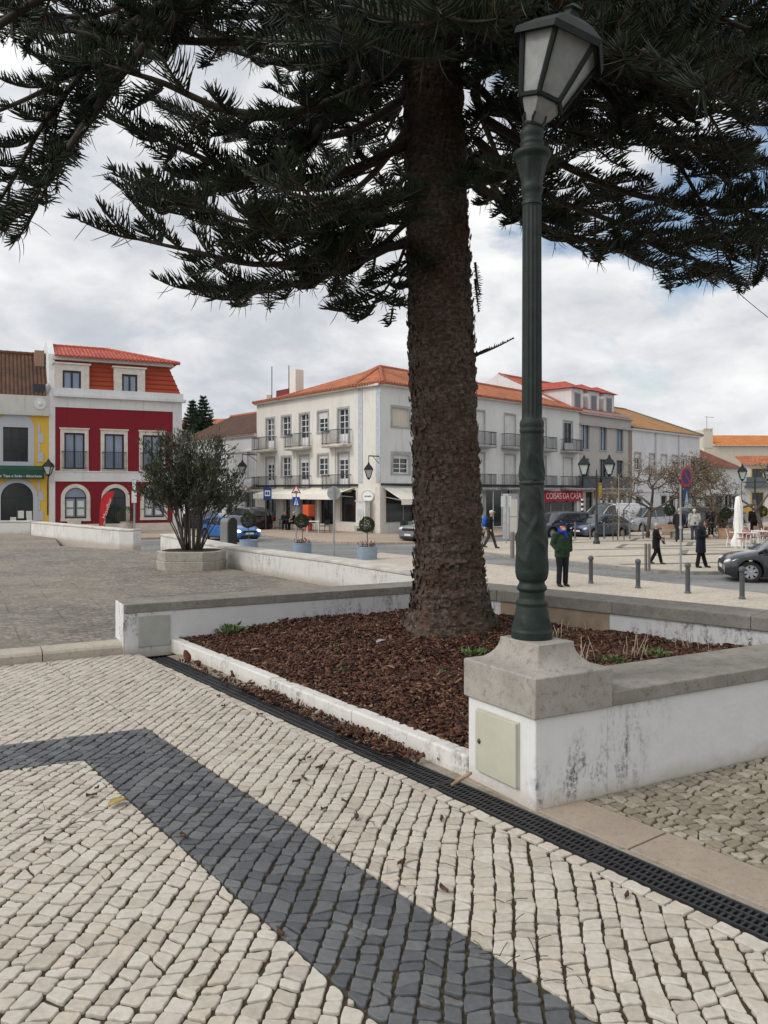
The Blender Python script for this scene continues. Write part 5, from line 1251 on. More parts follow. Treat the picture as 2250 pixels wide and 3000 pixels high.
# ---- white house with ochre roof
def white_house():
    P = FG.P+FG.d*WG; t = thing('town_house', 'long whitewashed house with ochre tiled roof behind the bare trees', 'building', V(P.x, P.y, ZS)); f = Fac(t, P, FG.d)
    w = f.s(2050); h = f.z(1254, .3); c3 = lambda x0, y0, x1, y1: f.rect(1350+x0/1.8433, 1050+y0/1.8433, 1350+x1/1.8433, 1050+y1/1.8433)
    up = []
    for x in (955, 1035, 1097, 1155, 1204, 1260):
        c = f.s(1350+x/1.8433); zz = 6.1; up.append((c-.6, zz-1.3, c+.6, zz+.25))
    lo = [(r[0]-.05, 2.9, r[2]+.05, 4.3) for r in up[:3]]; gr = []
    for x in (962, 1097, 1140, 1200, 1262): c = f.s(1350+x/1.8433); gr.append((c-.6, .12, c+.6, 2.3))
    f.wall('wall', w, h, up+gr, M_OLDW)
    for i, r in enumerate(up): f.window(r, M_GTRIM, M_WFR, M_GLASS, tw=.12, rows=2, shutter=(.3, .9, .8, .4, .3, .3)[i])
    for r in gr: f.window(r, M_GTRIM, M_DFR, M_DARKIN, tw=.1, rows=1, sill=False, name='house_door')
    mb = MB(); mb.box(0, w, -.25, -.001, h-.2, h); f.part('cornice', mb, M_OLDW); mb = MB(); mb.box(0, w, -.1, -.002, 2.7, 2.82); f.part('string_course', mb, M_OLDW)
    for x in (w*.32, w*.66): mb = MB(); mb.box(x-.15, x+.15, -.05, -.001, 2.83, h-.2); f.part('pilaster', mb, plain('grey_pilaster', (.42, .42, .45), .9, .2))
    dep = 6.5; zr = h+3.0; mb = MB(); roof_face(mb, [(-.1, -.4, h+.02), (w, -.4, h+.02), (w-4, dep, zr), (0, dep, zr)]); roof_face(mb, [(w, -.4, h+.02), (w, 2*dep, h), (w-4, dep, zr)]); roof_face(mb, [(w, 2*dep, h), (0, 2*dep, h), (0, dep, zr), (w-4, dep, zr)])
    rf = f.part('roof', mb, M_TILE_OCH); mb = MB(); ridge(mb, (0, dep, zr), (w-4, dep, zr)); ridge(mb, (w-4, dep, zr), (w, -.4, h+.05)); f.part('ridge_tiles', mb, plain('grey_ridge', (.17, .16, .13), .9, .2), rf)
    mb = MB(); mb.face([(0, 2*dep, 0), (0, 0, 0), (0, 0, h), (0, dep, zr), (0, 2*dep, h)]); f.part('gable', mb, M_OLDW); shell(f, w, 2*dep, h, M_OLDW, left=False, roof=False)
    return f, w, h
FW, WW, HW = white_house()
# ---- low houses closing the square on the right
def low_houses():
    P = FW.P+FW.d*WW+V(.3, .6, 0); d = V(.975, .22, 0); t = thing('cottage', 'low white house with a big plain red roof beyond the bare trees', 'building', V(P.x, P.y, ZS)); f = Fac(t, P, d)
    w = f.s(2172); h = f.z(1371, .2); gr = [(f.s(1350+x/1.8433)-.55, .12, f.s(1350+x/1.8433)+.55, 2.3) for x in (1345, 1395, 1440, 1470)]
    f.wall('wall', w, h, gr, M_WHITEW)
    for r in gr: f.window(r, M_GTRIM, M_DFR, M_DARKIN, tw=.12, rows=1, sill=False, name='house_door')
    zr = f.z(1295, 0); dep = 5.0; mb = MB(); roof_face(mb, [(0, -.4, h), (w, -.4, h), (.6, dep, zr+.5), (0, dep, zr+.5)]); roof_face(mb, [(w, -.4, h), (w, 2*dep, h), (.6, dep, zr+.5)])
    f.part('roof', mb, tile_mat('plain_red_roof', (.20, .075, .05), (.25, .09, .06), (.15, .06, .045))); mb = MB(); mb.face([(0, 2*dep, 0), (0, 0, 0), (0, 0, h), (0, dep, zr+.5), (0, 2*dep, h)]); f.part('gable', mb, M_WHITEW); shell(f, w, 2*dep, h, M_WHITEW, left=False, roof=False)
    P2 = P+V(8, 13, 0); t = thing('tall_house', 'cream house with a bright orange tiled roof rising behind the low red roof', 'building', V(P2.x, P2.y, ZS)); f2 = Fac(t, P2, V(1, .05, 0)); x0, x1 = f2.s(2063), f2.s(2400)
    ze, zt = f2.z(1305, x0), f2.z(1276, x0); mb = MB(); mb.face([(x0, 0, 0), (x1, 0, 0), (x1, 0, ze), (x0, 0, ze)]); mb.face([(x0, 9, 0), (x0, 0, 0), (x0, 0, zt+.8), (x0, 9, zt+.8)]); f2.part('wall', mb, wall_mat('buff_wall', (.62, .56, .45), .3))
    mb = MB(); xa = f2.s(2088); roof_face(mb, [(xa, -.4, ze), (x1, -.4, ze), (x1, 3, zt+.25), (xa, 3, zt+.25)]); f2.part('roof', mb, tile_mat('bright_orange_tiles', (.50, .17, .05), (.58, .22, .06), (.40, .14, .05), .5, .45))
    mb = MB(); mb.box(x0, xa, -.05, .5, ze-.3, zt+.45); 
    for i in range(7): mb.box(x0+i*(xa-x0)/6.5, x0+i*(xa-x0)/6.5+.1, 0, .2, zt+.46, zt+.9)
    f2.part('roof_terrace', mb, MATS['buff_wall'])
    mb = MB(); xm = f2.s(2092); mb.tube([(xm, 2, zt), (xm, 2, zt+2.6)], .04, 5); mb.tube([(xm-.3, 2, zt+2.5), (xm+.9, 2, zt+2.4)], .03, 4)
    for i in range(4): mb.tube([(xm+.1+i*.22, 1.7, zt+2.45), (xm+.1+i*.22, 2.3, zt+2.45)], .02, 4)
    f2.part('aerial', mb, M_GTRIM)
    P3 = P+d*(w+.1); t = thing('row_house', 'white house with yellow dado and a dark grey balcony at the far right', 'building', V(P3.x, P3.y, ZS)); f3 = Fac(t, P3, V(.98, -.2, 0)); w3_ = 16; h3 = f3.z(1365, .2)
    gr = [(1+i*2.1, .12, 2.1+i*2.1, 2.6) for i in range(6)]; up = [(1+i*2.1, 3.5, 2.1+i*2.1, 5.2) for i in range(6)]; h3 = max(h3, 5.6)
    f3.wall('wall', w3_, h3, gr+up, M_WHITEW); shell(f3, w3_, 8, h3, M_WHITEW)
    for r in gr+up: f3.window(r, plain('yellow_surround', (.55, .38, .10), .85, .1), M_DFR, M_DARKIN, tw=.15, rows=1, sill=False)
    mb = MB()
    xs = [0]+[v for r in gr for v in (r[0]-.15, r[2]+.15)]+[w3_]
    for a, b in zip(xs[0::2], xs[1::2]): mb.box(a, b, -.03, -.001, .1, 1.0)
    f3.part('yellow_dado', mb, M_YELW); mb = MB(); roof_face(mb, [(0, -.3, h3), (w3_, -.3, h3), (w3_, 4, h3+1.2), (0, 4, h3+1.2)]); f3.part('roof', mb, MATS.get('x') or M_TILE_OLD)
    mb = MB(); x = f3.s(2228); mb.box(x-1.6, x+1.6, -.8, -.001, 3.2, 3.4); mb.box(x-1.6, x+1.6, -.8, -.74, 3.4, 4.3); f3.part('balcony', mb, plain('slate_balcony', (.10, .105, .115), .7, .1))
low_houses()
# ---- red house and yellow house on the left
def red_house():
    Lr, Rr = V(-21.3, 51.5, 0), V(-14.5, 54.8, 0); t = thing('red_house', 'crimson house with white bands, mansard storey and bright red tiled roof', 'building', V(Lr.x, Lr.y, ZS)); f = Fac(t, Lr, Rr-Lr); w = f.s(506)
    c1 = lambda x0, y0, x1, y1: f.rect(x0/2.212, 960+y0/2.212, x1/2.212, 960+y1/2.212)
    hb = f.z(960+530/2.212, w/2); hc = f.z(960+465/2.212, w/2); ht = f.z(960+408/2.212, w/2)        # band bottom, cornice, top of the white parapet
    up = [c1(420, 680, 545, 922), c1(680, 690, 800, 922), c1(930, 697, 1042, 922)]; z0, z1 = up[1][1], up[1][3]; up = [((a+c)/2-.62, z0, (a+c)/2+.62, z1) for (a, b, c, e) in up]
    gr = [c1(430, 1050, 550, 1235), c1(682, 1050, 815, 1340), c1(940, 1060, 1055, 1228)]; gr = [((a+c)/2-.66, 1.0 if i != 1 else .12, (a+c)/2+.66, 3.0) for i, (a, b, c, e) in enumerate(gr)]
    f.wall('wall', w, hb, up+gr, M_REDW)
    for r in gr: f.part('arch_corner', f.arch_wall(r, M_REDW), M_REDW)
    for r in up: f.window(r, M_TRIM, M_DFR, M_GLASSB, tw=.24, rows=1, sill=True, hood=True, fw=.10); \
        f.balcony(r[0]-.18, r[2]+.18, r[1]+.02, 1.15, .14, .05, step=.10)
    for i, r in enumerate(gr): f.arch(r, .24, M_TRIM, M_DFR, M_GLASSB if i != 1 else M_DARKIN, name='window' if i != 1 else 'house_door', to_floor=(i == 1))
    for i in (0, 2):
        a, b, c, e = gr[i]
        for x in (a+.12, (a+c)/2+.12):
            for z in (b+.18, b+.72): mb = MB(); mb.box(x, x+.40, .105, .135, z, z+.42); f.part('window_notice', mb, M_PAPER)
    zb = up[0][1]-.16; mb = MB(); mb.box(-.0, w, -.06, -.001, zb-.62, zb); mb.box(0, w, -.10, -.001, zb+.001, zb+.07); f.part('white_band', mb, M_WHITEW)
    wr = w+.62; mb = MB(); mb.box(w+.001, wr, -.05, 9, 0, hb); mb.box(0, wr, -.04, .3, hb+.001, hc); mb.box(-.0, wr+.25, -.32, .3, hc+.001, hc+.18); mb.box(-.0, wr+.08, -.14, .3, hc+.181, ht); f.part('white_cornice', mb, M_WHITEW)
    mb = MB(); mb.box(-.02, w, -.05, -.001, .0, .62); f.part('plinth', mb, M_TRIM)
    mb = MB(); c = f.s(480/2.212); mb.box(c-.42, c+.42, -.075, -.052, .55, .85); mb.box(c-.2, c+.2, -.09, -.076, .64, .76, 0); f.part('vent', mb, M_TRIM)
    # mansard
    zm = f.z(960+205/2.212, .5); zm2 = f.z(960+245/2.212, w); zm = (zm+zm2)/2; y1 = .75; xi = .75
    mb = MB(); q = [(0, .12, ht-.02), (wr-.05, .12, ht-.02), (wr-xi, y1, zm), (0, y1, zm)]
    mb.face(q); mb.face([(wr-.05, .12, ht-.02), (wr-.05, 9, ht-.02), (wr-xi, 9-.7, zm), (wr-xi, y1, zm)]); ms = f.part('mansard', mb, M_MANS)
    mb = MB()
    for i in range(1, 6):
        k = i/6; y = .12+(y1-.12)*k; z = ht+(zm-ht)*k; mb.box(0, wr-.05-(xi-.05)*k, y-.05, y-.01, z-.02, z+.02); mb.box(wr-.05-(xi-.05)*k+.01, wr-.05-(xi-.05)*k+.05, y, 8.5, z-.02, z+.02)
    f.part('board_joint', mb, plain('joint_red', (.28, .05, .03), .9), ms)
    for x0, y0, x1, y1_ in ((405, 285, 525, 390), (790, 310, 890, 410)):
        a, b = f.s(x0/2.212), f.s(x1/2.212); z0 = ht-.02; zt = f.z(960+(y0-10)/2.212, a)
        mb = MB(); mb.box(a-.5, a, -.06, .9, z0, zt+.4); mb.box(b, b+.5, -.06, .9, z0, zt+.4); mb.box(a, b, -.06, .9, zt, zt+.4); mb.box(a-.6, b+.6, -.14, .9, zt+.401, zt+.5); dm = f.part('dormer', mb, M_TRIM)
        mb = MB(); c = (a+b)/2
        for x in (a+.06, c, b-.06): mb.box(x-.06, x+.06, .03, .08, z0, zt)
        mb.box(a, b, .032, .078, zt-.12, zt); f.part('dormer_frame', mb, M_DFR, dm); mb = MB(); mb.box(a, b, .081, .10, z0, zt); f.part('dormer_pane', mb, M_GLASSB, dm)
    # white fascia and tiled hip roof
    mb = MB(); mb.box(-.05, wr-xi+.28, y1-.35, 8.6, zm, zm+.22); f.part('fascia', mb, M_WHITEW)
    ze = zm+.23; ex = wr-xi+.6; yf = y1-.6; zr = f.z(960+78/2.212, .3)+.15; rx = f.s(730/2.212); yr = 3.4
    mb = MB(); roof_face(mb, [(.1, yf, ze), (ex, yf, ze), (rx, yr, zr), (.1, yr, zr)]); roof_face(mb, [(ex, yf, ze), (ex, 9.2, ze), (rx, yr+2, zr), (rx, yr, zr)]); roof_face(mb, [(ex, 9.2, ze), (.1, 9.2, ze), (.1, yr+2, zr), (rx, yr+2, zr)]); mb.face([(.1, yr, zr), (rx, yr, zr), (rx, yr+2, zr), (.1, yr+2, zr)])
    rf = f.part('roof', mb, M_TILE_NEW)
    mb = MB(); eave_tiles(mb, (.1, yf, ze), (ex, yf, ze)); mb.v = [Vector(p) for p in mb.v]; f.part('eave_tiles', mb, plain('red_eave_clay', (.42, .10, .06), .85, .2), rf)
    mb = MB(); ridge(mb, (.1, yr, zr), (rx, yr, zr)); ridge(mb, (rx, yr, zr), (ex, yf, ze)); f.part('ridge_tiles', mb, MATS['red_eave_clay'], rf)
    mb = MB(); p = [(0, ht-.3), (-0, zm+.2)]
    mb.add([(-.28, -.02, 0), (-.28, -.02, ht), (-.28, .55, zm+.35), (-.28, 3.2, zr+.35), (-.28, 9, zr+.35), (-.28, 9, 0), (0.09, -.02, 0), (.09, -.02, ht), (.09, .55, zm+.35), (.09, 3.2, zr+.35), (.09, 9, zr+.35), (.09, 9, 0)],
           [(0, 5, 4, 3, 2, 1)[::-1], (6, 7, 8, 9, 10, 11)[::-1]]+[(i, (i+1) % 6, 6+(i+1) % 6, 6+i) for i in range(6)]); f.part('party_wall', mb, M_WHITEW)
    mb = MB(); mb.box(0, wr, 8.99, 9.0, 0, zm); f.part('back_wall', mb, M_WHITEW)
    # feather flag by the door
    fx = f.s(286); o = thing('feather_flag', 'red feather flag with white lettering standing by the arched door of the crimson house', 'flag', f.M @ V(fx, -1.2, .1))
    mb = MB(); mb.tube([f.M @ V(fx-.02, -1.2, .1), f.M @ V(fx-.03, -1.2, 1.2), f.M @ V(fx+.05, -1.2, 2.2), f.M @ V(fx+.45, -1.2, 2.75), f.M @ V(fx+.75, -1.2, 2.8)], .018, 5); mb.build('pole', M_IRONR, o, world=True)
    mb = MB(); pts = []
    for (l, r, z) in ((.0, .18, .50), (-.02, .34, .95), (0, .52, 1.5), (.06, .72, 2.1), (.2, .86, 2.5), (.45, .88, 2.72)): pts.append((f.M @ V(fx+l, -1.2, z), f.M @ V(fx+r, -1.22, z+.06)))
    vs = [p for a in pts for p in a]; n = len(vs); off = f.nv*.01; vs += [p+off for p in vs]
    mb.add(vs, [(2*i, 2*i+1, 2*i+3, 2*i+2) for i in range(len(pts)-1)]+[(n+2*i, n+2*i+2, n+2*i+3, n+2*i+1) for i in range(len(pts)-1)]); cl = mb.build('cloth', plain('bright_red_cloth', (.56, .022, .026), .7, .12), o, world=True)
    Mw = Matrix.Translation(o.location).inverted() @ f.M @ Matrix.Translation((fx+.34, -1.235, 1.0)) @ Matrix.Rotation(R(-72), 4, 'Y'); writing('Moviflor', 1.35, .22, MATS['white_letters'], cl, Mw)
    return f, w
FR, WR = red_house()
def yellow_house():
    P = FR.P-FR.d*7.3; t = thing('yellow_house', 'yellow house with grey-blue arches, green fascia sign and old brown tiled roof', 'building', V(P.x, P.y, ZS)); f = Fac(t, P, FR.d); w = 7.3-.28
    c1 = lambda x0, y0, x1, y1: f.rect(x0/2.212, 960+y0/2.212, x1/2.212, 960+y1/2.212)
    h = f.z(960+570/2.212, w-1); hp = f.z(960+440/2.212, w-1)
    a = c1(5, 1005, 215, 1330); arch = (a[0], .12, a[2], a[3]); a2 = c1(20, 645, 182, 868); up = a2
    mir = lambda r: (r[0]-3.9, r[1], r[2]-3.9, r[3]); holes = [arch, up, mir(arch), mir(up)]
    f.wall('wall', w, h, holes, M_YELW); shell(f, w, 8, h, M_YELW)
    for r in (arch, mir(arch)): f.part('arch_corner', f.arch_wall(r, M_YELW), M_LILAC); f.arch(r, .26, M_LILAC, plain('dark_green_frame', (.012, .035, .028), .5), M_DARKIN, name='window', to_floor=True)
    for r in (up, mir(up)):
        x0, z0, x1, z1 = r; mb = MB(); mb.box(x0-.36, x0, -.035, -.002, arch[3]+.45, z1); mb.box(x1, x1+.36, -.035, -.002, arch[3]+.45, z1); mb.box(x0, x1, -.035, -.002, arch[3]+.45, z0)
        c = (x0+x1)/2; mb.plate([(c+(x1-c+.36)*math.cos(math.pi*i/12), z1+.001+.95*math.sin(math.pi*i/12)) for i in range(13)], -.035, -.002); f.part('stone_trim', mb, M_LILAC)
        f.window(r, None, M_DFR, M_DARKIN, leaves=3, rows=3, sill=False)
    xq = arch[2]
    for i, z in enumerate(np.arange(.3, h-.8, .62)): 
        if not (z > arch[3]-.1 and z < arch[3]+.9): mb = MB(); mb.box(xq+.26, xq+(.60 if i % 2 else .40), -.03, -.002, z, z+.6); f.part('quoin', mb, M_LILAC)
    s = c1(0, 920, 285, 980); zs0, zs1 = s[1], s[3]; mb = MB(); mb.box(.2, s[2], -.45, -.05, zs0, zs1); mb.add([(.2, -.45, zs1+.001), (s[2], -.45, zs1+.001), (s[2], -.05, zs1+.25), (.2, -.05, zs1+.25)], [(0, 1, 2, 3)]); sg = f.part('fascia_sign', mb, plain('dark_green_sign', (.010, .060, .036), .55, .1))
    writing('C.C.A.M. de Entre Tejo e Sado - Alcochete', 4.0, .17, MATS['white_letters'], sg, f.L @ Matrix.Translation((s[2]-4.15, -.456, zs0+.10)))
    for x, z, q in ((.62, .95, .40), (.36, .62, .34), (.98, 1.0, .34), (1.0, .62, .32)): mb = MB(); mb.box(arch[0]+(arch[2]-arch[0])*x*.8, arch[0]+(arch[2]-arch[0])*x*.8+q, .115, .136, z+.1, z+.1+q*1.2); f.part('window_notice', mb, M_PAPER)
    mb = MB(); mb.box(0, w, -.25, .1, h, h+.22); mb.box(0, w, -.06, .3, h+.221, hp); f.part('parapet', mb, wall_mat('stained_parapet', (.56, .55, .50), .6)); 
    mb = MB(); c = f.s(260/2.212); zz = (h+.2+hp)/2+.03; mb.plate([(c+.36*math.cos(i*math.pi/10), zz+.36*math.sin(i*math.pi/10)) for i in range(20)], -.12, -.062); mb.ell((c, -.14, zz), (.14, .06, .14), 8, 6)
    f.part('medallion', mb, M_WHITEW)
    mb = MB(); c = f.s(312/2.212); mb.lathe([(.14, hp), (.10, hp+.15), (.16, hp+.3), (.22, hp+.5), (.18, hp+.7), (.05, hp+.85)], 12, (c, .1, 0)); f.part('finial', mb, M_GTRIM)
    mb = MB(); c = f.s(250/2.212); mb.box(c-.35, c+.35, -.1, .2, hp+.25, hp+.75); f.part('floodlight', mb, M_IRONR)
    ze = hp-.3; zr = f.z(960+130/2.212, w-1)+.3; mb = MB(); roof_face(mb, [(0, .3, ze), (w, .3, ze), (w, 4.5, zr), (0, 4.5, zr)]); roof_face(mb, [(w, 8.7, ze), (0, 8.7, ze), (0, 4.5, zr), (w, 4.5, zr)]); mb.face([(w, .3, ze), (w, 8.7, ze), (w, 4.5, zr)]); rf = f.part('roof', mb, M_TILE_BRN)
    mb = MB(); ridge(mb, (0, 4.5, zr), (w, 4.5, zr)); f.part('ridge_tiles', mb, plain('brown_ridge', (.13, .06, .035), .9, .2), rf)
    mb = MB(); mb.box(w-.7, w-.1, 3.4, 4.4, zr-1.2, zr+.12); f.part('chimney', mb, wall_mat('brick_chimney', (.34, .22, .15), .4), rf)
    return f, w
FY, WY = yellow_house()
# ---- small white house up the street, roofs beyond
def small_house():
    P = Lc-FA.d*13.5; t = thing('small_house', 'white two storey house with weathered brown roof left of the corner house', 'building', V(P.x, P.y, ZS)); f = Fac(t, P, FA.d); w = 13.5
    h = f.z(1271, w); c2 = lambda x0, y0, x1, y1: f.rect(600+x0/2.552, 1040+y0/2.552, 600+x1/2.552, 1040+y1/2.552)
    gr = [c2(300, 1050, 380, 1175)]; gr = [(gr[0][0], .12, gr[0][2], 2.7), (gr[0][0]-5, .9, gr[0][0]-3.8, 2.4), (gr[0][0]-3.0, .9, gr[0][0]-2.0, 2.4)]; up = [(gr[0][0]+.3, 3.7, gr[0][0]+1.6, 6.0), (gr[0][0]-3, 3.7, gr[0][0]-1.7, 5.6), (gr[0][0]-6.5, 3.7, gr[0][0]-5.2, 5.6)]
    f.wall('wall', w, h, gr+up, M_WHITEW); shell(f, w, 9, h, M_WHITEW)
    for r in gr: f.window(r, M_WFR, M_GTRIM, M_DARKIN, tw=.1, rows=1, sill=False, name='shop_front')
    for r in up: f.window(r, M_WFR, M_WFR, M_GLASS, tw=.1, rows=2, shutter=.95, sill=False)
    mb = MB(); mb.box(0, w, -.12, -.001, h-1.35, h-1.2); f.part('string_course', mb, M_CREAMW); mb = MB(); mb.box(0, w, -.2, -.001, h-.15, h); f.part('cornice', mb, M_CREAMW)
    mb = MB(); a = gr[0]; mb.add([(a[0]-.9, -.05, 3.4), (a[2]+.3, -.05, 3.4), (a[2]+.3, -.95, 3.0), (a[0]-.9, -.95, 3.0)], [(0, 1, 2, 3), (3, 2, 1, 0)]); mb.box(a[0]-.9, a[2]+.3, -.98, -.951, 2.8, 3.03); f.part('canopy', mb, MATS['pale_canvas'])
    dep = 5; zr = h+2.6; mb = MB(); roof_face(mb, [(0, -.35, h), (w, -.35, h), (w, dep, zr), (0, dep, zr)]); roof_face(mb, [(w, 2*dep, h), (0, 2*dep, h), (0, dep, zr), (w, dep, zr)]); rf = f.part('roof', mb, M_TILE_BRN); mb = MB(); ridge(mb, (0, dep, zr), (w, dep, zr)); f.part('ridge_tiles', mb, M_RIDGE, rf)
    t = thing('far_house', 'house with red gabled roof beyond the small white house', 'building', V(-16.6, 82, ZS)); f = Fac(t, V(-25, 86, 0), V(.94, -.33, 0)); w = 16; h = 8.2
    mb = MB(); mb.face([(0, 0, 0), (w, 0, 0), (w, 0, h), (0, 0, h)]); mb.face([(w, 0, 0), (w, 9, 0), (w, 9, h), (w, 4.5, h+2.6), (w, 0, h)]); f.part('wall', mb, M_CREAMW)
    mb = MB(); roof_face(mb, [(0, -.3, h), (w+.2, -.3, h), (w+.2, 4.5, h+2.6), (0, 4.5, h+2.6)]); rf = f.part('roof', mb, M_TILE_OLD); mb = MB(); mb.box(6.2, 7.0, 2.2, 3.0, h+.6, h+1.9); f.part('chimney', mb, M_OLDW, rf)
small_house()
# ------------------------------------------------------------------ plants
def leaves(name, c, d, L, Wd, m, parent, up=None, loc=None):
    """n folded leaves: centres c, directions d (n,3), lengths and widths"""
    n = len(c); d = d/(np.linalg.norm(d, axis=1, keepdims=True)+1e-9); r = RNG.normal(0, 1, (n, 3)); s = np.cross(d, r); s /= np.linalg.norm(s, axis=1, keepdims=True)+1e-9
    nn = np.cross(d, s); L = np.asarray(L)[:, None]; Wd = np.asarray(Wd)[:, None]
    p = [c, c+d*L*.45+s*Wd*.5+nn*Wd*.18, c+d*L, c+d*L*.45-s*Wd*.5+nn*Wd*.18]
    v = np.stack(p, 1).reshape(-1, 3); q = np.arange(n*4).reshape(-1, 4)
    if parent is not None: v = v-np.array(parent.location)
    return from_arrays(name, v, q, m, parent, loc=loc)
M_LEAF = foliage('dark_oleander_leaf', (.028, .036, .020), (.052, .062, .034), (.10, .11, .065))
M_STEM = plain('grey_brown_stem', (.085, .07, .055), .9, .25, 10)
M_BOX = foliage('clipped_box_leaf', (.022, .035, .012), (.040, .058, .02), (.075, .095, .035))
M_WEED = foliage('weed_green', (.055, .11, .025), (.09, .17, .04), (.14, .23, .06))
M_DRY = foliage('dry_leaf', (.13, .095, .06), (.21, .16, .11), (.33, .28, .21))
M_CONC = cap_mat('weathered_concrete', (.44, .41, .345), (.33, .31, .26), (.14, .13, .10))
# planter with the big shrub
pc = G(571, 1674, ZP); pc.x *= (pc.y+.55)/pc.y*1.015; pl = thing('planter', 'long octagonal concrete planter with a ridge round it on the plaza', 'planter', V(pc.x, pc.y+.55, ZP), R(-4))
def octo(a, b, c): return [(-a+c, -b), (a-c, -b), (a, -b+c), (a, b-c), (a-c, b), (-a+c, b), (-a, b-c), (-a, -b+c)]
mb = MB()
for (k0, k1, z0, z1) in ((.97, 1.0, 0, .155), (1.0, .99, .155, .165), (.96, .985, .172, .33), (.985, .97, .33, .345)):
    lo, hi = octo(.60*k0, .5*k0, .24), octo(.60*k1, .5*k1, .24); vs = [(x, y, z0) for x, y in lo]+[(x, y, z1) for x, y in hi]
    mb.add(vs, [(i, (i+1) % 8, 8+(i+1) % 8, 8+i) for i in range(8)]+[tuple(range(8, 16)), tuple(range(8))[::-1]])
mb.build('planter_body', M_CONC, pl); mb = MB(); mb.prism(octo(.51, .41, .2), .30, .352); mb.build('soil', MATS['dark_humus'], pl)
def shrub():
    b = V(pc.x, pc.y+.55, ZP+.33); t = thing('shrub', 'tall vase-shaped oleander shrub with dark narrow leaves growing in the concrete planter', 'shrub', b)
    st = MB(); C, D = [], []; Yb = b.y; rr = random.Random(5)
    for i in range(38):
        a = rr.uniform(0, 6.283); k = rr.random()**.6; rad = .96*k; ht = (2.12-.40*k**2)*rr.uniform(.68, 1.08) if k > .35 else rr.uniform(1.6, 2.25)
        if rr.random() < .30: rad = rr.uniform(.55, .98); ht = rr.uniform(.9, 1.4)
        e = b+V(rad*math.cos(a)+.02, .8*rad*math.sin(a), ht); m = b+V(rad*.46*math.cos(a), .38*rad*math.sin(a), ht*.52)
        pts = [b+V(.15*math.cos(a), .10*math.sin(a), -.03), m, e]; q = catmull(pts, 9); st.tube([Vector(x) for x in q], [.016-.0014*j for j in range(9)], 5)
        def clump(p, d, n, sp):
            for _ in range(n): C.append(p+np.array([rr.gauss(0, sp), rr.gauss(0, sp), rr.gauss(0, sp)])); w = np.array([rr.gauss(0, .6), rr.gauss(0, .6), rr.gauss(.35, .5)])+d*.9; D.append(w)
        d = q[-1]-q[-2]; d /= np.linalg.norm(d); clump(q[-1], d, 50, .07)
        for j in range(3, 8):
            for _ in range(3):
                p = q[j]; w = np.array([rr.gauss(0, .5), rr.gauss(0, .5), rr.uniform(.1, .7)])+d*.5; w /= np.linalg.norm(w); L = rr.uniform(.18, .42)
                if p[2]-b.z < .62: continue
                st.tube([Vector(p), Vector(p+w*L)], [.008, .004], 4); clump(p+w*L, w, 22, .055); clump(p+w*L*.6, w, 8, .04)
    st.build('stems', M_STEM, t, world=True, smooth=180); n = len(C); leaves('foliage', np.array(C), np.array(D), RNG.uniform(.06, .125, n), RNG.uniform(.014, .024, n), M_LEAF, t)
shrub()
# evergreen beyond the red house
def far_conifer():
    c = G(585, 1440+2.75*F/78, ZS); c = V((585-CU)*76/F, 76, ZS); t = thing('conifer_tree', 'slender pointed conifer with tiered branches far up the street behind the shrub', 'tree', c)
    mb = MB(); mb.tube([c, c+V(0, 0, 11.5)], [.22, .03], 7); mb.tube([c+V(-.9, .3, 6), c+V(-.9, .3, 11.3)], [.1, .02], 6); mb.build('trunk', M_TWIG, t, world=True)
    C, D = [], []
    for (o, top) in ((V(.35, 0, 0), 11.6), (V(-.75, .3, 0), 11.2)):
        z = top
        while z > 3.5:
            r = (top-z)*.40+.1; n = int(5+r*2); a0 = random.random()*6
            for k in range(n):
                a = a0+k*6.283/n; L = r*random.uniform(.8, 1.15); m = int(18+L*70)
                for j in range(m):
                    f = random.random(); C.append((c.x+o.x+L*f*math.cos(a)+random.gauss(0, .05), c.y+o.y+L*f*math.sin(a)+random.gauss(0, .05), ZS+z+.16*f*f*L+random.gauss(0, .05))); D.append((math.cos(a)+random.gauss(0, .5), math.sin(a)+random.gauss(0, .5), .7))
            z -= .33
    n = len(C); leaves('crown', np.array(C), np.array(D), RNG.uniform(.2, .42, n), RNG.uniform(.06, .11, n), foliage('bluish_conifer', (.03, .055, .034), (.045, .075, .045), (.07, .105, .065)), t)
far_conifer()
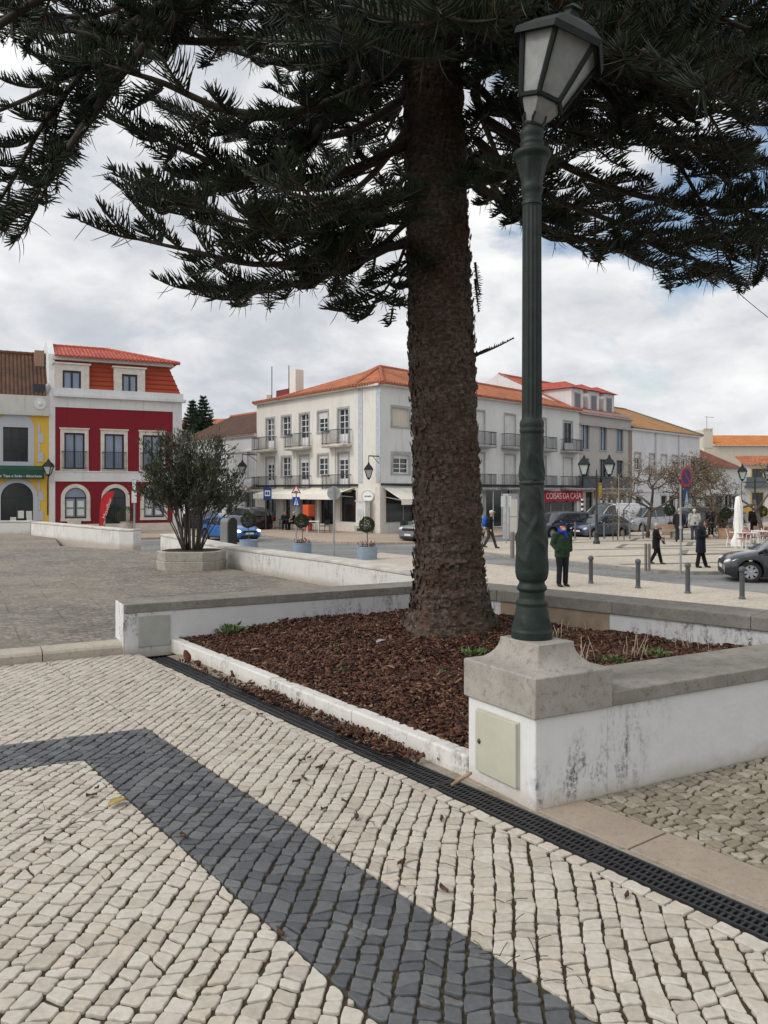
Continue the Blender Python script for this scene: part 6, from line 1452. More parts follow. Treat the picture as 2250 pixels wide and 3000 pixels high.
# bare street trees on the square
M_BARKG = plain('grey_bark', (.12, .095, .075), .95, .3, 6)
def bare_tree(label, base, ht, spread, seed, lean=(0, 0), nl=900, green=0.0, dens=7):
    rr = random.Random(seed); t = thing('bare_tree', label, 'tree', base, 0, 'bare trees on the square'); mb = MB(); tips = []
    def grow(p, d, L, r, lv):
        q = p+d*L; mid = (p+q)/2+V(rr.gauss(0, .05), rr.gauss(0, .05), rr.gauss(0, .03))*L
        mb.tube([p, mid, q], [r, r*.85, r*.68], 6 if lv < 3 else 3, caps=lv < 2)
        if lv >= 6: tips.append((q, d)); return
        if lv >= 3: tips.append((mid, d)); tips.append((q, d))
        for _ in range(rr.choice((3, 4, 4)) if lv < 2 else 3):
            e = (d*.75+V(rr.gauss(0, 1), rr.gauss(0, 1), rr.gauss(.12, .55))*.72*spread).normalized(); grow(q-d*L*rr.uniform(0, .3), e, L*rr.uniform(.55, .78), r*rr.uniform(.5, .64), lv+1)
    d = V(lean[0], lean[1], 1).normalized(); grow(base, d, ht*.34, .125, 0)
    mb.build('branches', M_BARKG, t, world=True, smooth=180)
    C = []; D = []
    for _ in range(nl):
        q, dd = rr.choice(tips); C.append((q.x+rr.gauss(0, .14), q.y+rr.gauss(0, .14), q.z+rr.gauss(0, .12))); D.append((rr.gauss(0, 1), rr.gauss(0, 1), rr.gauss(-.3, .7)))
    leaves('dry_leaves', np.array(C), np.array(D), RNG.uniform(.08, .15, nl), RNG.uniform(.04, .08, nl), M_DRY if not green else foliage('autumn_leaf', (.07, .06, .02), (.13, .11, .035), (.20, .17, .06)), t)
def st_(u, v, dz=.1): return G(u, v, ZS+dz)
bare_tree('bare grey tree with a kinked trunk in front of the whitewashed house', st_(1897, 1575), 6.3, .95, 3, (.12, 0), 2200)
bare_tree('thick bare tree with brown leaves just left of the no-parking sign', st_(1985, 1580), 6.4, .95, 8, (.05, 0), 3200)
bare_tree('smaller olive-brown leafy tree between the no-parking sign and the closed parasol', V(24.0, 58, ZS+.1), 5.6, .95, 12, (0, 0), 4200, 1.0)
bare_tree('bare leaning tree at the right edge beyond the closed parasol', st_(2238, 1580), 6.6, .95, 21, (-.25, 0), 2400)
# ball topiary in tubs
def topiary(label, cat_c, base, rim, h, ball_r, stem, tubm, flower=False, tub_label=None, group=None, square=False):
    tub = thing('planter', tub_label, 'planter', base, 0, group); mb = MB(); mb.lathe([(rim*.95, 0), (rim, .04), (rim*1.0, h*.92), (rim*1.03, h*.93), (rim*1.03, h), (rim*.93, h), (rim*.92, h-.06)], 28); mb.build('tub', tubm, tub, smooth=30)
    tr = thing('ball_tree', label, 'shrub', base+V(0, 0, h-.05), 0, group+' trees' if group else None); mb = MB(); mb.tube([V(0, 0, -.0), V(.015, 0, stem*.5), V(0, 0, stem)], [.022, .018, .016], 6); mb.build('stem', M_STEM, tr)
    n = int(2600*min(1.4, ball_r/.3)); d = RNG.normal(0, 1, (n, 3)); d /= np.linalg.norm(d, axis=1, keepdims=True); r = ball_r*(RNG.uniform(.55, 1.0, n)**.4)*(1+.06*np.sin(5*d[:, 0]+3*d[:, 2])); c = d*r[:, None]+np.array([0, 0, stem+ball_r*.85])
    dd = d+RNG.normal(0, .6, (n, 3)); o = leaves('crown', c+np.array(tr.location), dd, RNG.uniform(.035, .075, n), RNG.uniform(.02, .035, n), M_BOX, tr)
    if flower:
        f = thing('flowers', 'pink and red flowers '+flower, 'flowers', base+V(0, 0, h-.03)); n = 80; a = RNG.uniform(0, 6.28, n); rr_ = rim*.85*np.sqrt(RNG.uniform(0, 1, n)); c = np.stack([rr_*np.cos(a), rr_*np.sin(a), RNG.uniform(.02, .17, n)], 1)
        leaves('foliage', c+np.array(f.location)-np.array([0, 0, .04]), RNG.normal(0, 1, (n, 3))+np.array([0, 0, .6]), RNG.uniform(.06, .1, n), RNG.uniform(.03, .05, n), M_BOX, f)
        k = RNG.random(n) < .55; m = k.sum(); leaves('blossom', c[k]+np.array(f.location)+np.array([0, 0, .05]), RNG.normal(0, 1, (m, 3)), RNG.uniform(.05, .09, m), RNG.uniform(.05, .08, m), foliage('pink_blossom', (.24, .03, .06), (.36, .05, .10), (.42, .09, .17)), f)
M_BLUEG = plain('blue_grey_tub', (.235, .30, .365), .6, .12, 3)
M_TERRA = plain('terracotta_tub', (.42, .27, .17), .8, .15, 3)
gp = 'blue-grey planters along the road'
bA = G(1075, 1647, ZS); kY = bA.y
def tubAt(u, vbase, vtop, hw, ballv, ballr, lab, tlab, fl):
    p = G(u, vbase, ZS); k = p.y/F; topiary(lab, None, V(p.x, p.y+hw*k, ZS), hw*k, (vbase-vtop)*k, ballr*k, (vtop-ballv)*k-ballr*k*.85+.05, M_BLUEG, fl, tlab, gp)
tubAt(1075, 1648, 1603, 30, 1538, 22, 'clipped ball tree in the right blue-grey planter with red flowers', 'rightmost blue-grey round planter beside the tree trunk', 'in the rightmost blue-grey planter')
tubAt(882, 1632, 1592, 28, 1527, 20, 'clipped ball tree in the middle blue-grey planter', 'middle blue-grey round planter before the café', 'in the middle blue-grey planter')
tubAt(724, 1617, 1583, 27, 1525, 22, 'clipped ball tree in front of the blue car', 'leftmost blue-grey round planter, next to the black litter bin', None)
tubAt(1000, 0, 0, 1, 0, 1, '', '', None) if False else None
p = G(372, 1567, ZS); topiary('round bush by the door of the crimson house', None, V(p.x, p.y, ZS+.1), .42, .75, .60, -.1, plain('grey_tub', (.40, .37, .33), .8, .15, 3), False, 'grey round planter by the door of the crimson house')
for (u, vb, lab, tl) in ((2127, 1578, 'dark ball tree in the terracotta planter beside the man in shorts', 'round terracotta planter beside the man in shorts'), (2232, 1572, 'dark ball tree in the terracotta planter at the right edge', 'round terracotta planter at the right edge behind the red chairs'), (1962, 1567, 'dark ball tree left of the no-parking sign', 'square-looking terracotta planter by the stone bench')):
    p = G(u, vb, ZS+.1); k = p.y/F; topiary(lab, None, p, 22*k, 30*k, 16*k, 33*k, M_TERRA, False, tl, 'terracotta planters on the square')
# weeds, dry stems and leaves in the bed
def weed(u, v, z, n, s, label):
    p = G(u, v, z); p.z = soil_z(p.x, p.y)+.01; t = thing('weed', label, 'weed', p, 0, 'weeds in the flower bed')
    c = np.array(p)+RNG.normal(0, 1, (n, 3))*np.array([s*.5, s*.5, s*.12])+np.array([0, 0, s*.25]); d = (c-np.array(p))*np.array([1, 1, .6])/s+np.array([0, 0, .55])+RNG.normal(0, .35, (n, 3))
    leaves('foliage', c, d, RNG.uniform(.4, .9, n)*s*.75, RNG.uniform(.16, .30, n)*s, M_WEED, t)
weed(672, 1845, .15, 90, .125, 'bushy green weed at the left corner of the bark bed')
weed(760, 1808, .16, 40, .09, 'small green weed against the wall behind the bark bed')
weed(1040, 1785, .18, 50, .10, 'green weed at the foot of the back wall left of the trunk')
weed(1385, 1915, .2, 60, .09, 'green weed just right of the big trunk')
weed(1295, 1960, .2, 26, .05, 'tiny green weed beside the stone cap of the pedestal')
weed(1795, 1950, .2, 70, .08, 'low green weed by the dry stems behind the lamp pedestal')
weed(1930, 1925, .2, 60, .08, 'low green weed farther right along the near wall')
weed(1000, 1945, .2, 24, .05, 'tiny green weed in the middle of the bark')
weed(985, 1890, .2, 20, .05, 'tiny green weed in the bark toward the back wall')
M_STRAW = plain('bleached_dry_stem', (.36, .30, .21), .9, .25, 20)
def stems(u, v, n, h, label):
    p = G(u, v, .2); p.z = soil_z(p.x, p.y); mb = MB()
    for _ in range(n):
        a = V(p.x+random.gauss(0, .05), p.y+random.gauss(0, .05), p.z-.02); d = V(random.gauss(0, .22), random.gauss(0, .22), 1).normalized(); L = h*random.uniform(.5, 1.1)
        mb.tube([a, a+d*L*.5+V(random.gauss(0, .01), 0, 0), a+d*L], [.0042, .0036, .0022], 5)
    tag(mb.build('dry_stems', M_STRAW, smooth=180), label, 'dry plant', 'dry stems in the flower bed')
stems(1712, 1945, 9, .26, 'pale dry stems just behind the lamp pedestal')
stems(1860, 1935, 10, .24, 'pale dry stems in the middle of the bark right of the lamp')
stems(1640, 1880, 6, .2, 'thin dry stems close to the right of the lamp base')
stems(2030, 1890, 10, .17, 'dry stems near the far wall at the right')
stems(2215, 1880, 8, .10, 'short dry stems at the far right end of the bed')
stems(1690, 1850, 5, .14, 'short dry stems by the tan panel of the far wall')
# fallen leaves, cones and twigs on the paving
M_LITTER = island_mat('brown_litter', [(0, (.035, .016, .010)), (.6, (.085, .042, .024)), (1, (.14, .085, .045))], .8, 50)
def litter():
    spots = [(283, 2312), (268, 2332), (538, 2451), (1175, 2530), (1295, 2402), (890, 2282), (1045, 2398), (950, 2372), (868, 2292), (1300, 2608), (1835, 2627), (885, 2230), (935, 2250), (905, 2222), (760, 2095), (820, 2735), (138, 2465), (1010, 2350), (640, 2040), (655, 2070)]
    for i, (u, v) in enumerate(spots):
        p = G(u, v, .006); mb = MB(); a = random.uniform(0, 6.28); L = random.uniform(.016, .03); M = Matrix.Translation(p) @ Matrix.Rotation(a, 4, 'Z') @ Matrix.Rotation(random.uniform(-.3, .3), 4, 'X')
        n = 6; vs = []
        for k in range(n+1):
            t = k/n; w = L*.45*math.sin(math.pi*(.08+.84*t)); x = (t-.5)*2*L; vs += [(x, -w, .006+.012*(2*t-1)**2), (x, 0, .002+.004*math.sin(5*t)), (x, w, .007+.010*(2*t-1)**2), (x, 0, .012+.005*math.sin(4*t+1))]
        fs = [(4*k+j, 4*k+(j+1) % 4, 4*k+4+(j+1) % 4, 4*k+4+j) for k in range(n) for j in range(4)]+[(0, 1, 2, 3)[::-1], tuple(range(4*n, 4*n+4))]; mb.add(vs, fs, 0, M)
        tag(mb.build('fallen_leaf', M_LITTER, smooth=180), 'small curled dark brown leaf scrap lying on the pale cobbles', 'leaf', 'leaf scraps on the cobbles')
    def leaf(u, v, z, L, m, lab, yaw, stand=0.0):
        p = G(u, v, z); mb = MB(); M = Matrix.Translation(p) @ Matrix.Rotation(yaw, 4, 'Z') @ Matrix.Rotation(stand, 4, 'Y'); n = 8; vs = []
        for k in range(n+1):
            t = k/n; w = L*.30*math.sin(math.pi*min(.97, .04+.93*t))**.8; x = (t-.5)*L; c = .10*L*math.sin(math.pi*t); vs += [(x, -w, c+.006), (x, 0, c-.004), (x, w, c+.006), (x, 0, c+.0005)]
        fs = [(4*k+j, 4*k+(j+1) % 4, 4*k+4+(j+1) % 4, 4*k+4+j) for k in range(n) for j in range(4)]+[(0, 1, 2, 3)[::-1], tuple(range(4*n, 4*n+4))]; mb.add(vs, fs, 0, M); tag(mb.build('fallen_leaf', m, smooth=180), lab, 'leaf')
    red = plain('russet_leaf', (.16, .055, .03), .7, .25, 30); yel = plain('yellow_leaf', (.36, .25, .07), .7, .25, 30); tan = plain('tan_leaf', (.34, .19, .10), .7, .2, 30)
    leaf(545, 1925, .06, .14, red, 'russet leaf standing on edge against the white bed kerb', 1.2, 1.3); leaf(345, 2352, .012, .11, yel, 'curled yellow leaf on the pale cobbles inside the dark band', 1.0)
    leaf(750, 1905, .19, .10, tan, 'tan leaf lying on the bark near the back wall', .4); leaf(1142, 1955, .21, .09, tan, 'light brown leaf on the bark left of the pedestal', 2.4); leaf(1120, 1880, .26, .13, plain('grey_plastic', (.30, .31, .33), .3, .2, 9), 'grey scrap of plastic on the bark before the trunk', .7)
    mb = MB(); a, b = G(1325, 2300, .03), G(1380, 2265, .12); mb.tube([a, (a+b)/2+V(0, 0, .004), b], [.010, .011, .009], 7); tag(mb.build('stick', plain('tan_stick', (.30, .22, .14), .85, .2, 30), smooth=180), 'short tan stick leaning on the bed kerb beside the pedestal', 'stick')
    mb = MB()
    for _ in range(9):
        p = G(random.uniform(90, 330), random.uniform(2345, 2440), .008); d = V(random.gauss(0, 1), random.gauss(0, .6), 0).normalized(); L = random.uniform(.05, .14); mb.tube([p, p+d*L*.5+V(0, 0, .006), p+d*L], .0016, 4)
    for _ in range(36):
        u = random.uniform(900, 1700); p = G(u, 2200+.7*(u-900)+random.uniform(-30, 240), .008); d = V(random.gauss(0, 1), random.gauss(0, .8), 0).normalized(); L = random.uniform(.03, .09); mb.tube([p, p+d*L*.5+V(0, 0, .005), p+d*L], .0013, 4)
    tag(mb.build('twig_litter', M_LITTER), 'thin dry conifer twigs scattered on the pale cobbles', 'twigs', kind='stuff')
    # clods of bark spilled over the kerb onto the drain
    P = []
    while len(P) < 900:
        a = random.choice((random.uniform(2.2, 2.9), random.gauss(2.9, .35), random.uniform(2.0, 5.5), random.gauss(3.9, .25))); b = abs(random.gauss(.17, .05)); b = .16+random.gauss(.02, .045)
        q = P_(a, b); 
        if 1.75 < a < 5.7 and b < .3: P.append((q.x, q.y))
    P = np.array(P); tag(chips('spilled_bark', P, np.full(len(P), .0)+RNG.uniform(0, .02, len(P)), .012, .045, M_BARK, .6), 'dark bark crumbs and soil spilled over the kerb onto the drain grate', 'bark crumbs', kind='stuff')
litter()

# ------------------------------------------------------------------ street furniture
def bollard(u, v, vt, label):
    p = G(u, v, ZS+.1); h = .80; t = thing('bollard', label, 'bollard', p, 0, 'ball-topped bollards along the pavement'); r = .062
    mb = MB(); mb.lathe([(r*1.35, 0), (r*1.3, .03), (r*1.05, .05), (r, .09), (r*.95, h-.19), (r*1.05, h-.18), (r*1.05, h-.16), (r*.6, h-.145), (r*.55, h-.13)], 20); mb.build('post', plain('grey_painted_iron', (.075, .08, .09), .5, .15, 6), t, smooth=40)
    mb = MB(); mb.ell((0, 0, h-.075), .082, 16, 12); mb.build('ball', MATS['grey_painted_iron'], t, smooth=180)
for u, v, l in ((1731, 1709, 'bollard nearest the man in the green jacket'), (1869, 1723, 'second ball-topped bollard to the right of the man'), (2015, 1738, 'ball-topped bollard just right of the no-parking pole'), (2174, 1755, 'ball-topped bollard in front of the wheel of the dark car')): bollard(u, v, 0, l)
def post(u, v, h, r, label, group='plain posts on the square'):
    p = G(u, v, ZS+.1); mb = MB(); mb.lathe([(r*1.2, 0), (r, .02), (r, h-.03), (r*.8, h)], 14, p); tag(mb.build('bollard', plain('brown_grey_post', (.13, .115, .105), .6, .15, 6), smooth=40), label, 'bollard', group)
post(1892, 1673, .92, .045, 'left one of the pair of plain posts by the walking woman'); post(1902, 1674, .92, .045, 'right one of the pair of plain posts by the walking woman'); post(1501, 1636, 1.05, .085, 'thick brown post left of the lamp column')
for u in (1685, 1729, 1770, 1845, 1884): post(u, 1579, .95, .045, 'plain grey post in the row in front of the parked cars', 'posts before the parked cars')
def sign_post(u, v, vtop, label, name='sign_post', r=.032, dz=.1, m=None):
    p = G(u, v, ZS+dz); h = H-(vtop-VH)*p.y/F-p.z; t = thing(name, label, 'road sign', p, 0); mb = MB(); mb.tube([V(0, 0, 0), V(0, 0, h)], r, 10); mb.build('pole', m or plain('galvanised_pole', (.30, .31, .32), .45, .15, 5, .3), t, smooth=40); return t, p, p.y/F, h
def disc(mb, cx, cz, rx, rz, y0, y1, n=36): mb.plate([(cx+rx*math.cos(2*math.pi*i/n), cz+rz*math.sin(2*math.pi*i/n)) for i in range(n)], y0, y1)
BLUE, RED, WHT = plain('sign_blue', (.010, .030, .13), .45, .05), plain('sign_red', (.40, .012, .035), .45, .05), plain('sign_white', (.74, .74, .72), .45, .04)
BLK = plain('sign_black', (.012, .012, .012), .6); GRYS = plain('sign_back_grey', (.33, .35, .35), .6, .1)
# no parking + tow-away
t, p, k, h = sign_post(1994, 1683, 1420, 'no-parking sign with a blue tow-away plate on a tall grey pole'); zc = H-(1397-VH)*k-p.z; cx = 13*k; rx, rz = 17*k, 29*k
yaw = Matrix.Rotation(R(38), 4, 'Z')
mb = MB(); disc(mb, 0, zc, rz, rz, -.05, -.035); mb.v = [V(cx, 0, 0)+yaw @ q for q in mb.v]; s = mb.build('sign_plate', RED, t)
mb = MB(); disc(mb, 0, zc, rz*.76, rz*.76, -.056, -.0505); mb.v = [V(cx, 0, 0)+yaw @ q for q in mb.v]; mb.build('blue_field', BLUE, s)
mb = MB(); w = rz*.10; q = rz*.74*.7071; mb.plate([(-q-w*.7, zc+q-w*.7), (q-w*.7, zc-q-w*.7), (q+w*.7, zc-q+w*.7), (-q+w*.7, zc+q+w*.7)], -.062, -.0565); mb.v = [V(cx, 0, 0)+yaw @ q for q in mb.v]; mb.build('red_bar', RED, s)
z0, z1 = H-(1478-VH)*k-p.z, H-(1430-VH)*k-p.z; w = 12*k
mb = MB(); mb.box(-w, w, -.05, -.035, z0, z1); mb.v = [V(13*k, 0, 0)+yaw @ q for q in mb.v]; s = mb.build('tow_plate', BLUE, t); mb = MB(); mb.plate([(-w*.7, z0+.12*(z1-z0)), (w*.75, z0+.12*(z1-z0)), (.1*w, z0+.85*(z1-z0))], -.056, -.0505); mb.plate([(-w*.8, z0+.04*(z1-z0)), (w*.8, z0+.04*(z1-z0)), (w*.8, z0+.09*(z1-z0)), (-w*.8, z0+.09*(z1-z0))], -.056, -.0505); mb.v = [V(13*k, 0, 0)+yaw @ q for q in mb.v]; mb.build('tow_symbol', plain('sign_pale_blue', (.40, .45, .50), .5), s)
mb = MB(); zz = H-(1545-VH)*k-p.z; mb.lathe([(.05, zz-.05), (.055, zz), (.05, zz+.05)], 12); mb.build('clamp', GRYS, t)
# speed hump triangle + crossing sign
t, p, k, h = sign_post(868, 1610, 1430, 'speed hump warning triangle above a blue crossing sign in front of the café', dz=0); zc = H-(1437-VH)*k-p.z
tri = lambda s_, o=0: [(0+s_*1.0*math.cos(a), zc+o+s_*1.0*math.sin(a)) for a in (R(90), R(210), R(330))]
mb = MB(); mb.plate(tri(17*k)[::-1], -.05, -.035); s = mb.build('triangle_plate', RED, t); mb = MB(); mb.plate(tri(11.5*k)[::-1], -.056, -.0505); s2 = mb.build('triangle_field', WHT, s)
mb = MB(); n = 14; w = 8*k; mb.plate([(-w+2*w*i/n, zc-5.0*k+3.2*k*math.sin(math.pi*i/n)) for i in range(n+1)], -.061, -.0565); mb.build('hump_symbol', BLK, s2)
z0, z1 = H-(1483-VH)*k-p.z, H-(1456-VH)*k-p.z; w = 11*k; mb = MB(); mb.box(-w, w, -.05, -.035, z0, z1); s = mb.build('crossing_plate', plain('crossing_blue', (.008, .045, .27), .45, .05), t)
mb = MB(); zz = (z0+z1)/2; mb.plate([(-w*.62, z0+.12*(z1-z0)), (w*.62, z0+.12*(z1-z0)), (0, z0+.92*(z1-z0))], -.056, -.0505); s2 = mb.build('white_triangle', WHT, s)
mb = MB(); disc(mb, 0, zz+4*k, 1.6*k, 1.6*k, -.061, -.0565, 10); mb.plate([(-1.6*k, zz-2*k), (1.6*k, zz-2*k), (1.2*k, zz+2.4*k), (-1.2*k, zz+2.4*k)], -.061, -.0565); mb.plate([(-3.4*k, z0+3.5*k), (-1.8*k, z0+3.5*k), (.4*k, zz-1.8*k), (-1*k, zz-1.8*k)], -.0608, -.0565); mb.plate([(1.8*k, z0+3.5*k), (3.4*k, z0+3.5*k), (1.2*k, zz-1.8*k), (0, zz-1.8*k)], -.0606, -.0565); mb.build('walking_symbol', BLK, s2)
# round sign seen from the back
t, p, k, h = sign_post(978, 1638, 1424, 'grey back of a round road sign on a pole between the blue-grey planters', dz=0); zc = H-(1445-VH)*k-p.z
mb = MB(); disc(mb, 0, zc, 20*k, 20*k, .036, .05); s = mb.build('sign_back', GRYS, t); mb = MB()
for i in range(3): disc(mb, (-13+i*3.4)*k, zc+1*k, 1.1*k, .8*k, .031, .0355, 8)
mb.build('sticker', BLK, s); mb = MB(); mb.box(-2.4*k, 2.4*k, -.036, .0355, zc-19*k, zc+19.5*k); mb.build('rail', plain('sign_rail', (.24, .25, .255), .5, .1), s)
# bus stop plate
t, p, k, h = sign_post(779, 1552, 1428, 'blue bus stop sign with a white square in front of the corner house', dz=.12, m=plain('dark_sign_pole', (.05, .06, .06), .5)); z0, z1 = H-(1465-VH)*k-p.z, H-(1428-VH)*k-p.z; w = 12*k
mb = MB(); mb.box(-7*k, 17*k, -.06, -.035, z0, z1); s = mb.build('sign_plate', BLUE, t); mb = MB(); mb.box(-3*k, 13*k, -.066, -.0605, z0+.32*(z1-z0), z0+.76*(z1-z0)); s2 = mb.build('white_field', plain('sign_pale', (.50, .58, .62), .5), s); mb = MB(); mb.box(-1*k, 4*k, -.071, -.0665, z0+.42*(z1-z0), z0+.68*(z1-z0)); mb.box(5.5*k, 10.5*k, -.071, -.0665, z0+.42*(z1-z0), z0+.62*(z1-z0)); disc(mb, 8*k, z0+.66*(z1-z0), 1.5*k, 1.5*k, -.071, -.0665, 10); mb.build('stop_symbol', BLUE, s2)
# rectangular sign backs
t, p, k, h = sign_post(1483, 1592, 1450, 'back of a pale square road sign on a pole between trunk and lamp', dz=.1); z0, z1 = H-(1485-VH)*k-p.z, H-(1453-VH)*k-p.z; mb = MB(); mb.box(-15*k, 15*k, .036, .05, z0, z1); mb.build('sign_back', plain('pale_sign_back', (.52, .54, .54), .5, .06), t)
t, p, k, h = sign_post(394, 1600, 1405, 'narrow white plate on a thin pole at the end of the low white wall', dz=1.3, r=.022); z0, z1 = H-(1473-VH)*k-p.z, H-(1438-VH)*k-p.z; mb = MB(); mb.box(-7*k, 7*k, -.04, -.025, z0, z1); mb.build('sign_plate', plain('grey_white_plate', (.58, .60, .58), .5, .06), t)
mb = MB(); z2, z3 = H-(1436-VH)*k-p.z, H-(1400-VH)*k-p.z; mb.box(-5*k, 5*k, -.04, -.025, z2, z3); mb.build('upper_plate', MATS['grey_white_plate'], t)
# litter bin: grey slab with black rounded rim
c = G(656, 1606, ZP+.27); k = c.y/F; o = thing('litter_bin', 'tall grey metal cabinet bin with black round-topped side behind the low parapet', 'bin', V(c.x, c.y+.5, ZS), R(-40)); hgt = H-(1518-VH)*k-ZS
prof = lambda w, hh: [(-w, 0), (w, 0), (w, hh-w)]+[(w*math.cos(math.pi*i/10), hh-w+w*math.sin(math.pi*i/10)) for i in range(1, 10)]+[(-w, hh-w)]
mb = MB(); w = 14*k; mb.v = []; mb.plate([(y, z) for y, z in prof(.10, hgt-.02)], -.16, .10); mb.v = [V(q.y, q.x, q.z) for q in mb.v]; mb.build('cabinet', plain('grey_bin_steel', (.17, .175, .17), .5, .1, 3), o, bevel=.004)
mb = MB(); mb.plate([(y, z) for y, z in prof(.115, hgt)], .101, .15); mb.v = [V(q.y, q.x, q.z) for q in mb.v]; mb.build('black_side', plain('black_plastic', (.010, .010, .011), .4), o); mb = MB(); mb.box(-.20, .26, -.14, .14, 0, ZP-ZS+.18); mb.build('foot', MATS['black_plastic'], o)
# electric cabinet by the corner pier and café furniture
def cabinet():
    M = FC.M; o = thing('electric_cabinet', 'white graffitied electric cabinet standing by the café corner', 'cabinet', M @ V(.95, -.45, .12), math.atan2(FC.d.y, FC.d.x)); mb = MB(); mb.box(-.45, .45, -.2, .2, .45, 2.0); mb.box(-.5, .5, -.25, .25, 2.0, 2.06); mb.build('cabinet_body', plain('grubby_white_cabinet', (.58, .58, .55), .6, .15, 4), o); mb = MB(); mb.box(-.52, .52, -.26, .26, -.05, .45); b = mb.build('concrete_base', M_CONC, o); mb = MB(); mb.box(-.25, .25, -.285, -.262, .14, .30); mb.build('vent', M_DFR, b)
    mb = MB()
    for i in range(5): mb.tube([(-.25+.12*i, -.206, .8+.2*(i % 2)), (-.2+.12*i, -.206, 1.3-.1*(i % 3)), (-.28+.14*i, -.206, 1.5)], .012, 4)
    mb.build('graffiti', plain('grey_spray_paint', (.25, .25, .27), .8), o)
cabinet()
M_CHAIRD = plain('black_wicker', (.018, .02, .019), .7, .2, 10); M_ALU = plain('aluminium', (.50, .51, .52), .35, .1, 5, .6)
def chair(label, loc, rz, m, fm, group, name='cafe_chair'):
    t = thing(name, label, 'chair', loc, rz, group); mb = MB(); mb.box(-.22, .22, -.22, .22, .43, .47); mb.build('seat', m, t, bevel=.01); mb = MB(); mb.add([(-.21, .20, .52), (.21, .20, .52), (.23, .30, .84), (-.23, .30, .84), (-.21, .225, .52), (.21, .225, .52), (.23, .325, .84), (-.23, .325, .84)], [(0, 1, 2, 3), (7, 6, 5, 4), (0, 4, 5, 1), (1, 5, 6, 2), (2, 6, 7, 3), (3, 7, 4, 0)]); mb.build('backrest', m, t)
    for sx in (-1, 1):
        mb = MB(); mb.tube([(sx*.24, -.24, 0), (sx*.23, -.20, .45), (sx*.25, -.2, .66), (sx*.25, .14, .68)], .014, 6); mb.build('leg', fm, t); mb = MB(); mb.tube([(sx*.24, .28, 0), (sx*.22, .2, .46), (sx*.235, .31, .86)], .014, 6); mb.build('leg', fm, t)
    return t
def table(label, loc, m, fm, group, r=.35, square=True):
    t = thing('cafe_table', label, 'table', loc, 0, group); mb = MB()
    if square: mb.box(-r, r, -r, r, .71, .74)
    else: mb.lathe([(r, .71), (r, .74)], 24)
    mb.build('table_top', m, t)
    for sx in (-1, 1):
        for sy in (-1, 1): mb = MB(); mb.tube([(sx*(r-.03), sy*(r-.03), 0), (sx*(r-.05), sy*(r-.05), .71)], .017, 6); mb.build('leg', fm, t)
    return t
fz = .12
def fl(F_, x, y): q = F_.M @ V(x, y, fz); return q
sF = lambda u: FA.s(u)
g1 = 'dark café chairs on the pavement'; az = math.atan2(FA.d.y, FA.d.x)
chair('dark café chair at the left end, next to the green door', fl(FA, sF(815), -1.8), az+1.3, M_CHAIRD, M_CHAIRD, g1); chair('dark café chair left of the crossing sign', fl(FA, sF(836), -1.6), az+.3, M_CHAIRD, M_CHAIRD, g1)
chair('dark café chair under the ball tree of the middle planter', fl(FA, sF(862), -2.0), az-1.2, M_CHAIRD, M_CHAIRD, g1); chair('dark café chair left of the white table', fl(FA, sF(992), -2.4), az+1.4, M_CHAIRD, M_CHAIRD, g1); chair('dark café chair right of the white table', fl(FA, sF(1036), -2.3), az-1.4, M_CHAIRD, M_CHAIRD, g1)
table('pale café table left of the crossing sign', fl(FA, sF(847), -2.2), M_ALU, M_ALU, 'café tables on the pavement', .33); table('white café table between two dark chairs right of the round sign', fl(FA, sF(1013), -2.6), WHT, WHT, 'café tables on the pavement', .42)
g2 = 'dark chairs right of the café corner'
for i, (u, l) in enumerate(((1130, 'dark chair under the cream awning beside the corner pier'), (1142, 'dark chair under the cream awning in front of the grey car'))): chair(l, FB.M @ V(FB.s(u), -1.6, fz), i*1.3, M_CHAIRD, M_CHAIRD, g2)
def orange_box():
    o = thing('gas_cage', 'orange gas bottle cage beside the café door', 'gas cage', fl(FA, sF(962), -1.6), az); mb = MB(); mb.box(-.35, .35, -.25, .25, 1.0, 1.75); mb.build('upper_case', plain('orange_paint', (.58, .10, .025), .5, .12, 3), o, bevel=.01); mb = MB(); mb.box(-.4, .4, -.3, .3, .92, .97); mb.build('shelf', RED, o); mb = MB()
    for i in range(4): mb.lathe([(.09, .02), (.1, .1), (.1, .6), (.05, .7), (.04, .85)], 12, (-.25+.17*i, 0, 0))
    mb.build('gas_bottle', plain('dull_red_paint', (.36, .05, .03), .5, .2, 3), o, smooth=40); mb = MB()
    for i in range(8): mb.tube([(-.36+.103*i, -.28, 0), (-.36+.103*i, -.28, .92)], .01, 4)
    mb.build('cage_bar', RED, o)
orange_box()
# closed parasol, red chairs and white tables on the square
pp = G(2163, 1604, ZS+.1)
def parasol():
    t = thing('parasol', 'closed white parasol standing among the red chairs', 'parasol', pp); k = pp.y/F; top = H-(1453-VH)*k-pp.z; mb = MB(); mb.tube([(0, 0, 0), (0, 0, top)], .03, 8); mb.build('pole', M_ALU, t)
    fn = lambda r, z, w: .8*r*(1+.16*math.sin(7*w+z*3)+.1*math.sin(3*w-z*5)); mb = MB(); kz = top/ (1604-1453); mb.lathe([(.02, top), (.13, top-.06), (.21, top-.5), (.24, top-1.3), (.215, top-1.75), (.26, top-1.95), (.36, top-2.2), (.30, top-2.6), (.24, top-2.95), (.10, top-2.97)], 42, fn=fn); mb.build('folded_canopy', plain('white_canvas', (.74, .73, .69), .9, .08, 3), t, smooth=180); mb = MB(); mb.lathe([(.3, 0), (.3, .06), (.05, .1)], 20); mb.build('base', M_CONC, t)
parasol()
M_REDP = plain('faded_red_plastic', (.30, .085, .07), .5, .12, 4)
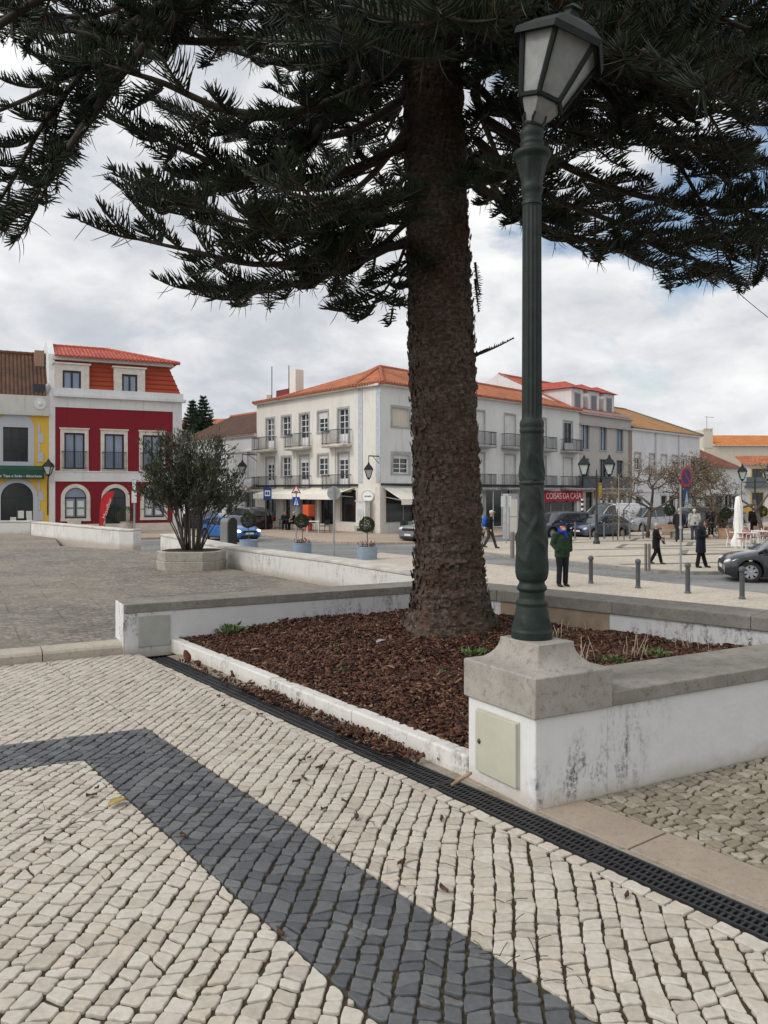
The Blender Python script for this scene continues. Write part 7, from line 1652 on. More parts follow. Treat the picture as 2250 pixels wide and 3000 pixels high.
for i, (u, v, rz, l) in enumerate(((2146, 1600, 1.2, 'red chair just left of the closed parasol'), (2178, 1607, -.9, 'red chair just right of the closed parasol'), (2207, 1602, .8, 'second red chair right of the closed parasol'), (2246, 1598, 1.4, 'red chair cut by the right edge'), (2226, 1592, -2.4, 'red chair behind the others near the right edge'))): chair(l, G(u, v, ZS+.1), rz, M_REDP, WHT, 'red café chairs on the square', 'plastic_chair')
table('white table under the closed parasol', pp+V(.25, -.35, 0), WHT, WHT, 'white tables on the square', .4); table('white table near the right edge among red chairs', G(2228, 1600, ZS+.1), WHT, WHT, 'white tables on the square', .4)
b = G(1948, 1577, ZS+.1); o = thing('stone_bench', 'low pale stone bench behind the walking woman', 'bench', b); mb = MB(); mb.box(-.8, .8, -.25, .25, .38, .48); mb.build('seat', M_CONC, o); 
for sx in (-1, 1): mb = MB(); mb.box(sx*.5-.12, sx*.5+.12, -.2, .2, 0, .38); mb.build('leg', M_CONC, o)
# lamps: wall lanterns and twin-armed posts
M_LAMPG = glassy('lamp_glass', (.30, .34, .34), .2)
def lantern(mb, gl, c, s, hang=False, M=None):
    """a small four-sided street lantern around c"""
    z = c.z; q = lambda r, zz: [(c.x+r*math.cos(math.pi/4+i*math.pi/2), c.y+r*math.sin(math.pi/4+i*math.pi/2), z+zz) for i in range(4)]
    def loft(target, rows):
        vs = [p for r, zz in rows for p in q(r*s, zz*s)]; n = len(rows); target.add(vs, [(0, 1, 2, 3)[::-1], tuple(range(4*n-4, 4*n))]+[(4*i+j, 4*i+(j+1) % 4, 4*i+4+(j+1) % 4, 4*i+4+j) for i in range(n-1) for j in range(4)])
    loft(mb, [(.34, .42), (.36, .45), (.22, .62), (.10, .70), (.06, .80), (.02, .86)]); loft(mb, [(.05, -.12), (.13, -.03), (.14, 0)])
    for i in range(4): a, b = q(.135*s, 0)[i], q(.30*s, .42*s)[i]; mb.tube([a, b], .018*s*1.4, 4)
    loft(gl, [(.12, .005), (.28, .415)])
def wall_lamp(label, M, x, z, out, s, up=False):
    o = thing('wall_lantern', label, 'lamp', M @ V(x, 0, z)); a = MB(); g = MB(); c = M @ V(x, -out, z+(.0 if up else -.55*s))
    if up: a.tube([M @ V(x, -.03, z-2.6), M @ V(x, -.05, z-.7), M @ V(x, -out*.35, z-.3), M @ V(x, -out, z-.1*s)], .035, 6)
    else: a.tube([M @ V(x, 0, z+.62*s), M @ V(x, -out, z+.62*s)], .035, 6); a.tube([M @ V(x, 0, z+.2*s), M @ V(x, -out*.6, z+.6*s)], .02, 5); a.tube([M @ V(x, -out, z+.62*s), c+V(0, 0, .8*s)], .025, 5)
    a.build('bracket', M_GREEN2, o, world=True); a = MB(); lantern(a, g, c, s); h = a.build('lantern', M_GREEN2, o, world=True); g.build('lamp_glass', M_LAMPG, h, world=True)
wall_lamp('green wall lantern on the edge of the yellow house beside its fascia sign', FY.M, FY.s(140), FY.z(1390, WY), .75, 1.15, True)
wall_lamp('wall lantern at the right corner strip of the corner house', FC.M, 2.0, FC.z(1370, 2), .9, 1.15); wall_lamp('wall lantern at the left end of the corner house beside the small white house', FA.M, .1, FA.z(1362, 0), 1.3, 1.25)
def twin_lamp(u, v, vt, aw, label):
    p = G(u, v, ZS+.1); k = p.y/F; z = lambda vv: H-(vv-VH)*k-p.z; t = thing('twin_street_lamp', label, 'street lamp', p, R(-20), 'twin lanterns on the square'); mb = MB(); top = z(vt+38); mb.lathe([(.17, 0), (.17, .12), (.12, .18), (.10, .5), (.13, .55), (.075, .65), (.06, 1.4), (.075, 1.45), (.05, 1.5), (.042, top), (.06, top+.03), (.02, top+.25), (.04, top+.3), (.0, top+.42)], 14); mb.build('post', plain('near_black_iron', (.022, .026, .026), .5, .15, 8), t, smooth=40)
    for sx in (-1, 1):
        a, g = MB(), MB(); a.tube([(0, 0, top-.05), (sx*aw, 0, top-.05)], .03, 6); a.tube([(0, 0, top-.45), (sx*aw*.4, 0, top-.35), (sx*aw*.8, 0, top-.05)], .02, 5); arm = a.build('arm', MATS['near_black_iron'], t); a = MB(); lantern(a, g, V(sx*aw, 0, top+.15), 1.15); h = a.build('lantern', M_GREEN2, arm); g.build('lamp_glass', M_LAMPG, h)
twin_lamp(1748, 1593, 1360, .62, 'double-lantern lamp post in front of the white van'); twin_lamp(2212, 1560, 1372, .75, 'double-lantern lamp post at the right edge behind the parasol')
# overhead cable at the right, traffic-side bits
mb = MB(); a, b = PX(2120, 820, 12), PX(2420, 1030, 16); mb.tube([a.lerp(b, i/10)+V(0, 0, -.12*math.sin(math.pi*i/10)) for i in range(11)], .006, 5); tag(mb.build('overhead_cable', MATS['black_cable']), 'thin black cable crossing the sky at the upper right', 'cable')
# young staked tree with mesh guard by the van, red-white poles at the corner
p = G(1812, 1583, ZS+.1); t = thing('young_tree', 'thin staked sapling with a green mesh guard in front of the white van', 'tree', p); mb = MB(); mb.tube([(0, 0, 0), (.03, 0, 1.5), (0, 0, 3.6)], [.03, .025, .012], 6)
for i in range(9): a = random.uniform(0, 6.28); zz = random.uniform(2, 3.5); mb.tube([(0, 0, zz), (.5*math.cos(a), .5*math.sin(a), zz+.5)], [.01, .004], 4)
mb.build('trunk', M_STRAW, t)
for sx in (-1, 0, 1): mb = MB(); mb.tube([(sx*.3, -.2*abs(sx)+.2, 0), (sx*.3, -.2*abs(sx)+.2, 1.7)], .025, 6); mb.build('stake', M_STEM, t)
mb = MB(); mb.box(-.32, .32, -.03, -.02, 1.15, 1.2); mb.build('tie', M_STEM, t)
t = thing('checkered_post', 'black and white banded post between the shop and the grey house door', 'bollard', G(1706, 1567, ZS+.1)); mb = MB(); mb.lathe([(.08, 0), (.08, 2.2)], 12); q = mb.build('post', WHT, t, smooth=40)
for i in range(7): mb = MB(); mb.lathe([(.083, .15+i*.3), (.083, .30+i*.3)], 12); mb.build('black_band', BLK, q, smooth=40)
o = thing('meter_post', 'grey stone service pillar behind the square road sign', 'pillar', G(1495, 1578, ZS+.12), .6); mb = MB(); mb.box(-.35, .35, -.25, .25, 0, 2.5); mb.build('pillar_body', M_GTRIM, o, bevel=.01); mb = MB(); mb.box(-.28, .28, -.262, -.251, .3, 1.2); mb.box(-.28, .28, -.262, -.251, 1.25, 2.2); mb.build('cover_plate', M_CREAMW, o)
# ------------------------------------------------------------------ cars
def paint(name, col, metal=.3): return plain(name, col, .28, .05, 2, metal, .5, 0, .8)
M_TYRE = plain('tyre_rubber', (.014, .014, .015), .85, .2, 12); M_RIM = plain('alloy_rim', (.42, .43, .45), .35, .1, 8, .7); M_CARG = glassy('car_glass', (.018, .022, .026), .04)
M_TRIMB = plain('black_car_trim', (.012, .012, .013), .55, .1); M_HEAD = glassy('headlight_glass', (.42, .44, .46), .1); M_PLATE = plain('number_plate', (.66, .66, .64), .5, .05)
M_TAIL = plain('tail_lamp_red', (.25, .01, .012), .3, .1)
def lerp_pts(P, x):
    for (a, b) in zip(P[:-1], P[1:]):
        if x <= b[0]: t = (x-a[0])/(b[0]-a[0]+1e-9); return a[1]+(b[1]-a[1])*max(0, t)
    return P[-1][1]
KIND = {
 'hatch': dict(belt=[(0, .40), (.02, .46), (.07, .535), (.23, .615), (.30, .63), (.86, .665), (.96, .64), (1, .45)], roof=[(.23, .60), (.33, .78), (.43, .955), (.52, 1.0), (.66, .99), (.80, .93), (.90, .80), (.965, .64)], glass=1.0),
 'suv': dict(belt=[(0, .42), (.015, .52), (.06, .575), (.24, .63), (.30, .64), (.88, .67), (.975, .64), (1, .42)], roof=[(.25, .62), (.34, .80), (.42, .95), (.52, 1.0), (.72, .985), (.86, .93), (.94, .78), (.975, .64)], glass=1.0),
 'van': dict(belt=[(0, .36), (.015, .43), (.05, .48), (.19, .56), (.25, .57), (.98, .57), (1, .55)], roof=[(.16, .55), (.24, .72), (.33, .93), (.40, .98), (.60, 1.0), (.95, .985), (.985, .96), (.998, .57)], glass=.48),
 'mpv': dict(belt=[(0, .38), (.015, .46), (.06, .51), (.21, .585), (.26, .595), (.97, .62), (1, .5)], roof=[(.18, .57), (.27, .76), (.36, .945), (.44, .99), (.60, 1.0), (.90, .98), (.96, .90), (.995, .62)], glass=1.0)}
def car(name, label, loc, yaw, L, Wd, Ht, kind, body, cat='car', lights_on=False, wheel_r=.31, grp=None, rack=False, seam=True):
    """yaw: heading of the nose, anticlockwise from +X"""
    t = thing(name, label, cat, loc, yaw, grp); K = KIND[kind]; hw = Wd/2; cl = .17
    X = lambda f: L*.5-f*L                                     # f = 0 nose, 1 tail
    wx = (X(.175), X(.79)); ra = wheel_r+.055
    st = sorted(set(list(np.linspace(0, 1, 23))+[(L*.5-(w+ra*math.cos(a)))/L for w in wx for a in np.linspace(0, math.pi, 9)]))
    plan = lambda f: hw*(1-.16*max(0, 1-f/.10)**2-.13*max(0, (f-.90)/.10)**2-.02*max(0, 1-f/.3))
    def zb(f):
        x = X(f); z = cl+.06*max(0, 1-f/.05)+.08*max(0, (f-.95)/.05)
        for w in wx:
            if abs(x-w) < ra: z = max(z, wheel_r+math.sqrt(max(0, ra*ra-(x-w)**2)))
        return z
    mb = MB(); rows = []
    for f in st:
        b, zt, w = zb(f), lerp_pts(K['belt'], f)*Ht, plan(f); zt = max(zt, b+.04); sh = max(zt-.075, b+.03); md = b+(sh-b)*.45
        half = [(w*.94, b), (w*1.0, b+.35*(md-b)), (w*1.0, md), (w*.985, sh-.3*(sh-md)*.5), (w*.955, sh), (w*.86, zt-.012), (w*.5, zt+.012)]
        rows.append([V(X(f), y, z) for y, z in half]+[V(X(f), -y, z) for y, z in half[::-1]])
    n = len(rows[0]); vs = [p for r in rows for p in r]
    mb.add(vs, [(i*n+j, i*n+(j+1) % n, (i+1)*n+(j+1) % n, (i+1)*n+j) for i in range(len(rows)-1) for j in range(n)]+[tuple(range(n))[::-1], tuple(range(len(vs)-n, len(vs)))])
    bd = mb.build('body', body, t, smooth=38)
    # cabin
    fs = np.linspace(K['roof'][0][0], K['roof'][-1][0], 25); cab = []
    for f in fs:
        w = plan(f)*.90; zt = lerp_pts(K['belt'], f)*Ht-.02; zr = max(lerp_pts(K['roof'], f)*Ht, zt+.012); k = (zr-zt)/(Ht*.4); wr = w*(1-.20*min(1, k)); half = [(w, zt), (w*.985, zt+.25*(zr-zt)), (wr*1.02, zr-.10*min(1, k*1.2)-.0), (wr*.92, zr-.025*min(1, k)), (wr*.5, zr)]
        cab.append([V(X(f), y, z) for y, z in half]+[V(X(f), -y, z) for y, z in half[::-1]])
    n = 10; vs = [p for r in cab for p in r]; gl, rf = [], []
    rise = lambda i: lerp_pts(K['roof'], fs[i]); f1 = next(f for f, z in K['roof'] if z >= .94); f2 = [f for f, z in K['roof'] if z >= .92][-1]
    for i in range(24):
        fm = (fs[i]+fs[i+1])/2
        for j in range(n-1):
            q = (i*n+j, i*n+j+1, (i+1)*n+j+1, (i+1)*n+j); side = j in (0, 1, 7, 8); mid_ = not side
            opaque = (mid_ and f1 <= fm <= f2) or (fm > K['glass'] and (side or mid_)) or j in (0, 8) and False
            (rf if opaque else gl).append(q)
    mb = MB(); mb.add(vs, gl); mb.build('windows', M_CARG, t, smooth=40)
    mb = MB(); mb.add(vs, rf); 
    for sg in (0, 1):                                           # pillars and window rails
        J = (1, 2) if sg == 0 else (8, 7)
        for f, r in ((None, 0),):
            e = [cab[i][J[1]]+V(0, 0, .0) for i in range(25)]; mb.tube(e, .028, 5)
        for fr in (.50, .70) if kind != 'van' else (.47,):
            i = int(np.argmin(abs(fs-fr))); o = V(0, .006 if sg == 0 else -.006, 0); mb.tube([cab[i][0 if sg == 0 else 9]+o, cab[i][J[0]]+o, cab[i][J[1]]+o], .030, 5)
        i0 = 24; mb.tube([cab[22][0 if sg == 0 else 9], cab[19][J[1]]], .06, 5)
    mb.build('roof', body, t, smooth=40)
    mb = MB(); mb.box(X(.96), X(.05), -hw*.78, hw*.78, .15, .52); mb.build('underbody', M_TRIMB, t)
    # nose
    zt = lerp_pts(K['belt'], .03)*Ht; nx = X(0)
    mb = MB(); mb.box(nx-.06, nx+.012, -hw*.50, hw*.50, zt-.20, zt-.07); mb.box(nx-.10, nx+.006, -hw*.66, hw*.66, .22, .36); mb.build('grille', M_TRIMB, t, bevel=.01)
    mb = MB(); mb.box(nx+.006, nx+.022, -.26, .26, .40, .50); mb.build('number_plate', M_PLATE, t)
    HL = M_HEAD
    if lights_on:
        k = Nodes('lit_headlight'); k.b.inputs['Emission Color'].default_value = (1, .98, .92, 1); k.b.inputs['Emission Strength'].default_value = 3.0; HL = k.done((.9, .9, .88), .2)
    for sg in (-1, 1):
        mb = MB(); M = Matrix.Translation((nx-.13, sg*hw*.70, zt-.09)) @ Matrix.Rotation(sg*R(-28), 4, 'Z') @ Matrix.Rotation(R(18), 4, 'Y'); mb.ell((0, 0, 0), (.15, .17, .075), 14, 8, 0, M); mb.build('headlight', HL, t, smooth=180)
        mb = MB(); mb.box(X(1)-.015 if False else X(.995), X(.955), sg*hw*.86-.09, sg*hw*.86+.03, Ht*.46, Ht*.60); mb.build('tail_light', M_TAIL, t, bevel=.02)
        mb = MB(); mb.ell((X(.29), sg*(hw+.09), lerp_pts(K['belt'], .3)*Ht+.07), (.07, .10, .07), 10, 8); mb.build('mirror', body, t, smooth=180)
        for w in wx:
            y = sg*(hw-.11); Mw = Matrix.Translation((w, y, wheel_r)) @ Matrix.Rotation(R(90)*-sg, 4, 'X'); r = wheel_r
            mb = MB(); mb.lathe([(r*.64, -.09), (r*.9, -.10), (r, -.07), (r, .07), (r*.93, .10), (r*.66, .095)], 28, M=Mw, caps=False); ty = mb.build('tyre', M_TYRE, t, smooth=40)
            mb = MB(); mb.lathe([(r*.66, -.05), (r*.66, .085), (r*.60, .088), (r*.58, .03), (.01, .03)], 28, M=Mw); rim = mb.build('rim', M_TRIMB if True else M_RIM, ty, smooth=30)
            mb = MB()
            for i in range(7):
                a = i*2*math.pi/7; u, v_ = V(math.cos(a), math.sin(a), 0), V(-math.sin(a), math.cos(a), 0); z1 = V(0, 0, .078); q = [u*r*.10-v_*.030, u*r*.62-v_*.048, u*r*.62+v_*.048, u*r*.10+v_*.030]
                mb.add([p+z1 for p in q]+[p+V(0, 0, .045) for p in q], [(0, 1, 2, 3), (0, 4, 5, 1), (1, 5, 6, 2), (2, 6, 7, 3), (3, 7, 4, 0)], 0, Mw)
            mb.lathe([(r*.16, .04), (r*.16, .085), (.01, .09)], 14, M=Mw); mb.lathe([(r*.67, .070), (r*.67, .090), (r*.61, .092), (r*.60, .07)], 28, M=Mw, caps=False); mb.build('spokes', M_RIM, rim)
        if seam:
            mb = MB()
            for f in (.31, .50, .68):
                y = sg*(plan(f)*1.002); z0, z1 = cl+.14, lerp_pts(K['belt'], f)*Ht-.10; mb.box(X(f)-.005, X(f)+.005, y-.004, y+.004, z0, z1)
            for f in (.46, .64): mb.box(X(f)-.07, X(f)+.07, sg*hw*1.0-.012, sg*hw*1.0+.012, Ht*.535, Ht*.555)
            mb.box(X(.72), X(.26), sg*hw*.985-.012, sg*hw*.985+.012, cl+.02, cl+.10); mb.build('door_trim', M_TRIMB, t)
    if rack:
        mb = MB()
        for sg in (-1, 1): mb.tube([V(X(.45), sg*hw*.62, Ht+.02), V(X(.82), sg*hw*.62, Ht-.01)], .02, 6)
        mb.build('roof_rail', M_ALU, t)
    return t
def cpos(u, v, dz=0.0): return G(u, v, ZS+dz)
c = cpos(2177, 1707); yw = math.atan2(.26, -1); d = V(math.cos(yw), math.sin(yw), 0)
car('parked_car', 'dark grey hatchback entering from the right edge in front of the square', c-d*(4.05*.325)+V(-d.y, d.x, 0)*-.78+V(.22, 0, 0), yw, 4.05, 1.74, 1.50, 'hatch', paint('graphite_paint', (.013, .017, .020)), wheel_r=.315)
car('parked_car', 'silver grey crossover half hidden behind the big trunk', cpos(1262, 1592)+V(.5, 1.4, 0), math.atan2(-.62, -.78), 4.4, 1.83, 1.60, 'suv', paint('silver_grey_paint', (.24, .25, .27), .6), wheel_r=.34)
car('moving_car', 'bright blue car with a lit headlight behind the litter bin', cpos(700, 1589)+V(-.9, 2.0, 0), math.atan2(-.72, .69), 4.0, 1.75, 1.42, 'hatch', paint('bright_blue_paint', (.018, .13, .40)), lights_on=True)
car('parked_car', 'black estate car parked at the kerb left of the corner house', cpos(722, 1556)+V(-.2, 1.5, 0), math.atan2(-.80, .60)+math.pi, 4.6, 1.85, 1.68, 'suv', paint('black_red_paint', (.018, .014, .016)), wheel_r=.33)
car('parked_car', 'dark blue car seen through the shrub up the side street', cpos(600, 1558)+V(-.5, 2.0, 0), math.atan2(-.80, .60), 4.2, 1.78, 1.48, 'hatch', paint('navy_blue_paint', (.012, .028, .085)))
gk = 'cars parked along the square'; yp = math.atan2(-.50, -.86)
car('parked_car', 'dark navy car with a green reflection parked behind the man in green', cpos(1642, 1574), yp, 4.3, 1.8, 1.55, 'mpv', paint('dark_navy_paint', (.012, .016, .035)), grp=gk)
car('parked_van', 'white panel van parked before the grey house', cpos(1778, 1563)+V(.4, .9, 0), yp, 4.7, 1.85, 2.0, 'van', paint('white_van_paint', (.62, .63, .64), 0), 'van', grp=gk)
car('parked_car', 'small blue-grey car in front of the white van', cpos(1757, 1575), yp, 3.7, 1.62, 1.42, 'hatch', paint('slate_blue_paint', (.055, .085, .13)), wheel_r=.28, grp=gk)
car('parked_van', 'silver people carrier behind the kinked bare tree', cpos(1890, 1560)+V(.3, .5, 0), yp, 4.4, 1.8, 1.82, 'mpv', paint('silver_paint', (.34, .35, .37), .6), 'van', grp=gk)
car('parked_car', 'blue car parked right of the silver people carrier', cpos(1955, 1552)+V(.3, .5, 0), yp, 4.0, 1.7, 1.46, 'hatch', paint('mid_blue_paint', (.07, .11, .19), .5), grp=gk)
car('parked_car', 'black car parked behind the no-parking sign', cpos(2030, 1545)+V(0, .5, 0), yp, 4.2, 1.76, 1.60, 'mpv', paint('black_paint', (.014, .015, .018)), grp=gk)
car('parked_car', 'dark violet-blue car behind the man in shorts', cpos(2085, 1541)+V(0, .5, 0), yp, 4.4, 1.78, 1.45, 'hatch', paint('violet_blue_paint', (.030, .036, .075)), grp=gk)
car('parked_car', 'pale blue car at the end of the parked row, left of the closed parasol', cpos(2128, 1540)+V(0, .5, 0), yp, 4.0, 1.7, 1.45, 'hatch', paint('pale_blue_paint', (.16, .22, .29), .5), grp=gk)

# ------------------------------------------------------------------ people
SKIN = plain('skin', (.46, .25, .17), .6, .08, 20); SKIN2 = plain('ruddy_skin', (.50, .20, .12), .6, .1, 20); HAIRD = plain('black_hair', (.012, .010, .009), .5, .2, 30); HAIRG = plain('grey_hair', (.40, .36, .30), .6, .2, 30); HAIRW = plain('white_hair', (.62, .60, .56), .6, .15, 30)
def cloth(name, col): 
    if name in MATS: return MATS[name]
    k = Nodes(name); k.bump(k.math('ADD', k.noise(16, 4), k.noise(60, 3)), .35, .012); return k.done(k.mix(k.ramp(k.noise(7, 5), (.3, 0.0), (.7, 1.0)), tuple(x*.75 for x in col), tuple(min(1, x*1.2) for x in col)), .85, 0, .2)
def fuse(name, mb, m, parent, vox=.016, sm=4):
    """overlapping limbs joined into one continuous skin"""
    me = bpy.data.meshes.new('tmp'); me.from_pydata([tuple(p) for p in mb.v], [], mb.f); o = bpy.data.objects.new('tmp', me); COL.objects.link(o)
    r = o.modifiers.new('r', 'REMESH'); r.mode = 'VOXEL'; r.voxel_size = vox; s = o.modifiers.new('s', 'SMOOTH'); s.factor = .5; s.iterations = sm
    bpy.context.view_layer.update(); out = bpy.data.meshes.new_from_object(o.evaluated_get(bpy.context.evaluated_depsgraph_get())); bpy.data.objects.remove(o); bpy.data.meshes.remove(me)
    out.materials.clear(); out.materials.append(m); return link(name, out, parent, 180)
def hand(mb, p, d, up, s=1.0, curl=.5):
    """palm, four unequal bent fingers and a thumb"""
    d = V(*d).normalized(); up = V(*up); up = (up-d*up.dot(d)).normalized(); sd_ = d.cross(up); p = V(*p)
    mb.tube([p, p+d*.045*s, p+d*.09*s], [.030*s, .040*s, .036*s], 8)
    for i, (o, L) in enumerate(((-.033, .068), (-.011, .080), (.011, .075), (.033, .058))):
        a = p+d*.085*s+sd_*o*s; b = a+d*L*.5*s-up*L*.2*curl*s; c = b+d*L*.4*s*(1-curl*.6)-up*L*.5*curl*s; mb.tube([a, b, c], [.0105*s, .010*s, .008*s], 6)
    a = p+d*.025*s-sd_*.034*s; mb.tube([a, a+d*.035*s-sd_*.026*s, a+d*.072*s-sd_*.024*s-up*.01*s], [.013*s, .012*s, .009*s], 6)
def person(label, u, v, hgt, yaw, jk, tr, sh, hair, skin=SKIN, legs=None, arms=None, coat=.0, lean=0.0, bulk=1.0, cap=None, scarf=None, hood=None, bag=None, longhair=False, shorts=False, extra=None, loc=None, hands=True, dz=.1, look=0.0, sit=False):
    """faces local -y; yaw turns it anticlockwise. legs: (hip->knee, ankle) offsets for left(+x) and right"""
    p = loc if loc is not None else G(u, v, ZS+dz); t = thing('person', label, 'person', p, yaw); S = hgt/1.72
    leg = legs or (((.0, -.02), (.0, .0)), ((.0, -.02), (.0, .0)))           # (knee dy, dz?), (ankle dy)
    hipz, kneez, ankz = .90, .50, .085; ly = lean
    hip = [V(sx*.095, 0, hipz) for sx in (1, -1)]
    if not sit: knee = [V(sx*.10+leg[i][0][0], leg[i][0][1], kneez+(leg[i][0][2] if len(leg[i][0]) > 2 else 0)) for i, sx in enumerate((1, -1))]; ank = [V(sx*.105+leg[i][1][0], leg[i][1][1], ankz+(leg[i][1][2] if len(leg[i][1]) > 2 else 0)) for i, sx in enumerate((1, -1))]
    else: hipz = .50; hip = [V(sx*.09, 0, .50) for sx in (1, -1)]; knee = [V(sx*.11, -.40, .50) for sx in (1, -1)]; ank = [V(sx*.11, -.42, ankz) for sx in (1, -1)]
    top = hipz+.53; sh_ = [V(sx*.185*bulk, -ly*.9, top-.05) for sx in (1, -1)]; neck = V(0, -ly*1.0, top); head = V(0, -ly*1.15-.03, top+.165)
    A = arms or (((.27, .03, 1.13), (.26, -.06, .88)), ((-.27, .03, 1.13), (-.26, -.06, .88)))
    sc = Matrix.Diagonal((S, S, S, 1))
    def scaled(mb): mb.v = [q*S for q in mb.v]; return mb
    b = MB()                                                    # the body itself
    b.tube([neck+V(0, 0, -.08), neck, neck+V(0, -.015, .06)], [.07, .056, .055], 10); b.ell(head, (.072, .088, .108), 14, 12); b.ell(head+V(0, -.03, -.055), (.055, .062, .06), 12, 10)
    b.tube([head+V(0, -.082, .015), head+V(0, -.108, -.02)], [.010, .016], 6); b.ell(head+V(0, -.085, -.058), (.024, .012, .010), 8, 6)
    for sx in (1, -1): b.ell(head+V(sx*.074, .008, -.005), (.012, .022, .032), 8, 6)
    b.tube([V(0, 0, hipz-.02), V(0, -ly*.4, hipz+.25), neck+V(0, 0, -.08)], [.12, .115, .11], 10)
    for i in range(2):
        b.tube([hip[i], knee[i], ank[i]], [.075, .05, .036], 8); b.tube([sh_[i], V(*A[i][0]), V(*A[i][1])], [.05, .036, .028], 8); b.tube([ank[i]+V(0, .03, -.03), ank[i]+V(0, -.13, -.06)], [.035, .03], 6)
        if hands: e, w = V(*A[i][0]), V(*A[i][1]); hand(b, w, (w-e), (0, 1, .3) if i == 0 else (0, 1, .3), 1.0, .6)
    fuse('body', scaled(b), skin, t, .0105, 2)
    e = MB()
    for sx in (1, -1): e.ell(head+V(sx*.028, -.082, .012), (.011, .007, .007), 8, 6)
    scaled(e).build('eyes', plain('dark_eyes', (.02, .015, .012), .3), t, smooth=180)
    m = MB(); w = .155*bulk; hem = hipz-.10-coat                # jacket
    m.tube([V(0, -ly*.05, hem), V(0, -ly*.1, hipz+.02), V(0, -ly*.4, hipz+.22), V(0, -ly*.8, top-.13), V(0, -ly*.95, top-.03)], [w*(1.02+coat*.45), w*1.03, w*.98, w*1.02, .10], 14)
    m.v = [V(q.x*1.18, q.y*.80, q.z) for q in m.v]
    for i in range(2): m.tube([V(sh_[i].x*.55, sh_[i].y, sh_[i].z), sh_[i], V(*A[i][0]), V(*A[i][1])], [.08*bulk, .075*bulk, .060*bulk, .046*bulk], 10)
    m.tube([neck+V(0, .01, -.07), neck+V(0, .005, -.01)], [.085, .068], 10); fuse('jacket', scaled(m), jk, t, .016, 3)
    m = MB(); k = 1.06*bulk**.5
    for i in range(2): q = [hip[i]+V(0, 0, .04), (hip[i]+knee[i])/2, knee[i]]+([ank[i]+V(0, .005, -.01)] if not shorts else []); m.tube(q, [.098*k, .085*k, .066*k, .060*k][:len(q)], 10)
    m.tube([V(0, 0, hipz-.05), V(0, 0, hipz+.1)], [.14*k, .135*k], 12); fuse('trousers', scaled(m), tr, t, .014, 2)
    for i in range(2):
        m = MB(); a = ank[i]; m.tube([a+V(0, .05, -.045), a+V(0, -.02, -.035), a+V(0, -.12, -.055), a+V(0, -.17, -.06)], [.036, .045, .038, .022], 8); m.tube([a+V(0, .01, -.04), a+V(0, .01, .03)], [.045, .042], 8); m.v = [V(q.x, q.y, max(q.z, a.z-.085)) for q in m.v]; fuse('shoe', scaled(m), sh, t, .010, 2)
    h = MB(); h.ell(head+V(0, .018, .026), (.083, .092, .098), 14, 10); hv = []
    if longhair:
        h.tube([head+V(0, .05, .05), head+V(0, .075, -.10), head+V(0, .07, -.30)], [.08, .10, .06], 10)
        for sx in (1, -1): h.tube([head+V(sx*.06, .01, .04), head+V(sx*.085, -.01, -.12), head+V(sx*.09, -.04, -.28)], [.04, .045, .02], 8)
    h.v = [V(q.x, max(q.y, head.y-.058+.5*max(0, head.z+.045-q.z)), q.z) if not longhair else V(q.x, max(q.y, head.y-.066), q.z) for q in h.v]
    if hair is not None: fuse('hair', scaled(h), hair, t, .012, 2)
    if cap is not None: m = MB(); m.ell(head+V(0, .012, .055), (.088, .100, .075), 14, 8); m.add([head+V(-.07, -.07, .055), head+V(.07, -.07, .055), head+V(.06, -.16, .04), head+V(-.06, -.16, .04), head+V(-.07, -.07, .065), head+V(.07, -.07, .065), head+V(.06, -.16, .05), head+V(-.06, -.16, .05)], [(3, 2, 1, 0), (4, 5, 6, 7), (0, 1, 5, 4), (1, 2, 6, 5), (2, 3, 7, 6), (3, 0, 4, 7)]); scaled(m).build('cap', cap, t, smooth=40)
    if scarf is not None: m = MB(); m.tube([V(.085*math.cos(a), neck.y+.07*math.sin(a)-.01, neck.z+.035+.012*math.sin(3*a)) for a in np.linspace(0, 6.28, 17)], .042, 8, caps=False); m.tube([neck+V(.03, -.10, .0), neck+V(.05, -.155, -.14)], [.045, .03], 8); m.tube([neck+V(0, .09, .05), neck+V(0, .11, .12)], [.07, .05], 8); fuse('scarf', scaled(m), scarf, t, .014, 2)
    if extra: extra(t, S, A, neck, head)
    return t
BLKC, GRN = cloth('black_cloth', (.010, .010, .012)), cloth('dark_green_jacket', (.018, .040, .022))
DKTR = cloth('charcoal_trousers', (.014, .015, .018)); SHOE = plain('black_shoe', (.010, .009, .009), .5, .2)
pk = (((.285, .05, 1.14), (.20, -.10, .95)), ((-.285, .05, 1.14), (-.20, -.10, .95)))
def man_extra(t, S, A, neck, head):
    m = MB(); m.ell((head+V(0, -.055, -.062))*S, (.058*S, .045*S, .05*S), 10, 8); m.build('beard', plain('white_beard', (.45, .36, .30), .8, .2, 30), t, smooth=180)
    m = MB(); m.box(-.006, .006, -.155*S, -.145*S, .85*S, 1.38*S); m.build('zip', plain('dark_zip', (.02, .025, .02), .5), t)
    m = MB()
    for sx in (1, -1): m.ell((sx*.125*S, -.118*S, 1.02*S), (.06*S, .02*S, .05*S), 10, 6)
    m.build('pocket_flap', GRN, t, smooth=180)
person('man in dark green jacket and blue scarf standing right of the lamp column', 1647, 1718, 1.80, R(24), GRN, DKTR, SHOE, None, SKIN2, pk and None, pk, .02, bulk=1.20, cap=cloth('navy_cap', (.012, .018, .06)), scarf=cloth('royal_blue_scarf', (.015, .035, .30)), extra=man_extra, hands=False)
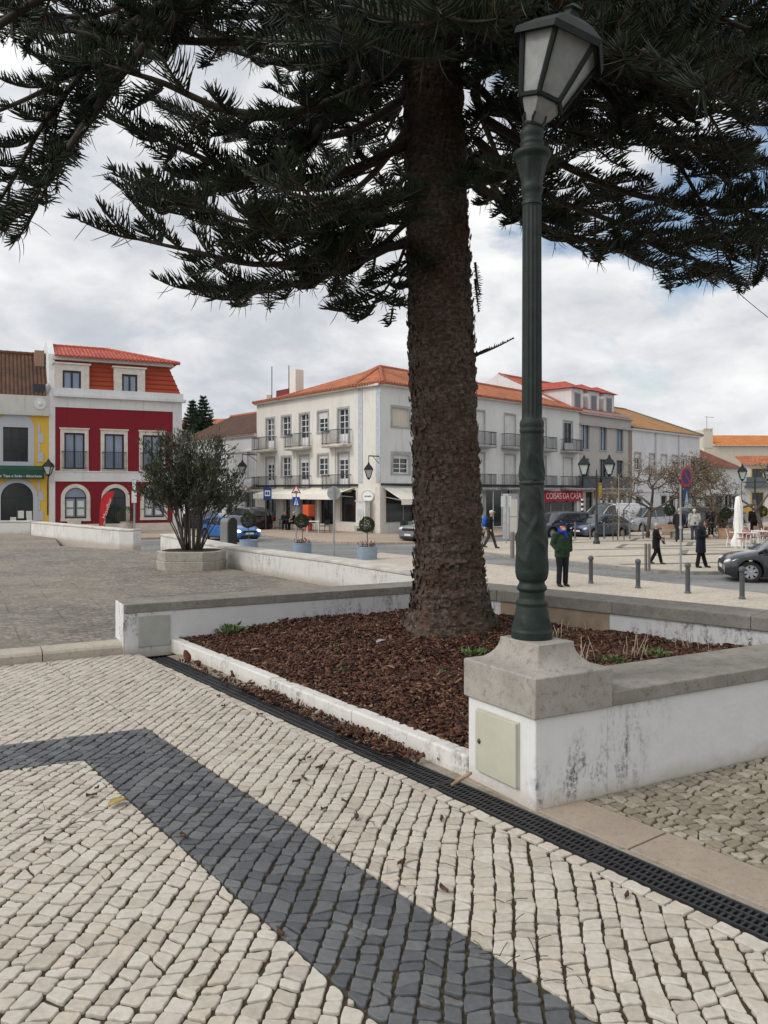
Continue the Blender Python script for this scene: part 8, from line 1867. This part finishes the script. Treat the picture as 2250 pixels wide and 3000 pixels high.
def bagx(t, S, A, neck, head):
    m = MB(); m.box(-.16, .12, -.31, -.20, .90, 1.12, 0, Matrix.Rotation(R(20), 4, 'Y')); m.v = [q*S for q in m.v]; b = m.build('handbag', plain('black_white_bag', (.03, .03, .03), .5), t, bevel=.02); m = MB()
    for i in range(3): m.box(-.14+.08*i, -.10+.08*i, -.318, -.311, .92, 1.10, 0, Matrix.Rotation(R(20), 4, 'Y'))
    m.v = [q*S for q in m.v]; m.build('white_stripe', WHT, b)
stride = (((.0, -.14), (.0, -.27, .01)), ((.0, .05), (.0, .25, .05)))
person('elderly woman in black striding to the right with a black and white bag', 1922, 1653, 1.52, R(62), BLKC, BLKC, plain('brown_shoe', (.06, .035, .025), .5, .2), HAIRG, SKIN, (((.0, -.10), (.0, -.20, .0)), ((.0, .0), (.0, .20, .03))), (((.28, -.06, 1.16), (.30, -.22, .95)), ((-.27, .02, 1.14), (-.12, -.20, 1.05))), .16, bulk=1.15, extra=bagx)
def phonex(t, S, A, neck, head):
    m = MB(); m.box(-.045, .075, -.40, -.385, 1.10, 1.17); m.v = [q*S for q in m.v]; m.build('phone', WHT, t, bevel=.004)
person('woman with long black hair in black looking at her phone by the sign pole', 2053, 1663, 1.66, R(52), cloth('navy_black_coat', (.010, .012, .020)), BLKC, SHOE, HAIRD, SKIN, (((.02, -.03), (.05, -.14)), ((-.02, .02), (-.04, .08))), (((.26, -.02, 1.15), (.10, -.28, 1.14)), ((-.25, -.02, 1.14), (-.08, -.28, 1.14))), .26, .04, 1.22, longhair=True, extra=phonex)
def packx(t, S, A, neck, head):
    m = MB(); m.ell((0, .20, 1.22), (.19, .13, .27), 14, 10); m.ell((0, .29, 1.12), (.13, .07, .13), 10, 8); m.v = [q*S for q in m.v]; b = m.build('rucksack', cloth('bright_blue_rucksack', (.02, .10, .33)), t, smooth=180); m = MB(); m.ell((0, .2, .92), (.14, .10, .07), 12, 8); m.v = [q*S for q in m.v]; m.build('bedroll', cloth('grey_bedroll', (.30, .34, .36)), b, smooth=180)
person('walker with a big blue rucksack and pale headband right of the trunk', 1435, 1607, 1.78, R(75), BLKC, cloth('brown_trousers', (.05, .045, .035)), plain('brown_boot', (.05, .025, .015), .6), HAIRG, SKIN, stride, None, .05, .05, 1.05, cap=cloth('pale_headband', (.60, .58, .55)), extra=packx)
person('person in dark clothes walking away behind the no-parking pole', 1990, 1588, 1.78, R(170), cloth('dark_grey_coat', (.022, .022, .024)), cloth('blue_grey_jeans', (.035, .045, .06)), SHOE, HAIRG, SKIN, (((.0, -.08), (.0, -.16)), ((.0, .02), (.0, .14, .02))), None, .1, bulk=1.12)
person('white-haired man in a pale grey pullover seen from behind', 2034, 1582, 1.72, R(175), cloth('pale_grey_pullover', (.42, .41, .38)), cloth('slate_trousers', (.05, .055, .07)), SHOE, HAIRW, SKIN, None, None, .0, bulk=1.25)
person('man in a dark blue coat standing left of the terracotta planter', 2082, 1573, 1.75, R(120), cloth('dark_blue_coat', (.014, .017, .03)), DKTR, SHOE, HAIRD, SKIN, None, pk, .22, bulk=1.2, hands=False)
person('man in olive jacket and dark shorts beside the terracotta planter', 2116, 1572, 1.72, R(165), cloth('olive_jacket', (.115, .095, .055)), cloth('maroon_shorts', (.04, .015, .015)), SHOE, HAIRG, SKIN2, None, None, .12, bulk=1.2, shorts=True)
person('man in black with a pale cap walking away at the right edge', 2209, 1570, 1.76, R(178), BLKC, BLKC, SHOE, HAIRG, SKIN, (((.0, -.08), (.0, -.14)), ((.0, .03), (.0, .14, .02))), None, .0, bulk=1.25, cap=cloth('pale_cap', (.55, .57, .60)))
gs = (((.24, -.06, .78), (.12, -.28, .72)), ((-.24, -.06, .78), (-.12, -.28, .72)))
for u, y, rz, l, hr in ((903, -1.9, az+.9, 'seated woman in black on the left at the café table in the doorway', HAIRD), (924, -1.7, az-.9, 'seated person in black on the right at the café table in the doorway', HAIRG)):
    q = fl(FA, sF(u), y); chair('dark chair under the '+('left' if u < 910 else 'right')+' seated café guest', q, rz, M_CHAIRD, M_CHAIRD, 'chairs of the café guests'); person(l, 0, 0, 1.68, rz, BLKC, BLKC, SHOE, hr, SKIN, None, gs, .0, .02, 1.1, loc=q, sit=True)
table('dark little table between the two seated café guests', fl(FA, sF(913), -2.3), M_CHAIRD, M_CHAIRD, 'café tables on the pavement', .3)
